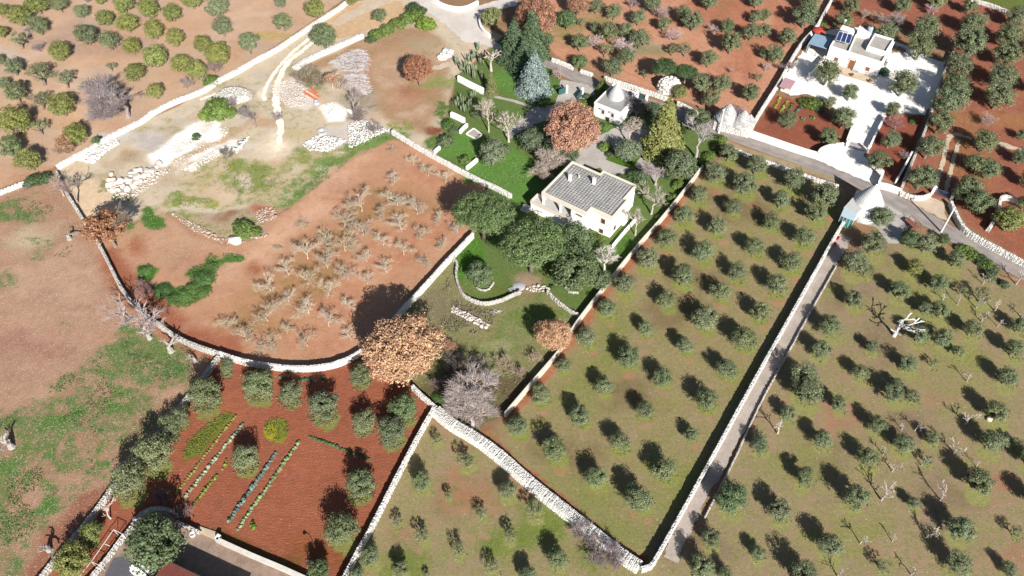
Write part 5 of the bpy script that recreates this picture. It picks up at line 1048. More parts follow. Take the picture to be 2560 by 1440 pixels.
def courtyard_house():
    r = empty('courtyard_house', G(450, 1500), 'house with a dark red sheet roof at the bottom edge', 'house')
    z = 3.6; a, b, c = [Vector(G(u, v, z)) for u, v in ((417.5, 1401), (500, 1440), (388, 1440))]
    e1 = (b-a).normalized(); e2 = (c-a).normalized(); P = [a, a + e1*15, a + e1*15 + e2*9, a + e2*9]
    poly = [(p.x, p.y) for p in P]
    MB().prism(relpoly(poly, r), z - .16, z, True).build('roof', M['red_roof'], r)
    inn = [(p.x, p.y) for p in (a + e1*.4 + e2*.4, a + e1*14.6 + e2*.4, a + e1*14.6 + e2*8.6, a + e1*.4 + e2*8.6)]
    MB().prism(relpoly(inn, r), -.1, z - .163).build('wall', M['cream'], r)
    pm = MB()
    for k in range(24): q = a + e1*(.3 + k*.6); pm.tube([q + Vector((0, 0, .03)) - r.location, q + e2*9 + Vector((0, 0, .03)) - r.location], .03, 4)
    pm.build('roof_ribs', M['red_roof'], r)
    gm = MB(); gm.tube([a - r.location + Vector((0, 0, -.05)), a + e1*15 - r.location + Vector((0, 0, -.05))], .09, 6); gm.build('gutter', M['dark_metal'], r)
    window(r, inn[0], inn[1], 4, 1.7, 1.0, 1.2, M['coping'], M['wood'], out=-1)
    # outdoor ovens
    for (u, v), w, d, lab, nm in (((368, 1417), 1.2, 2.4, 'tall white masonry oven beside the red roofed house', 'outdoor_oven'), ((345, 1432), 1.1, 2.9, 'low white masonry barbecue left of the tall oven', 'barbecue')):
        g = G(u, v, 1.2); o = empty(nm, (g[0], g[1], 0), lab, 'oven', rz=-.6)
        MB().box((0, 0, .55), (d, w, 1.1)).build('base', M['white'], o)
        h = MB().box((-.5, 0, 1.45), (1.1, w - .1, .7)).build('hood', M['white'], o); MB().box((-.7, 0, 2.15), (.6, .6, .7)).build('flue', M['white'], o); MB().box((.08, 0, 1.4), (.06, .6, .45)).build('oven_mouth', M['dark'], o)
    p = G(481, 1336, .3); o = empty('white_bucket', (p[0], p[1], 0), 'white round bucket on the courtyard paving', 'bucket'); MB().lathe((0, 0, 0), [(.4, 0), (.45, .5), (.4, .52), (.36, .15)], 16).build('shell', M['white'], o, True); MB().tube([(-.45, 0, .5), (0, 0, .75), (.45, 0, .5)], .02, 4).build('handle', M['metal'], o)
    p = G(337, 1297, 1.2); o = empty('stone_ball', (p[0], p[1], .9), 'white stone ball finial on the courtyard wall corner', 'finial'); MB().lathe((0, 0, 0), [(.25, 0), (.3, .1), (.15, .18), (.28, .35), (.3, .5), (.2, .68), (.05, .74)], 14).build('ball', M['white'], o, True)
    st = empty('courtyard_step', G(520, 1332), 'beige stone step where the courtyard opens to the garden', 'step')
    q = [G(497, 1316), G(545, 1332), G(538, 1350), G(495, 1331)]; MB().prism(relpoly(q, st), 0, .22).build('slab', M['sand'], st)
    # pergola of thin white pipes
    pg = empty('pipe_pergola', G(255, 1365), 'thin white pipe frame over the bed beside the courtyard wall', 'pergola')
    A_ = [(284, 1324), (306, 1335), (228, 1404), (250, 1414), (200, 1440)]
    pts = {q: Vector(G(*q, 2.0)) - pg.location for q in A_ + [(262, 1360), (275, 1365)]}
    for a_, b_ in (((284, 1324), (228, 1404)), ((228, 1404), (200, 1440)), ((306, 1335), (250, 1414)), ((284, 1324), (306, 1335)), ((228, 1404), (250, 1414)), ((262, 1360), (275, 1365))): MB().tube([pts[a_], pts[b_]], .05, 5).build('rail', M['pale_metal'], pg)
    for q in ((284, 1324), (306, 1335), (228, 1404), (250, 1414)): MB().tube([pts[q], Vector((pts[q].x, pts[q].y, 0))], .05, 5).build('post', M['pale_metal'], pg)
    # gate posts
courtyard_house()

def gate(label, a, b, h, mat, bars, posts=True, postmat=None):
    p, q = Vector(a), Vector(b); c = (p+q)/2; r = empty('gate', (c.x, c.y, 0), label, 'gate'); d = q-p; e = d.normalized(); L_ = d.length; yaw = math.atan2(e.y, e.x)
    if bars:
        for k in range(bars): x = -L_/2 + L_*(k + .5)/bars; MB().box((e.x*x, e.y*x, h/2 + .08), (.06, .05, h), yaw).build('bar', mat, r)
        for z in (.2, h): MB().box((0, 0, z), (L_, .07, .09), yaw).build('rail', mat, r)
    else:
        for k in (-1, 1):
            o = MB().box((e.x*k*L_/4, e.y*k*L_/4, h/2 + .06), (L_/2 - .04, .06, h), yaw).build('leaf_panel', mat, r)
            MB().box((e.x*k*L_/4, e.y*k*L_/4, h + .1), (L_/2 - .02, .1, .08), yaw).build('rail', mat, o)
    if posts:
        for k in (-1, 1):
            x = k*(L_/2 + .32); po = MB().box((e.x*x, e.y*x, h/2 + .2), (.55, .55, h + .4), yaw).build('pillar', postmat or M['white'], r)
            mb = MB(); s = .36; mb.add([(e.x*x + dx, e.y*x + dy, h + .403) for dx, dy in ((-s, -s), (s, -s), (s, s), (-s, s))] + [(e.x*x, e.y*x, h + .75)], [(0, 1, 4), (1, 2, 4), (2, 3, 4), (3, 0, 4), (3, 2, 1, 0)]); mb.build('cap', M['white'], po)
    return r
gate('dark iron gate between white pillars on the gravel driveway', G(2120, 368), G(2164, 380), 1.6, simple('rust_brown_iron', (.1, .06, .055), .2, 2), 16)
gate('blue iron barred gate between white pillars right of the road', G(2334, 484), G(2373, 498), 1.5, simple('blue_iron', (.06, .09, .16), .2, 2), 14)
gate('green metal gate beside the small trullo house', G(1594, 247), G(1612, 255), 1.7, M['green_metal'], 0)
def gate_leaf(label, px, h):
    p, q = Vector(G(*px[0])), Vector(G(*px[1])); c = (p+q)/2; r = empty('gate_leaf', (c.x, c.y, 0), label, 'gate', 'open green drive gate'); d = q-p; yaw = math.atan2(d.y, d.x); e = d.normalized()
    MB().box((0, 0, h/2 + .1), (d.length, .07, h), yaw).build('panel', M['green_metal'], r)
    for k in range(6): x = d.length*(-.42 + .168*k); MB().box((e.x*x, e.y*x, h/2 + .1), (.05, .11, h + .04), yaw).build('rib', M['green_metal'], r)
    x = d.length/2 + .35; MB().box((e.x*x, e.y*x, h/2 + .25), (.5, .5, h + .5), yaw).build('pillar', M['white'], r)
gate_leaf('open green gate leaf left of the concrete drive', ((1397, 239), (1413, 233)), 1.7); gate_leaf('open green gate leaf right of the concrete drive', ((1443, 252), (1454, 240)), 1.7)

# stone field huts and mounds
def mound(label, name, u, v, R, h, mat, cat, size=.4, n=None, ry=1.0, rot=0.0, pow_=2.0):
    g = G(u, v, h*.4); r = empty(name, (g[0], g[1], 0), label, cat); n = n or int(R*R*ry*12/size)
    prof = MB(); rings = 6; sd_ = 18
    for i in range(rings):
        q = i/(rings-1); rr = R*(1-q)*.97 + .1
        for k in range(sd_):
            a = 2*math.pi*k/sd_; x, y = rr*math.cos(a), rr*ry*math.sin(a); prof.v.append((x*math.cos(rot) - y*math.sin(rot), x*math.sin(rot) + y*math.cos(rot), h*(1-(1-q)**pow_)*.93 - .05))
    prof.f = [(i*sd_+k, i*sd_+(k+1) % sd_, (i+1)*sd_+(k+1) % sd_, (i+1)*sd_+k) for i in range(rings-1) for k in range(sd_)] + [tuple(range((rings-1)*sd_, rings*sd_))]
    prof.build('core', M['core_white'], r)
    cs, ss, aa = [], [], []
    for i in range(n):
        q = math.sqrt(random.random()); a = random.uniform(0, 6.283); x, y = R*q*math.cos(a), R*ry*q*math.sin(a)
        cs.append((x*math.cos(rot) - y*math.sin(rot), x*math.sin(rot) + y*math.cos(rot), h*(1 - q**pow_) + random.uniform(-.05, .08))); s = size*random.uniform(.5, 1.4); ss.append((s, s*random.uniform(.6, 1), s*random.uniform(.4, .8))); aa.append(random.uniform(0, 6.28))
    o = obj('stones', stones_mesh('stones', cs, ss, aa, mat), r); o['kind'] = 'stuff'; return r
mound('pale rubble stone hut under the pines above the road', 'stone_hut', 1672, 214, 3.0, 3.0, M['stone_white'], 'stone hut', .5, pow_=6, ry=.8)
mound('flat topped pale stone mound beside the dirt track', 'stone_mound', 583, 236, 4.6, 1.6, M['stone'], 'stone mound', .34, ry=.72, pow_=4)
# ---------------------------------------------------------------- plants: shared meshes
def unit(v): return v/np.maximum(np.linalg.norm(v, axis=-1, keepdims=True), 1e-6)
def leaf_quads(P, Nr, size, aspect, rs):
    n = len(P); Nr = unit(Nr); t = unit(np.cross(Nr, rs.normal(size=(n, 3)))); b = np.cross(Nr, t)
    s = size*rs.uniform(.6, 1.35, (n, 1)); t = t*s*.5; b = b*s*.5*aspect
    V = np.stack([P - t - b*.6, P + t*.2 - b, P + t + b*.5, P - t*.3 + b], 1).reshape(-1, 3)
    return V, np.arange(n*4).reshape(-1, 4)
def lobed(d, rs, amp, k=7):
    f = np.ones(len(d))
    for _ in range(k):
        a = unit(rs.normal(size=3)); f += amp*(np.maximum(d @ a, 0)**3 - .25)*rs.uniform(-.6, 1)
    return f
def crown_mesh(name, seed, nc=34, per=60, rx=1.0, rz=.75, rc=.3, leaf=.13, aspect=.6, amp=.3, low=-.75, cz=1.0, fill=.25, dome=False, nj=.55, core=14):
    rs = np.random.RandomState(seed); m = int(nc/(.5*(1 - low)))
    i = np.arange(m) + .5; zf = 1 - 2*i/m; ph = i*2.399963 + rs.rand()*6.28; d = np.stack([np.sqrt(1 - zf*zf)*np.cos(ph), np.sqrt(1 - zf*zf)*np.sin(ph), zf], -1)
    d = unit(d + rs.normal(size=d.shape)*1.3/math.sqrt(m)); d = d[d[:, 2] > low]; nc = len(d)
    rad = lobed(d, rs, amp)*np.where(rs.rand(nc) < fill, rs.uniform(.25, .7, nc), rs.uniform(.72, .95, nc))
    cen = d*rad[:, None]*np.array([rx - rc*.6, rx - rc*.6, rz - rc*.45])
    if dome: cen[:, 2] = np.abs(cen[:, 2])
    rcs = rc*rs.uniform(.65, 1.3, nc)
    q = unit(rs.normal(size=(nc, per, 3))); q[..., 2] = np.where(rs.rand(nc, per) < .6, np.abs(q[..., 2]), q[..., 2])
    P = cen[:, None] + q*rcs[:, None, None]*np.array([1, 1, .8])*rs.uniform(.45, 1.0, (nc, per, 1))
    Nn = q*1.0 + d[:, None]*.5 + rs.normal(size=q.shape)*nj + np.array([0, -.15, .45])
    P = P.reshape(-1, 3); k = np.percentile(np.hypot(P[:, 0], P[:, 1]), 96); S = np.array([k, k, (k + 1)/2]); P = P/S
    V, F = leaf_quads(P, Nn.reshape(-1, 3), leaf, aspect, rs)
    if core:                                                   # the inner mass of leaves, deeper in the crown
        ni = nc*core; Pi = (cen[rs.randint(0, nc, ni)]/S)*rs.uniform(.35, .88, (ni, 1)) + rs.normal(size=(ni, 3))*.05
        V2, F2 = leaf_quads(Pi, rs.normal(size=(ni, 3)) + np.array([0, 0, .4]), leaf*1.9, .8, rs); F = np.concatenate([F, F2 + len(V)]); V = np.concatenate([V, V2])
    V[:, 2] += cz
    return npmesh(name, V, F, M['leaf'])
def trunk_mesh(name, seed, h=.55, r=.09, top=1.05, limbs=4, spread=.5):
    rs = random.Random(seed); mb = MB(); lean = Vector((rs.uniform(-.08, .08), rs.uniform(-.08, .08), 0))
    pts = [Vector((0, 0, -.06)), lean*.3 + Vector((0, 0, h*.25)), lean*.8 + Vector((rs.uniform(-.03, .03), 0, h*.6)), lean + Vector((0, 0, h))]
    mb.tube(pts, [r*1.6, r*1.1, r*.95, r*.9], 8)
    for k in range(limbs):
        a = 6.283*k/limbs + rs.uniform(-.4, .4); e = Vector((math.cos(a)*spread*rs.uniform(.7, 1.1), math.sin(a)*spread*rs.uniform(.7, 1.1), top*rs.uniform(.85, 1.1)))
        m = pts[-1].lerp(e, .5) + Vector((0, 0, -.06)); mb.tube([pts[-1] - Vector((0, 0, .05)), m, e], [r*.7, r*.45, r*.2], 6)
        for j in range(2):
            b = a + rs.uniform(-.9, .9); f = e + Vector((math.cos(b)*.28, math.sin(b)*.28, rs.uniform(.05, .3))); mb.tube([m, m.lerp(f, .6), f], [r*.35, r*.22, r*.1], 5)
    return mb.mesh(name, M['bark'], True)
def bare_mesh(name, seed, h=.35, r=.06, depth=5, split=(2, 3), length=.42, ratio=.74, spread=.65, up=.25, trunk_tilt=.05, rt=.62, twist=.35, minr=.005, trunks=1, twigs=0, tl=.22, tw=.014, zmax=1.6):
    """leafless tree: tapering limbs that fork down to twigs, crown radius 1"""
    rs = random.Random(seed); mb = MB(); tips = []
    def grow(p, d, L_, rad, dep):
        k = d + Vector((rs.uniform(-1, 1), rs.uniform(-1, 1), rs.uniform(-1, 1)))*twist*.5; k.normalize()
        mid = p + d*L_*.5 + Vector((rs.uniform(-1, 1), rs.uniform(-1, 1), rs.uniform(-.5, .5)))*L_*.08; e = p + (d*.5 + k*.5)*L_
        r1 = max(rad*rt, minr)
        mb.tube([p, mid, e], [rad, (rad + r1)/2, r1], 6 if dep >= depth-1 else (4 if dep > 1 else 3), cap=(dep <= 0))
        if dep <= 1: tips.append((tuple(mid.lerp(e, .5)), tuple(k))); tips.append((tuple(e), tuple(k)))
        if dep <= 0: return
        for i in range(rs.choice(split) if dep < depth else max(split) + 1):
            a = rs.uniform(0, 6.283); o = Vector((math.cos(a), math.sin(a), 0)); nd = (k + (o - k*o.dot(k))*spread*rs.uniform(.6, 1.3) + Vector((0, 0, up))).normalized()
            grow(e if i else mid.lerp(e, .9), nd, L_*ratio*rs.uniform(.75, 1.2), r1, dep-1)
        if dep > 1 and rs.random() < .7:
            a = rs.uniform(0, 6.283); o = Vector((math.cos(a), math.sin(a), .3)); grow(mid, (k*.5 + o*.8).normalized(), L_*ratio*.7, r1*.7, dep-2)
    for t in range(trunks):
        a = rs.uniform(0, 6.283); q = Vector((math.cos(a), math.sin(a), 0))*(.12 if trunks > 1 else 0)
        d = Vector((q.x*2.5 + rs.uniform(-trunk_tilt, trunk_tilt), q.y*2.5 + rs.uniform(-trunk_tilt, trunk_tilt), 1)).normalized()
        mb.tube([q*.6 + Vector((0, 0, -.05)), q*.6 + d*h*.5, q*.6 + d*h], [r*1.4, r*1.05, r], 7); grow(q*.6 + d*(h - .01), d, length, r*.85, depth)
    A_ = np.array([tuple(v) for v in mb.v]); k = max(np.percentile(np.hypot(A_[:, 0], A_[:, 1]), 95), .5); zs = min(1/k, zmax/A_[:, 2].max())
    if twigs:
        nr = np.random.RandomState(seed); ti = nr.randint(0, len(tips), twigs); P = np.array([tips[i][0] for i in ti]); D = unit(np.array([tips[i][1] for i in ti]) + nr.normal(size=(twigs, 3))*.7 + np.array([0, 0, .2]))
        P = P + nr.normal(size=P.shape)*.02; S = unit(np.cross(D, nr.normal(size=D.shape)))*tw*k*.5; L2 = tl*k*nr.uniform(.5, 1.2, (twigs, 1))
        b0 = len(mb.v)
        for p_, d_, s_, l_ in zip(P, D*L2, S, L2): mb.v += [tuple(p_ - s_), tuple(p_ + s_), tuple(p_ + d_ + s_*.4), tuple(p_ + d_ - s_*.4)]
        mb.f += [(b0 + i*4, b0 + i*4+1, b0 + i*4+2, b0 + i*4+3) for i in range(twigs)]
    mb.v = [(x/k, y/k, z*zs) for x, y, z in mb.v]
    return mb.mesh(name, M['bark'])
def conifer_mesh(name, seed, tiers=16, h=2.6, per=46, leaf=.11, droop=.18, base=.25, power=.85, flat=.8):
    rs = np.random.RandomState(seed); Ps, Ns = [], []
    for t in range(tiers):
        q = t/(tiers-1); z = base + (h-base)*q; R = (1-q)**power*1.0 + .05; nb = max(4, int(11*(1-q) + 4))
        for b in range(nb):
            a = 6.283*(b + rs.rand())/nb; L_ = R*rs.uniform(.75, 1.1); m = max(6, int(per*L_)); s = rs.rand(m)**.7
            w = .16*(1 - s*.6)*(.5 + L_)
            off = rs.normal(size=m)*w
            x = np.cos(a)*s*L_ - np.sin(a)*off; y = np.sin(a)*s*L_ + np.cos(a)*off; zz = z - droop*s**2*L_*1.4 + rs.normal(size=m)*.025 + .06*s
            Ps.append(np.stack([x, y, zz], -1)); n = np.stack([np.cos(a)*.45 + rs.normal(size=m)*.35, np.sin(a)*.45 + rs.normal(size=m)*.35, np.full(m, flat)], -1); Ns.append(n)
    V, F = leaf_quads(np.concatenate(Ps), np.concatenate(Ns), leaf, .55, rs); return npmesh(name, V, F, M['leaf'])
def rosette(name, seed, n=14, r=.5, h=.3):
    rs = np.random.RandomState(seed); a = rs.uniform(0, 6.283, n); q = rs.uniform(.15, .75, n)*r
    P = np.stack([np.cos(a)*q, np.sin(a)*q, h*(1 - q/r*.7) + rs.uniform(-.04, .04, n)], -1); Nn = np.stack([np.cos(a)*.7, np.sin(a)*.7, np.full(n, .9)], -1) + rs.normal(size=(n, 3))*.25
    V, F = leaf_quads(P, Nn, r*.85, .75, rs); return npmesh(name, V, F, M['leaf'])
plant_mesh = rosette('plant_leaves', 3, 18, .5, .35)
upper_house()

OL = [crown_mesh('olive_crown', 100+i, 50, 90, leaf=.092, rc=.27, amp=.34, rz=.92, low=-.88, cz=1.2) for i in range(7)]
OLG = [crown_mesh('dense_crown', 120+i, 54, 92, leaf=.095, rc=.27, amp=.28, rz=.9, fill=.2, low=-.88, cz=1.1) for i in range(5)]
OLS = [crown_mesh('sparse_crown', 140+i, 24, 60, leaf=.09, rc=.24, amp=.5, rz=.75, fill=.15, low=-.3, core=3, cz=1.2) for i in range(5)]
TRK = [trunk_mesh('olive_trunk', 160+i) for i in range(4)]
OAK = [crown_mesh('oak_crown', 180+i, 170, 100, leaf=.048, rc=.17, amp=.2, rz=.82, aspect=.75, low=-.55, fill=.12, nj=.7, cz=1.2) for i in range(3)]
OAKT = [trunk_mesh('oak_trunk', 190+i, .7, .07, 1.5, 5, .45) for i in range(2)]
PINE = [crown_mesh('pine_crown', 200+i, 130, 90, leaf=.058, rc=.17, amp=.22, rz=.5, aspect=.5, dome=True, low=-.2, fill=.1, cz=1.35) for i in range(3)]
PINET = [trunk_mesh('pine_trunk', 210+i, 1.05, .06, 1.6, 5, .5) for i in range(2)]
CED = [conifer_mesh('cedar_crown', 220+i, 17, 2.7, 110, .1, .22) for i in range(2)]
SPR = [conifer_mesh('spruce_crown', 230, 18, 2.4, 120, .085, .15, .15, .8)]
CEDT = MB().tube([(0, 0, -.05), (0, 0, 1.2), (.02, 0, 2.6)], [.1, .06, .012], 7).mesh('conifer_trunk', M['bark'], True)
BUSH = [crown_mesh('bush_leaves', 240+i, 40, 48, leaf=.15, rc=.3, amp=.3, rz=.8, dome=True, low=-.1, cz=.12, fill=.15) for i in range(4)]
STEM = [trunk_mesh('bush_stems', 250, .2, .05, .5, 5, .4)]
VINE = [bare_mesh('peach_branches', 260+i, .22, .024, 5, (2, 3), .4, .78, .85, .1, rt=.7, minr=.0048, twigs=1500, tl=.2, tw=.006, zmax=1.15) for i in range(6)]
BARE = [bare_mesh('bare_branches', 280+i, .5, .04, 5, (2, 3), .42, .8, .6, .2, rt=.66, minr=.007, twigs=900, tl=.2, tw=.010, zmax=1.9) for i in range(4)]
DENSE = [bare_mesh('dense_bare_branches', 300+i, .25, .04, 5, (3, 3), .38, .8, .7, .14, rt=.64, minr=.007, twigs=7000, tl=.22, tw=.011, zmax=1.5) for i in range(3)]
TWIG = [bare_mesh('twig_shrub', 320+i, .12, .025, 3, (3, 3), .36, .8, .65, .16, rt=.65, minr=.008, trunks=4, twigs=1200, tl=.3, tw=.016, zmax=1.2) for i in range(3)]
DEAD = [bare_mesh('dead_limbs', 340+i, .45, .045, 4, (2, 2), .42, .76, .6, .25, rt=.7, twist=.8, minr=.016, zmax=1.9) for i in range(5)]
STUMP = [bare_mesh('pollard_limbs', 360+i, .35, .1, 2, (2, 2), .45, .75, .8, .2, rt=.62, twist=1.0, minr=.03, zmax=1.15, twigs=60, tl=.3, tw=.02) for i in range(4)]
def jit(c, a=.14): k = random.uniform(1-a, 1+a); return (c[0]*k*random.uniform(.94, 1.06), c[1]*k, c[2]*k*random.uniform(.92, 1.08))
BARK = (.16, .13, .10); PALEBARK = (.42, .37, .32); GREYBARK = (.26, .235, .22)
def plant(name, base, R, label, cat, group, crown=None, trunk=None, ccol=None, tcol=BARK, cname='crown', tname='trunk', sz=1.0, rz=None):
    r = empty(name, base, label, cat, group, random.uniform(0, 6.28) if rz is None else rz, (R*random.uniform(.93, 1.07), R*random.uniform(.93, 1.07), R*sz))
    if trunk is not None: obj(tname, trunk, r, color=tcol)
    if crown is not None: obj(cname, crown, r, color=ccol)
    return r
for t in TREES:
    k = t['kind']; src = {'G': OLG, 'D': OLG, 'O': OL, 'P': OL, 'S': OLS}[k]
    plant('olive_tree', t['base'], t['R']*(1.05 if k == 'S' else 1.0), t['label'], 'olive tree', t['group'], random.choice(src), random.choice(TRK), jit(KCOL[k]), jit(BARK))

# ---------------------------------------------------------------- single trees
def at_crown(u, v, rpx, ratio, sz=1.0):
    R = rpx*mpp(v, 4.0); R = rpx*mpp(v, R*ratio*sz); b = G(u, v, R*ratio*sz); return R, (b[0], b[1], 0)
BROWN = (.37, .185, .085)
for u, v, r, lab, col, ra, sz in [(1000, 872, 97, 'huge round brown leaved oak on the corner of the curved wall', (.45, .27, .16), 1.25, 1.0), (1388, 832, 44, 'small round brown leaved oak on the balustrade wall', (.48, .29, .17), 1.3, 1.0),
        (1434, 326, 69, 'large reddish brown oak beside the small trullo house', (.38, .205, .14), 1.2, 1.0), (1340, 34, 54, 'reddish brown oak at the top edge near the dust road', (.30, .15, .095), 1.3, 1.0), (1045, 162, 37, 'lone young brown oak in the grassy upper field', (.31, .145, .085), 1.5, 1.1), (1445, 5, 30, 'brown tree top at the top edge above the grove', (.3, .16, .1), 1.2, 1.0)]:
    R, b = at_crown(u, v, r, ra, sz); plant('oak_tree', b, R, lab, 'oak tree', 'brown leaved oaks', random.choice(OAK), random.choice(OAKT), col, BARK, sz=sz)
R, b = at_crown(262, 565, 58, 1.3); plant('oak_tree', b, R, 'thinning brown oak leaning over the left field wall', 'oak tree', 'brown leaved oaks', crown_mesh('thin_oak_crown', 400, 60, 46, leaf=.085, rc=.2, amp=.5, rz=.7, aspect=.7, low=-.2, cz=1.3), BARE[0], (.26, .125, .065), (.2, .16, .13))
R, b = at_crown(160, 362, 26, 1.0); plant('oak_tree', b, R, 'small russet bush tree at the lower tan field wall', 'tree', None, OLS[1], TWIG[0], (.3, .16, .09), (.3, .2, .14))
R, b = at_crown(826, 190, 24, 1.5); plant('young_tree', b, R, 'slim reddish tree beside the brush pile', 'tree', None, OLS[2], BARE[1], (.33, .19, .12), (.4, .3, .22))
for u, v, r, lab, ra in [(1207, 525, 78, 'big umbrella pine above the orchard wall', 1.5), (1330, 605, 84, 'broad umbrella pine below the villa terrace', 1.45)]:
    R, b = at_crown(u, v, r, ra, .9); plant('umbrella_pine', b, R, lab, 'pine tree', 'umbrella pines at the villa', random.choice(PINE), random.choice(PINET), (.115, .165, .06), BARK, sz=.9)
for u, v, r, lab in [(1662, 163, 34, 'taller umbrella pine beside the stone hut'), (1717, 177, 28, 'lower umbrella pine right of the stone hut')]:
    R, b = at_crown(u, v, r, 1.5); plant('umbrella_pine', b, R, lab, 'pine tree', 'pines by the stone hut', random.choice(PINE), random.choice(PINET), (.06, .1, .035), GREYBARK)
for u, v, r, lab, col, ra in [(1435, 590, 46, 'dark holm oak against the villa front', (.075, .105, .048), 1.2), (1405, 640, 26, 'small dark holm oak between the pine and villa', (.06, .09, .04), 1.1), (1440, 672, 60, 'broad dark holm oak below the villa by the low stone arc', (.075, .1, .045), 1.1), (1200, 680, 34, 'round evergreen tree ringed by the curving garden wall', (.085, .115, .055), 1.3),
        (1330, 345, 32, 'dark evergreen left of the reddish brown oak', (.07, .09, .05), 1.2), (1392, 362, 34, 'dark evergreen below the reddish brown oak', (.06, .085, .045), 1.1), (1428, 390, 20, 'small dark evergreen at the villa back corner', (.06, .085, .045), 1.0), (1232, 380, 36, 'round grey olive on the upper lawn', (.12, .14, .085), 1.1),
        (1567, 378, 30, 'grey green round shrub tree in the garden bed', (.12, .145, .09), 1.0), (1697, 408, 42, 'dark olive at the top of the balustrade wall', (.085, .105, .055), 1.1), (1745, 300, 32, 'grey olive beside the road right of the cedar', (.095, .115, .06), 1.1), (1227, 40, 26, 'yellowish olive behind the curved wall at the road bend', (.14, .15, .06), 1.2),
        (808, 87, 34, 'round dark olive standing beside the wheel tracks', (.09, .11, .055), 1.1), (950, 37, 19, 'small olive on the tan strip beside the upper track', (.1, .12, .06), 1.1), (1632, 275, 24, 'dark evergreen behind the tall yellow-green cedar', (.06, .085, .04), 1.2), (1500, 700, 30, 'dark evergreen shrub tree at the right end of the holm oaks', (.08, .105, .05), 1.0)]:
    R, b = at_crown(u, v, r, ra); plant('evergreen_tree', b, R, lab, 'tree', None, random.choice(OLG), random.choice(TRK), tuple(c*1.35 for c in col), BARK)
for u, v, r, lab, col, me, sz in [(1285, 118, 44, 'tall dark cedar at the left of the roadside conifers', (.06, .09, .045), CED[0], 1.0), (1330, 100, 46, 'tall dark cedar behind the blue spruce', (.062, .092, .045), CED[1], 1.0), (1310, 150, 40, 'dark cedar close behind the blue spruce', (.055, .085, .045), CED[0], .9), (1336, 192, 50, 'pale blue spruce beside the drive gate', (.17, .215, .20), SPR[0], .95),
        (1660, 338, 62, 'tall yellow-green cedar at the villa entrance', (.155, .16, .05), CED[1], 1.0), (1508, 216, 20, 'small bright green conifer at the house corner', (.12, .15, .045), SPR[0], .9), (1228, 215, 18, 'narrow yellow-green conifer at the white garden wall', (.13, .135, .05), SPR[0], 1.5)]:
    R, b = at_crown(u, v, r, .9, sz); plant('conifer', b, R, lab, 'conifer', None, me, CEDT, tuple(c*1.3 for c in col), BARK, sz=sz)
# leafless trees; position is the trunk foot
for u, v, r, lab, me, col, sz in [(320, 292, 84, 'big round leafless grey tree against the tan field wall', DENSE[0], (.25, .205, .2), .75), (1182, 1062, 80, 'big leafless grey tree above the wide rubble wall', DENSE[1], (.36, .30, .28), .9), (640, 318, 30, 'leafless tree left of the wheel tracks', BARE[0], (.2, .17, .16), 1.0), (372, 838, 70, 'large pale leafless tree leaning over the left wall', BARE[2], (.36, .29, .27), .8),
        (1360, 447, 46, 'round leafless pale tree behind the villa roof', DENSE[2], (.38, .31, .26), .9), (1740, 395, 48, 'tall leafless grey tree at the top of the balustrade wall', BARE[1], (.33, .29, .29), 1.1), (1572, 360, 36, 'leafless pale tree behind the small trullo house', BARE[3], (.40, .33, .28), 1.1), (1590, 300, 34, 'leafless dark tree against the small trullo house', DENSE[0], (.19, .16, .16), 1.0),
        (1638, 462, 40, 'leafless tree over the path right of the villa', BARE[0], (.34, .28, .27), 1.0), (1628, 535, 36, 'tall leafless tree at the right side of the villa', BARE[2], (.38, .33, .29), 1.3), (1588, 588, 30, 'leafless tree close to the villa right corner', BARE[1], (.42, .36, .31), 1.3), (1511, 683, 40, 'leafless white barked tree on the lawn below the villa', BARE[3], (.5, .45, .4), 1.0),
        (1228, 178, 36, 'twisted pale leafless tree among the garden cacti', DEAD[0], (.42, .36, .31), 1.0), (1222, 330, 32, 'left leafless tree on the lawn beside the sand pit', BARE[0], (.40, .34, .28), 1.4), (1272, 355, 34, 'right leafless tree on the lawn by the drive', BARE[2], (.42, .36, .31), 1.4), (195, 508, 34, 'leafless brown tree leaning at the upper end of the left wall', BARE[1], (.26, .19, .16), 1.3),
        (160, 490, 26, 'leafless tree at the upper left wall corner', BARE[3], (.34, .26, .22), 1.2), (888, 285, 26, 'thin leafless tree by the white rubble heap', BARE[0], (.30, .24, .22), 1.3), (277, 1296, 32, 'bare white fig beside the left garden wall', DEAD[1], (.52, .42, .36), .8), (620, 50, 0, '', None, None, 1)]:
    if not lab: continue
    R = r*mpp(v, 2.0); plant('bare_tree', G(u, v), R, lab, 'bare tree', 'leafless trees', None, me, tcol=col, tname='branches', sz=sz)
# the orchard of leafless peach trees
ORCH = Z(640, 480, [(795, 145, 100), (1060, 98, 85), (1210, 168, 85), (665, 258, 90), (935, 212, 68), (1355, 232, 58), (1090, 282, 75), (805, 328, 80), (355, 278, 48), (1235, 355, 66), (1510, 305, 56), (670, 442, 108), (955, 398, 70), (1110, 472, 66), (1395, 430, 54), (390, 498, 95), (830, 522, 66), (538, 568, 90), (1265, 556, 62),
    (247, 618, 76), (980, 602, 66), (690, 652, 82), (165, 444, 36), (110, 742, 84), (390, 692, 80), (835, 692, 60), (547, 778, 82), (245, 824, 62), (700, 868, 62), (397, 914, 88), (88, 966, 110), (550, 1008, 84), (237, 1062, 54), (110, 1174, 84), (387, 1154, 72), (712, 1102, 58)]) + Z(640, 0, [(1182, 1235, 48), (1025, 1140, 34), (1040, 1372, 58), (1292, 1318, 66), (1420, 1372, 60)]) + [(573, 815, 22), (617, 852, 28), (817, 612, 24)]
ORCH.sort(key=lambda p: p[1]); nb = 9; per = math.ceil(len(ORCH)/nb)
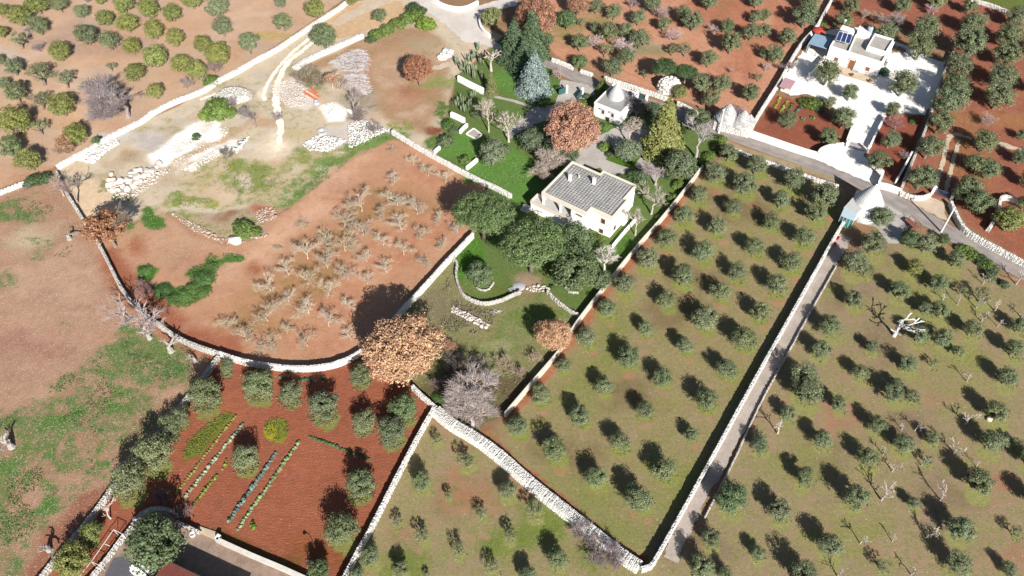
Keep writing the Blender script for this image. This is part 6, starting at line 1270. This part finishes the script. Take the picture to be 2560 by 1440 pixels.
for bi in range(nb):
    for i, (u, v, r) in enumerate(sorted(ORCH[bi*per:(bi+1)*per])):
        plant('peach_tree', G(u, v), r*mpp(v, 1.0)*1.2, f'leafless pruned orchard tree, {ORD[i+1]} from left in {ORD[bi+1]} band down of the red orchard', 'orchard tree', 'leafless orchard trees', None, VINE[(i*3 + bi) % 6], tcol=jit((.42, .36, .27), .2), tname='branches', sz=1.0)
# pruned dead olives: left field and right grove (trunk foot)
for u, v, r, lab, me, col in [(175, 598, 30, 'pollarded olive stump in the left field below the leaning oak', STUMP[0], (.28, .26, .24)), (375, 846, 28, 'pollarded olive stump under the large pale leafless tree', STUMP[1], (.34, .31, .28)), (428, 878, 34, 'pollarded olive stump beside the curve of the left wall', STUMP[2], (.30, .28, .25)), (490, 905, 24, 'pollarded olive stump at the kitchen garden corner', STUMP[3], (.30, .27, .25)),
        (125, 1375, 42, 'large pollarded olive stump near the lower left wall', STUMP[0], (.32, .30, .27)), (30, 1118, 36, 'pollarded olive stump at the left picture edge', STUMP[1], (.32, .29, .27)), (2235, 840, 40, 'bleached white dead olive in the right grove', DEAD[2], (.62, .60, .58))]:
    plant('olive_stump', G(u, v), r*mpp(v, 1.0), lab, 'tree stump', 'pollarded olive stumps', None, me, tcol=col, tname='limbs')
DEADP = Z(1920, 480, [(1700, 890, 60), (1560, 870, 50), (1610, 690, 44), (1420, 845, 40), (1600, 970, 46), (1720, 1010, 50), (1860, 690, 62), (1490, 1420, 50), (1310, 810, 36), (1900, 940, 50)]) + Z(1920, 960, [(1100, 350, 60), (1480, 300, 66), (1000, 340, 40), (1390, 520, 70), (930, 655, 60), (850, 870, 80), (1290, 870, 78), (690, 1195, 74), (1190, 1150, 70), (930, 1180, 44), (1070, 1430, 60), (1560, 620, 40), (520, 1440, 60), (860, 530, 44), (70, 370, 80), (1150, 610, 40)])
DEADP.sort(key=lambda p: p[1])
for bi in range(5):
    for i, (u, v, r) in enumerate(sorted(DEADP[bi*6:(bi+1)*6])):
        plant('dead_olive', G(u, v), r*mpp(v, 1.0), f'leafless dead olive, {ORD[i+1]} from left in {ORD[bi+1]} band down of the right grove', 'dead tree', 'leafless dead olives of the right grove', None, DEAD[(i + bi*2) % 5], tcol=jit((.36, .32, .29), .2), tname='branches', sz=1.05)
# small leafless trees and twiggy shrubs
def twigs(lst, group, where):
    lst = sorted(lst, key=lambda p: p[0])
    for i, (u, v, r, c) in enumerate(lst): plant('twiggy_shrub', G(u, v), r*mpp(v, .5), f'leafless twiggy shrub, {ORD[i+1]} from left {where}', 'shrub', group, None, TWIG[i % 3], tcol=jit(c), tname='twigs')
PUR = (.24, .19, .19); PNK = (.36, .26, .25); DRYB = (.33, .26, .19)
twigs(Z(0, 0, [(320, 385, 50, PUR), (1625, 545, 66, PUR), (1510, 600, 44, PUR), (1395, 670, 62, PUR), (220, 260, 40, PUR), (1740, 790, 60, PUR), (1690, 1200, 60, (.14, .13, .1)), (660, 20, 30, PUR)]), 'leafless shrubs of the upper left', 'in the upper left quarter')
twigs(Z(1280, 0, [(640, 360, 70, (.4, .33, .31)), (830, 380, 76, (.44, .38, .36)), (1110, 130, 70, PNK), (1200, 300, 66, PNK), (1490, 250, 44, PNK), (900, 70, 50, PUR), (1700, 850, 40, PUR), (360, 590, 56, PNK), (1640, 540, 30, PNK), (1900, 540, 44, PNK)]), 'leafless shrubs of the upper middle grove', 'in the upper middle grove')
twigs(Z(1920, 0, [(900, 185, 96, (.3, .26, .24)), (1640, 930, 70, PNK), (960, 970, 80, (.3, .16, .14)), (1240, 110, 60, PNK), (800, 160, 50, DRYB), (700, 140, 50, DRYB), (130, 520, 60, PUR), (1010, 1190, 40, PUR)]), 'leafless shrubs of the upper right', 'in the upper right quarter')
twigs([(400, 1262, 26, (.2, .13, .12)), (418, 1258, 22, (.2, .13, .12)), (455, 1285, 20, (.18, .13, .12)), (475, 1290, 16, (.2, .14, .12))], 'leafless shrubs on the courtyard wall', 'on the courtyard wall')
twigs([(1110, 960, 30, (.2, .15, .13)), (1140, 920, 28, (.16, .12, .11)), (1165, 960, 34, (.24, .18, .16)), (1230, 960, 30, (.26, .21, .18)), (1260, 920, 24, DRYB), (1110, 880, 26, (.3, .17, .12)), (1300, 930, 22, DRYB), (1210, 1010, 26, (.25, .2, .18)), (1140, 1000, 24, (.22, .17, .15)), (1330, 900, 20, DRYB), (1190, 930, 30, (.2, .16, .14))], 'scrub below the big oak', 'in the scrub right of the huge oak')
twigs([(1460, 1345, 30, PUR), (1490, 1370, 30, PUR), (1520, 1395, 34, PUR), (1545, 1415, 26, PUR), (1480, 1400, 30, PUR)], 'grey brush along the wide rubble wall', 'heaped below the wide rubble wall')
twigs([(360, 740, 26, (.2, .12, .11)), (345, 725, 20, (.2, .13, .12)), (695, 300, 14, PUR), (770, 190, 22, (.25, .2, .15)), (800, 210, 22, (.25, .2, .15)), (745, 205, 20, (.22, .18, .15)), (905, 300, 26, (.22, .18, .16)), (935, 330, 20, PUR), (845, 225, 24, (.26, .21, .17))], 'leafless shrubs around the yard', 'around the rubble yard and orchard')
# leafy bushes
def bushes(lst, group, where, name='bush', sz=1.0):
    for i, (u, v, r, c) in enumerate(sorted(lst, key=lambda p: p[0])):
        R = r*mpp(v, .5); b = G(u, v, R*.45); plant(name, (b[0], b[1], 0), R, f'leafy green bush, {ORD[i+1]} from left {where}', 'bush', group, BUSH[i % 4], STEM[0], jit(c), cname='foliage', tname='stems', sz=sz)
GB, DG, GG = (.12, .17, .04), (.06, .095, .035), (.10, .13, .06)
bushes(Z(640, 0, [(1180, 60, 66, DG), (1275, 165, 80, (.13, .19, .03)), (1130, 135, 72, GB), (1050, 175, 66, GB), (975, 215, 66, GB), (900, 250, 62, GB), (860, 290, 44, DG), (1200, 115, 60, GB), (1240, 75, 50, DG)]), 'hedge beside the dust road', 'in the thick hedge beside the dust road', 'hedge_bush')
bushes(Z(0, 0, [(1625, 810, 120, GB), (1700, 840, 66, GB), (1545, 850, 62, (.16, .21, .04)), (1580, 600, 62, GB), (1470, 1020, 38, (.07, .11, .04)), (260, 1340, 66, DG), (330, 1330, 60, DG), (210, 1370, 50, (.09, .12, .08))]), 'bushes by the tan field wall', 'along the tan field wall')
bushes([(612, 572, 30, GB), (640, 578, 16, GB), (595, 560, 14, (.16, .18, .04))], 'bushes on the orchard bank', 'on the stony orchard bank')
bushes(Z(640, 0, [(1500, 760, 44, GG), (1440, 930, 52, (.08, .14, .03)), (1420, 1050, 66, GG), (1570, 1200, 52, GB), (1480, 970, 40, GG), (1700, 1150, 50, GG), (1850, 1120, 60, GG), (1660, 850, 50, GG)]), 'bushes on the upper lawn', 'on the upper lawn')
bushes(Z(1280, 0, [(700, 950, 46, (.07, .15, .03)), (700, 1095, 52, GB), (910, 1310, 64, DG), (980, 1320, 70, GG), (1570, 1040, 52, GB), (1540, 1110, 48, GB), (1480, 1170, 50, GB), (1440, 1220, 46, GB), (340, 655, 28, DG), (530, 770, 46, (.1, .15, .03)), (230, 770, 44, GB), (730, 1150, 36, DG), (1170, 1310, 46, DG), (820, 1330, 40, GB), (1250, 1380, 50, GB), (560, 720, 36, GG)]), 'bushes of the villa garden', 'around the villa garden')
bushes(Z(1280, 480, [(1210, 40, 46, GB), (1170, 100, 40, GB), (1100, 190, 34, GB), (640, 350, 50, (.12, .16, .04)), (300, 710, 24, DG)]), 'bushes along the balustrade wall', 'along the upper balustrade wall')
bushes(Z(1920, 480, [(1490, 430, 56, GB), (1540, 470, 60, GB), (1600, 500, 60, DG), (1650, 540, 60, GB), (1690, 580, 52, GG), (1660, 620, 56, GG), (1780, 690, 44, GG), (1440, 420, 40, GB)]), 'roadside hedge of the right grove', 'in the roadside hedge of the right grove', 'hedge_bush')
bushes(Z(1920, 0, [(330, 770, 70, (.12, .16, .03)), (380, 800, 50, DG), (270, 760, 40, (.16, .19, .04)), (870, 530, 50, (.05, .1, .06)), (420, 170, 36, GB), (1090, 910, 30, (.1, .17, .04))]), 'bushes of the gravel yard', 'around the white gravel yard')
bushes([(1105, 865, 22, (.06, .12, .04)), (1090, 850, 18, (.07, .13, .04)), (1260, 905, 14, (.1, .15, .03)), (1120, 1005, 16, (.1, .14, .05)), (1095, 990, 18, (.08, .13, .04)), (1108, 1022, 14, (.09, .13, .05)), (1290, 640, 20, DG), (405, 722, 24, (.07, .13, .035)), (480, 715, 24, (.085, .15, .04)), (505, 690, 28, (.085, .15, .04)), (460, 735, 26, (.085, .15, .04)), (360, 672, 18, (.08, .14, .035)), (528, 660, 14, (.08, .14, .035)), (505, 725, 22, (.085, .15, .04)), (435, 742, 20, (.085, .15, .04))], 'low green clumps around the orchard', 'low in or below the orchard', sz=.5)
def cactus(u, v, lab):
    r = empty('cactus_clump', G(u, v), lab, 'cactus', 'columnar cactus hedge')
    for k in range(9):
        a = random.uniform(0, 6.28); q = random.uniform(0, .9); h = random.uniform(1.2, 2.6); x, y = math.cos(a)*q, math.sin(a)*q
        o = MB().tube([(x, y, 0), (x*1.1, y*1.1, h*.6), (x*1.2 + random.uniform(-.1, .1), y*1.2, h)], [.15, .17, .08], 7).build('column', M['leaf'], r, True, jit((.17, .2, .12)))
for i, p in enumerate(Z(640, 0, [(1510, 480), (1540, 520), (1575, 510), (1590, 560), (1630, 540), (1640, 590), (1680, 480), (1690, 590), (1600, 460), (1640, 430), (1660, 370)])): cactus(*p, f'grey-green column cactus clump, {ORD[i+1]} of the hedge by the white garden wall')
for i, p in enumerate(Z(640, 0, [(1500, 800), (1540, 770), (1560, 830), (1600, 800), (1630, 730)])): cactus(*p, f'grey-green column cactus clump, {ORD[i+1]} of the group below the white garden wall')
# ---------------------------------------------------------------- weeds and grass: uncountable cover
def in_poly(pts, n):
    P = GP(pts); xs = [p[0] for p in P]; ys = [p[1] for p in P]; out = np.zeros((0, 2))
    while len(out) < n:
        q = np.stack([RS.uniform(min(xs), max(xs), n*3), RS.uniform(min(ys), max(ys), n*3)], -1); out = np.concatenate([out, q[inside(q[:, 0], q[:, 1], P)]])
    return out[:n]
def ell(u, v, a, b): return [(u + a*math.cos(k*.5236), v + b*math.sin(k*.5236)) for k in range(12)]
def cover(name, label, cat, polys, dens, leaf, h, col, patch=.0, scale=5.0, seed=5):
    Pts = []
    for p in polys:
        Q = GP(p); ar = abs(sum(Q[i][0]*Q[(i+1) % len(Q)][1] - Q[(i+1) % len(Q)][0]*Q[i][1] for i in range(len(Q))))/2
        q = in_poly(p, max(10, int(ar*dens)))
        if patch > 0: q = q[fbm(q[:, 0], q[:, 1], scale, seed) > patch]
        Pts.append(q)
    q = np.concatenate(Pts); n = len(q); k = 3
    P = np.repeat(np.concatenate([q, np.zeros((n, 1))], -1), k, 0) + RS.normal(size=(n*k, 3))*np.array([leaf*.7, leaf*.7, 0]); P[:, 2] = RS.uniform(.2, 1, n*k)*h
    Nn = RS.normal(size=(n*k, 3)) + np.array([.15, -.5, .8]); V, F = leaf_quads(P, Nn, leaf, .5, RS)
    o = obj(name, npmesh(name, V, F, M['leaf']), color=col); tag(o, label, cat, kind='stuff'); return o
GREEN = (.075, .14, .032)
cover('weeds', 'lush green weeds growing in patches over the left field', 'weeds', [ell(390, 870, 90, 30), ell(290, 905, 100, 30), ell(200, 965, 90, 36), ell(100, 1070, 110, 40), ell(270, 1040, 120, 60), ell(60, 1210, 90, 60), ell(30, 1320, 60, 80), ell(60, 520, 80, 26), ell(140, 620, 40, 26), ell(430, 930, 60, 30), ell(160, 1170, 80, 40)], 5.5, .24, .2, (.09, .14, .045), .52, 4)
cover('weeds', 'bright green leafy weeds along the left side of the orchard', 'weeds', [ell(360, 675, 24, 14), ell(405, 724, 28, 12), ell(470, 740, 36, 22), ell(508, 692, 36, 28), ell(530, 660, 16, 22), ell(450, 760, 30, 12), ell(580, 645, 28, 8)], 16, .26, .45, (.085, .15, .035), .42, 3)
cover('grass', 'green grass strip along the upper orchard edge', 'grass', [[(985, 330), (940, 338), (870, 370), (810, 420), (700, 520), (730, 515), (830, 440), (890, 385), (950, 352), (1010, 350)]], 14, .2, .2, (.095, .16, .045), .36, 3)
cover('grass', 'mown green lawn of the villa garden', 'grass', [ell(1240, 420, 90, 46), ell(1150, 372, 60, 24), ell(1290, 470, 46, 40), ell(1330, 225, 60, 16), ell(1260, 205, 40, 16), [(1145, 640), (1180, 592), (1200, 602), (1215, 730), (1180, 740), (1150, 700)], ell(1560, 620, 24, 28)], 9, .18, .08, (.13, .195, .06), .36, 3)
cover('grass', 'patchy grass of the slope below the rubble yard', 'grass', [ell(610, 450, 80, 40), ell(700, 440, 70, 30), ell(540, 420, 60, 20), ell(480, 505, 50, 14)], 6, .2, .14, (.12, .15, .045), .48, 4)
cover('flowering_weeds', 'yellow flowering weeds on the bank beside the boulders', 'weeds', [ell(540, 430, 40, 14), ell(498, 506, 32, 8), ell(600, 560, 20, 8)], 4, .16, .3, (.36, .32, .06), .56, 2)
cover('greens_patch', 'broad patch of yellow-green vegetables in the kitchen garden', 'vegetables', [Z(0, 960, [(1370, 560), (1400, 440), (1540, 310), (1700, 205), (1745, 230), (1600, 400), (1510, 520), (1420, 545)]), ell(693, 1071, 32, 28)], 18, .2, .22, (.13, .15, .03))
cover('dry_scrub', 'tangled grey dry scrub in the hollow below the lawn', 'scrub', [[(1120, 700), (1160, 760), (1240, 780), (1220, 840), (1120, 830), (1060, 790)], [(1060, 980), (1110, 920), (1230, 900), (1320, 930), (1260, 1020), (1190, 1060)], ell(770, 200, 44, 20)], 7, .3, .35, (.17, .145, .1), .45, 4)
cover('grass_tufts', 'pale grass tufts standing under the grove olives', 'grass', [ell(t['u'] + 4, t['v'] + 16, t['R']/mpp(t['v'])*1.05, t['R']/mpp(t['v'])*.75) for t in BOTT + RGTT + MIDT], 3.5, .22, .16, (.17, .18, .075), .42, 2.5)
cover('grass_tufts', 'pale grass tufts standing under the kitchen garden olives', 'grass', [ell(t['u'], t['v'] + 22, t['R']/mpp(t['v'])*1.05, t['R']/mpp(t['v'])*.85) for t in GART if t['v'] < 1300], 12, .26, .35, (.17, .17, .085), .3, 2.5)
# ---------------------------------------------------------------- vegetable rows: every plant a plant
CAB = [rosette('cabbage_leaves', 410+i, 16, .5, .34) for i in range(4)]
def crop(p0, p1, spacing, R, col, name, label, group, z0=None):
    a, b = Vector(G(*p0)), Vector(G(*p1)); n = max(2, int((b-a).length/spacing))
    for i in range(n + 1):
        q = a.lerp(b, i/n) + Vector((random.uniform(-.1, .1), random.uniform(-.1, .1), 0)); o = obj(name, CAB[i % 4], color=jit(col, .2)); o.location = q; s = R*2*random.uniform(.75, 1.2); o.scale = (s, s, s*1.1); o.rotation_euler = (0, 0, random.uniform(0, 6.28)); tag(o, f'{ORD[i+1]} {label}, from its top', 'vegetable', group)
crop((607, 1062), (463, 1242), .55, .42, (.26, .31, .2), 'cabbage_plant', 'pale cabbage plant in the row left of the lone olive', 'cabbage row left of the lone olive')
crop((690, 1134), (573, 1302), .55, .5, (.10, .16, .13), 'cabbage_plant', 'blue-green cabbage plant in the row right of the lone olive', 'blue-green cabbage row')
crop((748, 1104), (595, 1324), .55, .46, (.2, .27, .12), 'cabbage_plant', 'pale green cabbage plant in the longest right hand row', 'rightmost cabbage row')
crop((589, 1040), (440, 1234), .5, .34, (.2, .22, .05), 'salad_plant', 'yellow-green salad plant in the leftmost thin row', 'leftmost salad row')
crop((541, 1190), (487, 1260), .4, .4, (.15, .2, .03), 'salad_plant', 'bright green plant in the short row below the cabbages', 'short bright green row'); crop((567, 1150), (558, 1172), .4, .36, (.17, .19, .04), 'salad_plant', 'bright green plant beside the lone olive', 'tiny row at the lone olive')
crop((775, 1092), (926, 1150), .4, .36, (.06, .12, .04), 'bean_plant', 'dark green plant in the short slanting line', 'slanting green line')
for k, (a, b) in enumerate((((700, 944), (725, 943)), ((748, 951), (785, 949)), ((803, 947), (812, 946)))): crop(a, b, .5, .45, (.06, .15, .09), 'chard_plant', f'teal green plant in the {ORD[k+1]} clump below the curved wall', 'teal plants below the curved wall')
crop((631, 1308), (634, 1320), .6, .5, (.12, .2, .03), 'salad_plant', 'bright green plant alone near the longest row end', 'lone bright plants')
for k, (a, b, c) in enumerate((((1950, 246), (1938, 270), (.24, .24, .03)), ((1968, 256), (1952, 278), (.22, .24, .04)), ((1982, 262), (1970, 280), (.06, .13, .04)), ((2005, 262), (1990, 282), (.06, .12, .08)), ((2004, 296), (2010, 300), (.06, .15, .05)), ((2030, 294), (2034, 297), (.07, .15, .05)))): crop(a, b, .8, .55, c, 'garden_plant', f'vegetable plant in the {ORD[k+1]} row of the upper red plot', 'vegetables of the upper red plot')
# ---------------------------------------------------------------- boulders, rubble, building waste
def boulder(seed):
    rs = np.random.RandomState(seed); import bmesh
    bm = bmesh.new(); bmesh.ops.create_icosphere(bm, subdivisions=2, radius=1.0)
    pl = [(unit(rs.normal(size=3)), rs.uniform(.55, .85)) for _ in range(11)]
    for v in bm.verts:
        p = np.array(v.co)
        for n, d in pl:
            k = p @ n
            if k > d: p = p - n*(k-d)
        v.co = p*(1 + rs.uniform(-.03, .03))
    me = bpy.data.meshes.new('boulder'); bm.to_mesh(me); bm.free(); me.materials.append(BOULD); return me
BOULD = simple('pale_boulder_stone', (.56, .485, .42), .25, 1.1, bump=.05, fine=4, col2=(.5, .45, .41))
BLD = [boulder(500+i) for i in range(6)]
BP = Z(100, 330, [(1165, 520, 46), (1235, 497, 44), (1280, 480, 34), (1362, 500, 50), (1440, 492, 42), (1150, 562, 40), (1250, 582, 58), (1330, 555, 50), (1135, 612, 58), (1035, 628, 46), (1230, 655, 44), (980, 642, 40), (1190, 692, 44), (1110, 737, 52), (1050, 782, 34), (890, 672, 50), (940, 742, 42), (1008, 735, 34), (912, 540, 34), (1295, 620, 36), (1530, 400, 44), (1500, 440, 30), (875, 620, 36), (930, 610, 40), (1070, 690, 38), (1400, 545, 36), (1160, 655, 36), (950, 690, 34)], 5.143)
BP.sort(key=lambda p: p[1])
for bi in range(4):
    for i, (u, v, r) in enumerate(sorted(BP[bi*7:(bi+1)*7])):
        R = r*mpp(v); g = G(u, v, R*.5); o = obj('boulder', BLD[(i + bi) % 6]); o.location = (g[0], g[1], R*.38); o.scale = (R*1.25, R*1.15, R*.95); o.rotation_euler = (random.uniform(-.3, .3), random.uniform(-.3, .3), random.uniform(0, 6.28)); tag(o, f'pale boulder, {ORD[i+1]} from left in {ORD[bi+1]} row down of the boulder heap', 'boulder', 'boulder heap by the bare dirt patch')
def rubble(label, polys, n, size, mat, h=.0, name='rubble'):
    cs, ss, aa = [], [], []
    for p in polys:
        q = in_poly(p, n//len(polys)); c = q.mean(0); rad = np.abs(q - c).max()
        for x, y in q:
            k = size*random.uniform(.45, 1.5)*(1.6 if random.random() < .08 else 1); hh = h*max(0, 1 - (math.hypot(x-c[0], y-c[1])/rad)**1.5)*random.uniform(.6, 1)
            cs.append((x, y, k*.18 + hh)); ss.append((k, k*random.uniform(.6, 1), k*random.uniform(.4, .8))); aa.append(random.uniform(0, 6.28))
    o = obj(name, stones_mesh(name, cs, ss, aa, mat, .3, .35)); return tag(o, label, 'rubble', kind='stuff')
rubble('white broken limestone heaped along the lower tan field wall', [[(190, 400), (240, 370), (290, 345), (300, 358), (270, 380), (235, 410)]], 1500, .3, M['stone_white'], .5)
rubble('small pale stones scattered round the boulder heap', [[(260, 470), (330, 430), (430, 420), (400, 450), (330, 500), (290, 500)]], 500, .32, M['stone_pink'])
rubble('bright white rubble spread over the chalky heap', [[(375, 392), (440, 340), (490, 305), (580, 320), (560, 350), (480, 400), (440, 418)], [(455, 424), (590, 350), (610, 345), (590, 372), (480, 430)]], 900, .17, M['chalk'], .5)
rubble('white stone edging spread below the chalky heap', [[(585, 372), (612, 348), (622, 342), (618, 352), (592, 382)]], 120, .42, M['stone_white'], .3)
rubble('grey white rubble beside the orange beams', [[(675, 225), (715, 198), (750, 210), (775, 232), (765, 262), (720, 268)]], 1000, .22, M['stone_pink'], .3)
rubble('white gravel heap below the orange beams', [[(795, 265), (830, 255), (862, 282), (855, 302), (820, 303)], [(858, 268), (885, 285), (880, 295)]], 900, .16, M['chalk'], .9)
rubble('large pale rubble heap above the orchard corner', [[(757, 362), (800, 335), (830, 345), (870, 350), (820, 382), (775, 378)], [(870, 315), (900, 298), (975, 325), (905, 360), (870, 372)]], 1500, .27, M['stone_white'], .6)
rubble('red brown stones on the orchard bank', [[(640, 520), (690, 520), (690, 545), (640, 560)], [(430, 535), (480, 575), (560, 610), (620, 605), (560, 595), (480, 555)], ell(640, 585, 30, 10)], 700, .3, island_mat('red_brown_stones', (.34, .22, .16), (.5, .42, .34)))
rubble('pale stones piled in the oval near the dust road', [Z(640, 0, [(1360, 440), (1420, 360), (1480, 380), (1470, 430), (1400, 455)])], 350, .36, M['stone_white'], .5)
rubble('loose stones along the broken bank in the hollow', [[(1130, 765), (1180, 790), (1225, 812), (1215, 820), (1170, 802), (1128, 778)]], 350, .34, M['stone_pink'], .2)
rubble('small stones at the foot of the barbecue spot under the pine', [ell(1345, 722, 30, 8)], 90, .3, M['stone_pink'])
rubble('loose white stones along the wide rubble wall foot', [[(1130, 1040), (1200, 1085), (1300, 1170), (1290, 1180), (1190, 1100), (1125, 1058)]], 260, .3, M['stone_white'])
for u, v, r, lab in [(32, 148, 16, 'pale rock under an olive in the tan field'), (588, 597, 20, 'large flat beige boulder on the orchard bank'), (2475, 1048, 9, 'small white rock at an olive foot in the right grove'), (1775, 70, 9, 'pale rock at the foot of an upper grove olive')]:
    R = r*mpp(v); o = obj('boulder', BLD[random.randrange(6)]); o.location = (*G(u, v, R*.4)[:2], R*.25); o.scale = (R, R*.9, R*.6); tag(o, lab, 'boulder')
def sticks(label, poly, n, L_, r, col, h, cat='brush pile', name='brush_pile'):
    q = in_poly(poly, n); mb = MB(); c = q.mean(0); rad = np.abs(q - c).max()
    for x, y in q:
        a = random.gauss(2.6, .8); z = .1 + h*max(0, 1 - (math.hypot(x-c[0], y-c[1])/rad)**2)*random.random(); d = Vector((math.cos(a), math.sin(a), random.uniform(-.18, .18)))*L_*random.uniform(.4, 1.1)/2; p = Vector((x, y, z + abs(d.z)))
        mb.tube([p - d, p + Vector((random.uniform(-.1, .1), random.uniform(-.1, .1), .08)), p + d], [r, r*.8, r*.4], 4)
    o = mb.build(name, M['bark'], color=col); return tag(o, label, cat, kind='stuff')
sticks('upper heap of cut grey branches beside the grassy field', Z(640, 0, [(560, 470), (640, 430), (760, 370), (810, 390), (850, 470), (830, 530), (720, 560), (600, 520)]), 700, 2.6, .045, (.40, .36, .36), 1.0)
sticks('lower heap of cut grey branches beside the grassy field', Z(640, 0, [(640, 570), (720, 560), (830, 560), (870, 690), (780, 720), (700, 700), (640, 620)]), 600, 2.0, .045, (.42, .37, .37), .9)
sticks('small bundle of cut sticks on the scrub below the lawn', ell(1235, 780, 14, 4), 14, 1.6, .04, (.5, .47, .44), .1)
for k, (a, b) in enumerate((((760, 232), (798, 256)), ((777, 222), (793, 236)), ((770, 228), (800, 246)))):
    p, q = Vector(G(*a)), Vector(G(*b)); c = (p+q)/2; d = q-p; r = empty('steel_beam', (c.x, c.y, 0), ['longest orange steel beam lying on the rubble', 'short orange steel beam behind the longest one', 'thin orange steel beam between the other two'][k], 'beam', 'orange steel beams'); yaw = math.atan2(d.y, d.x); w = (.42, .45, .2)[k]
    MB().box((0, 0, .32 + .05*k), (d.length, w, .05), yaw).build('web', M['orange'], r); n_ = Vector((-d.normalized().y, d.normalized().x, 0))
    for s in (-1, 1): MB().box((n_.x*s*w/2, n_.y*s*w/2, .32 + .05*k), (d.length, .05, .3), yaw).build('flange', M['orange'], r)
for u, v, R, lab, m in ((805, 330, 1.15, 'pale concrete well ring lying by the rubble heap', 'concrete'), (791.5, 256, .75, 'grey ring tyre at the end of the orange beam', 'metal')):
    o = empty('concrete_ring', G(u, v, .3), lab, 'ring'); o.location.z = 0; MB().lathe((0, 0, 0), [(R, 0), (R, .6), (R*.62, .6), (R*.62, .1), (.05, .08)], 26).build('ring', M[m], o)
r = empty('sand_pit', G(1186, 336), 'square sand pit with a white timber frame on the lawn', 'sand pit'); P = [Vector(G(*p)) - r.location for p in ((1184, 322), (1205, 338), (1190, 349), (1165, 336))]
MB().prism([(p.x, p.y) for p in P], 0, .1).build('sand', M['lane'], r)
for a, b in zip(P, P[1:] + P[:1]): c = (a+b)/2; d = b-a; MB().box((c.x, c.y, .15), (d.length - .2, .2, .3), math.atan2(d.y, d.x)).build('frame_board', M['white'], r)
r = empty('fire_pit', G(1297, 716), 'grey ash heap with grate bars under the umbrella pine', 'fire pit'); MB().lathe((0, 0, 0), [(1.3, 0), (1.0, .15), (.5, .25), (.05, .28)], 14).build('ash', simple('pale_ash', (.4, .4, .41), .3, 3), r, True)
for k in range(5): MB().box((-1.6 + .1*k, -.6 - .22*k, .25), (1.2, .06, .06), .3).build('grate_bar', M['metal'], r)
for u, v, sx, sy, lab, mt in ((2093, 597, .9, .55, 'red plastic crate at the foot of the white lane wall', 'red'), (2086, 612, .8, .5, 'second red crate lower along the white lane wall', 'red')):
    o = empty('crate', G(u, v), lab, 'crate', 'red crates by the lane', rz=.9)
    for c, s in (((0, 0, .05), (sx, sy, .06)), ((0, sy/2, .25), (sx, .05, .4)), ((0, -sy/2, .25), (sx, .05, .4)), ((sx/2, 0, .25), (.05, sy - .06, .4)), ((-sx/2, 0, .25), (.05, sy - .06, .4))): MB().box(c, s).build('side_board', M[mt], o)
# red trailer frame by the road
r = empty('farm_trailer', G(2277, 565), 'rusty red farm trailer with a tubular frame beside the road', 'trailer', rz=-1.15)
MB().box((0, 0, .75), (3.4, 1.3, .1)).build('bed', simple('rusty_red', (.25, .1, .08), .3, 2), r)
for s in (-1, 1):
    MB().tube([(-1.7, s*.7, .8), (-1.4, s*.8, 1.6), (1.4, s*.8, 1.6), (1.7, s*.7, .8)], .05, 5).build('side_rail', M['dark_metal'], r)
    w = MB().tube([(.2, s*.72, .38), (.2, s*.92, .38)], .38, 14).build('wheel', M['dark'], r); MB().tube([(.2, s*.70, .38), (.2, s*.94, .38)], .18, 10).build('rim', M['metal'], w)
MB().tube([(-1.7, 0, .7), (-2.9, 0, .5)], .06, 5).build('drawbar', M['dark_metal'], r)
# ---------------------------------------------------------------- utility poles and their wires
def pole(u, v, lab, h=7.2):
    g = Vector(G(u, v)); r = empty('utility_pole', g, lab, 'utility pole', 'roadside utility poles'); MB().tube([(0, 0, -.1), (0, 0, h)], [.24, .15], 12).build('shaft', M['pole'], r)
    MB().box((0, 0, h - .3), (.9, .08, .1), .5).build('crossarm', M['metal'], r)
    for s in (-.38, .38): MB().lathe((s*math.cos(.5), s*math.sin(.5), h - .24), [(.05, 0), (.07, .08), (.03, .16)], 8).build('insulator', M['white'], r)
    return g + Vector((0, 0, h - .1))
T1 = pole(1796, 333, 'white concrete pole beside the double trullo'); T2 = pole(2352, 580, 'white concrete pole beside the lower road by the blue gate')
def wire(a, b, lab, sag=1.2):
    a, b = Vector(a), Vector(b); n = 16; o = MB().tube([a.lerp(b, k/n) - Vector((0, 0, sag*4*(k/n)*(1-k/n))) for k in range(n+1)], .022, 4).build('overhead_wire', M['dark_metal']); tag(o, lab, 'wire', 'overhead wires')
wire(T1, T2, 'thin overhead wire between the two concrete poles'); wire(T1, G(1300, 60, 7), 'thin overhead wire running up the road from the trullo pole'); wire(T2, G(2460, -30, 7), 'thin overhead wire running up over the right grove'); wire(T2, G(2700, 690, 7), 'thin overhead wire leaving along the road to the right')
# lamp post behind the courtyard wall
r = empty('street_lamp', G(796, 1432), 'slim dark lamp post behind the dark round garden olive', 'lamp'); MB().tube([(0, 0, 0), (0, 0, 3.6), (-.3, .1, 4.1), (-.9, .3, 4.2)], .05, 6).build('post', M['dark_metal'], r); MB().lathe((-1.1, .35, 4.05), [(.28, 0), (.24, .15), (.08, .25)], 12).build('lamp_shade', M['dark_metal'], r, True)
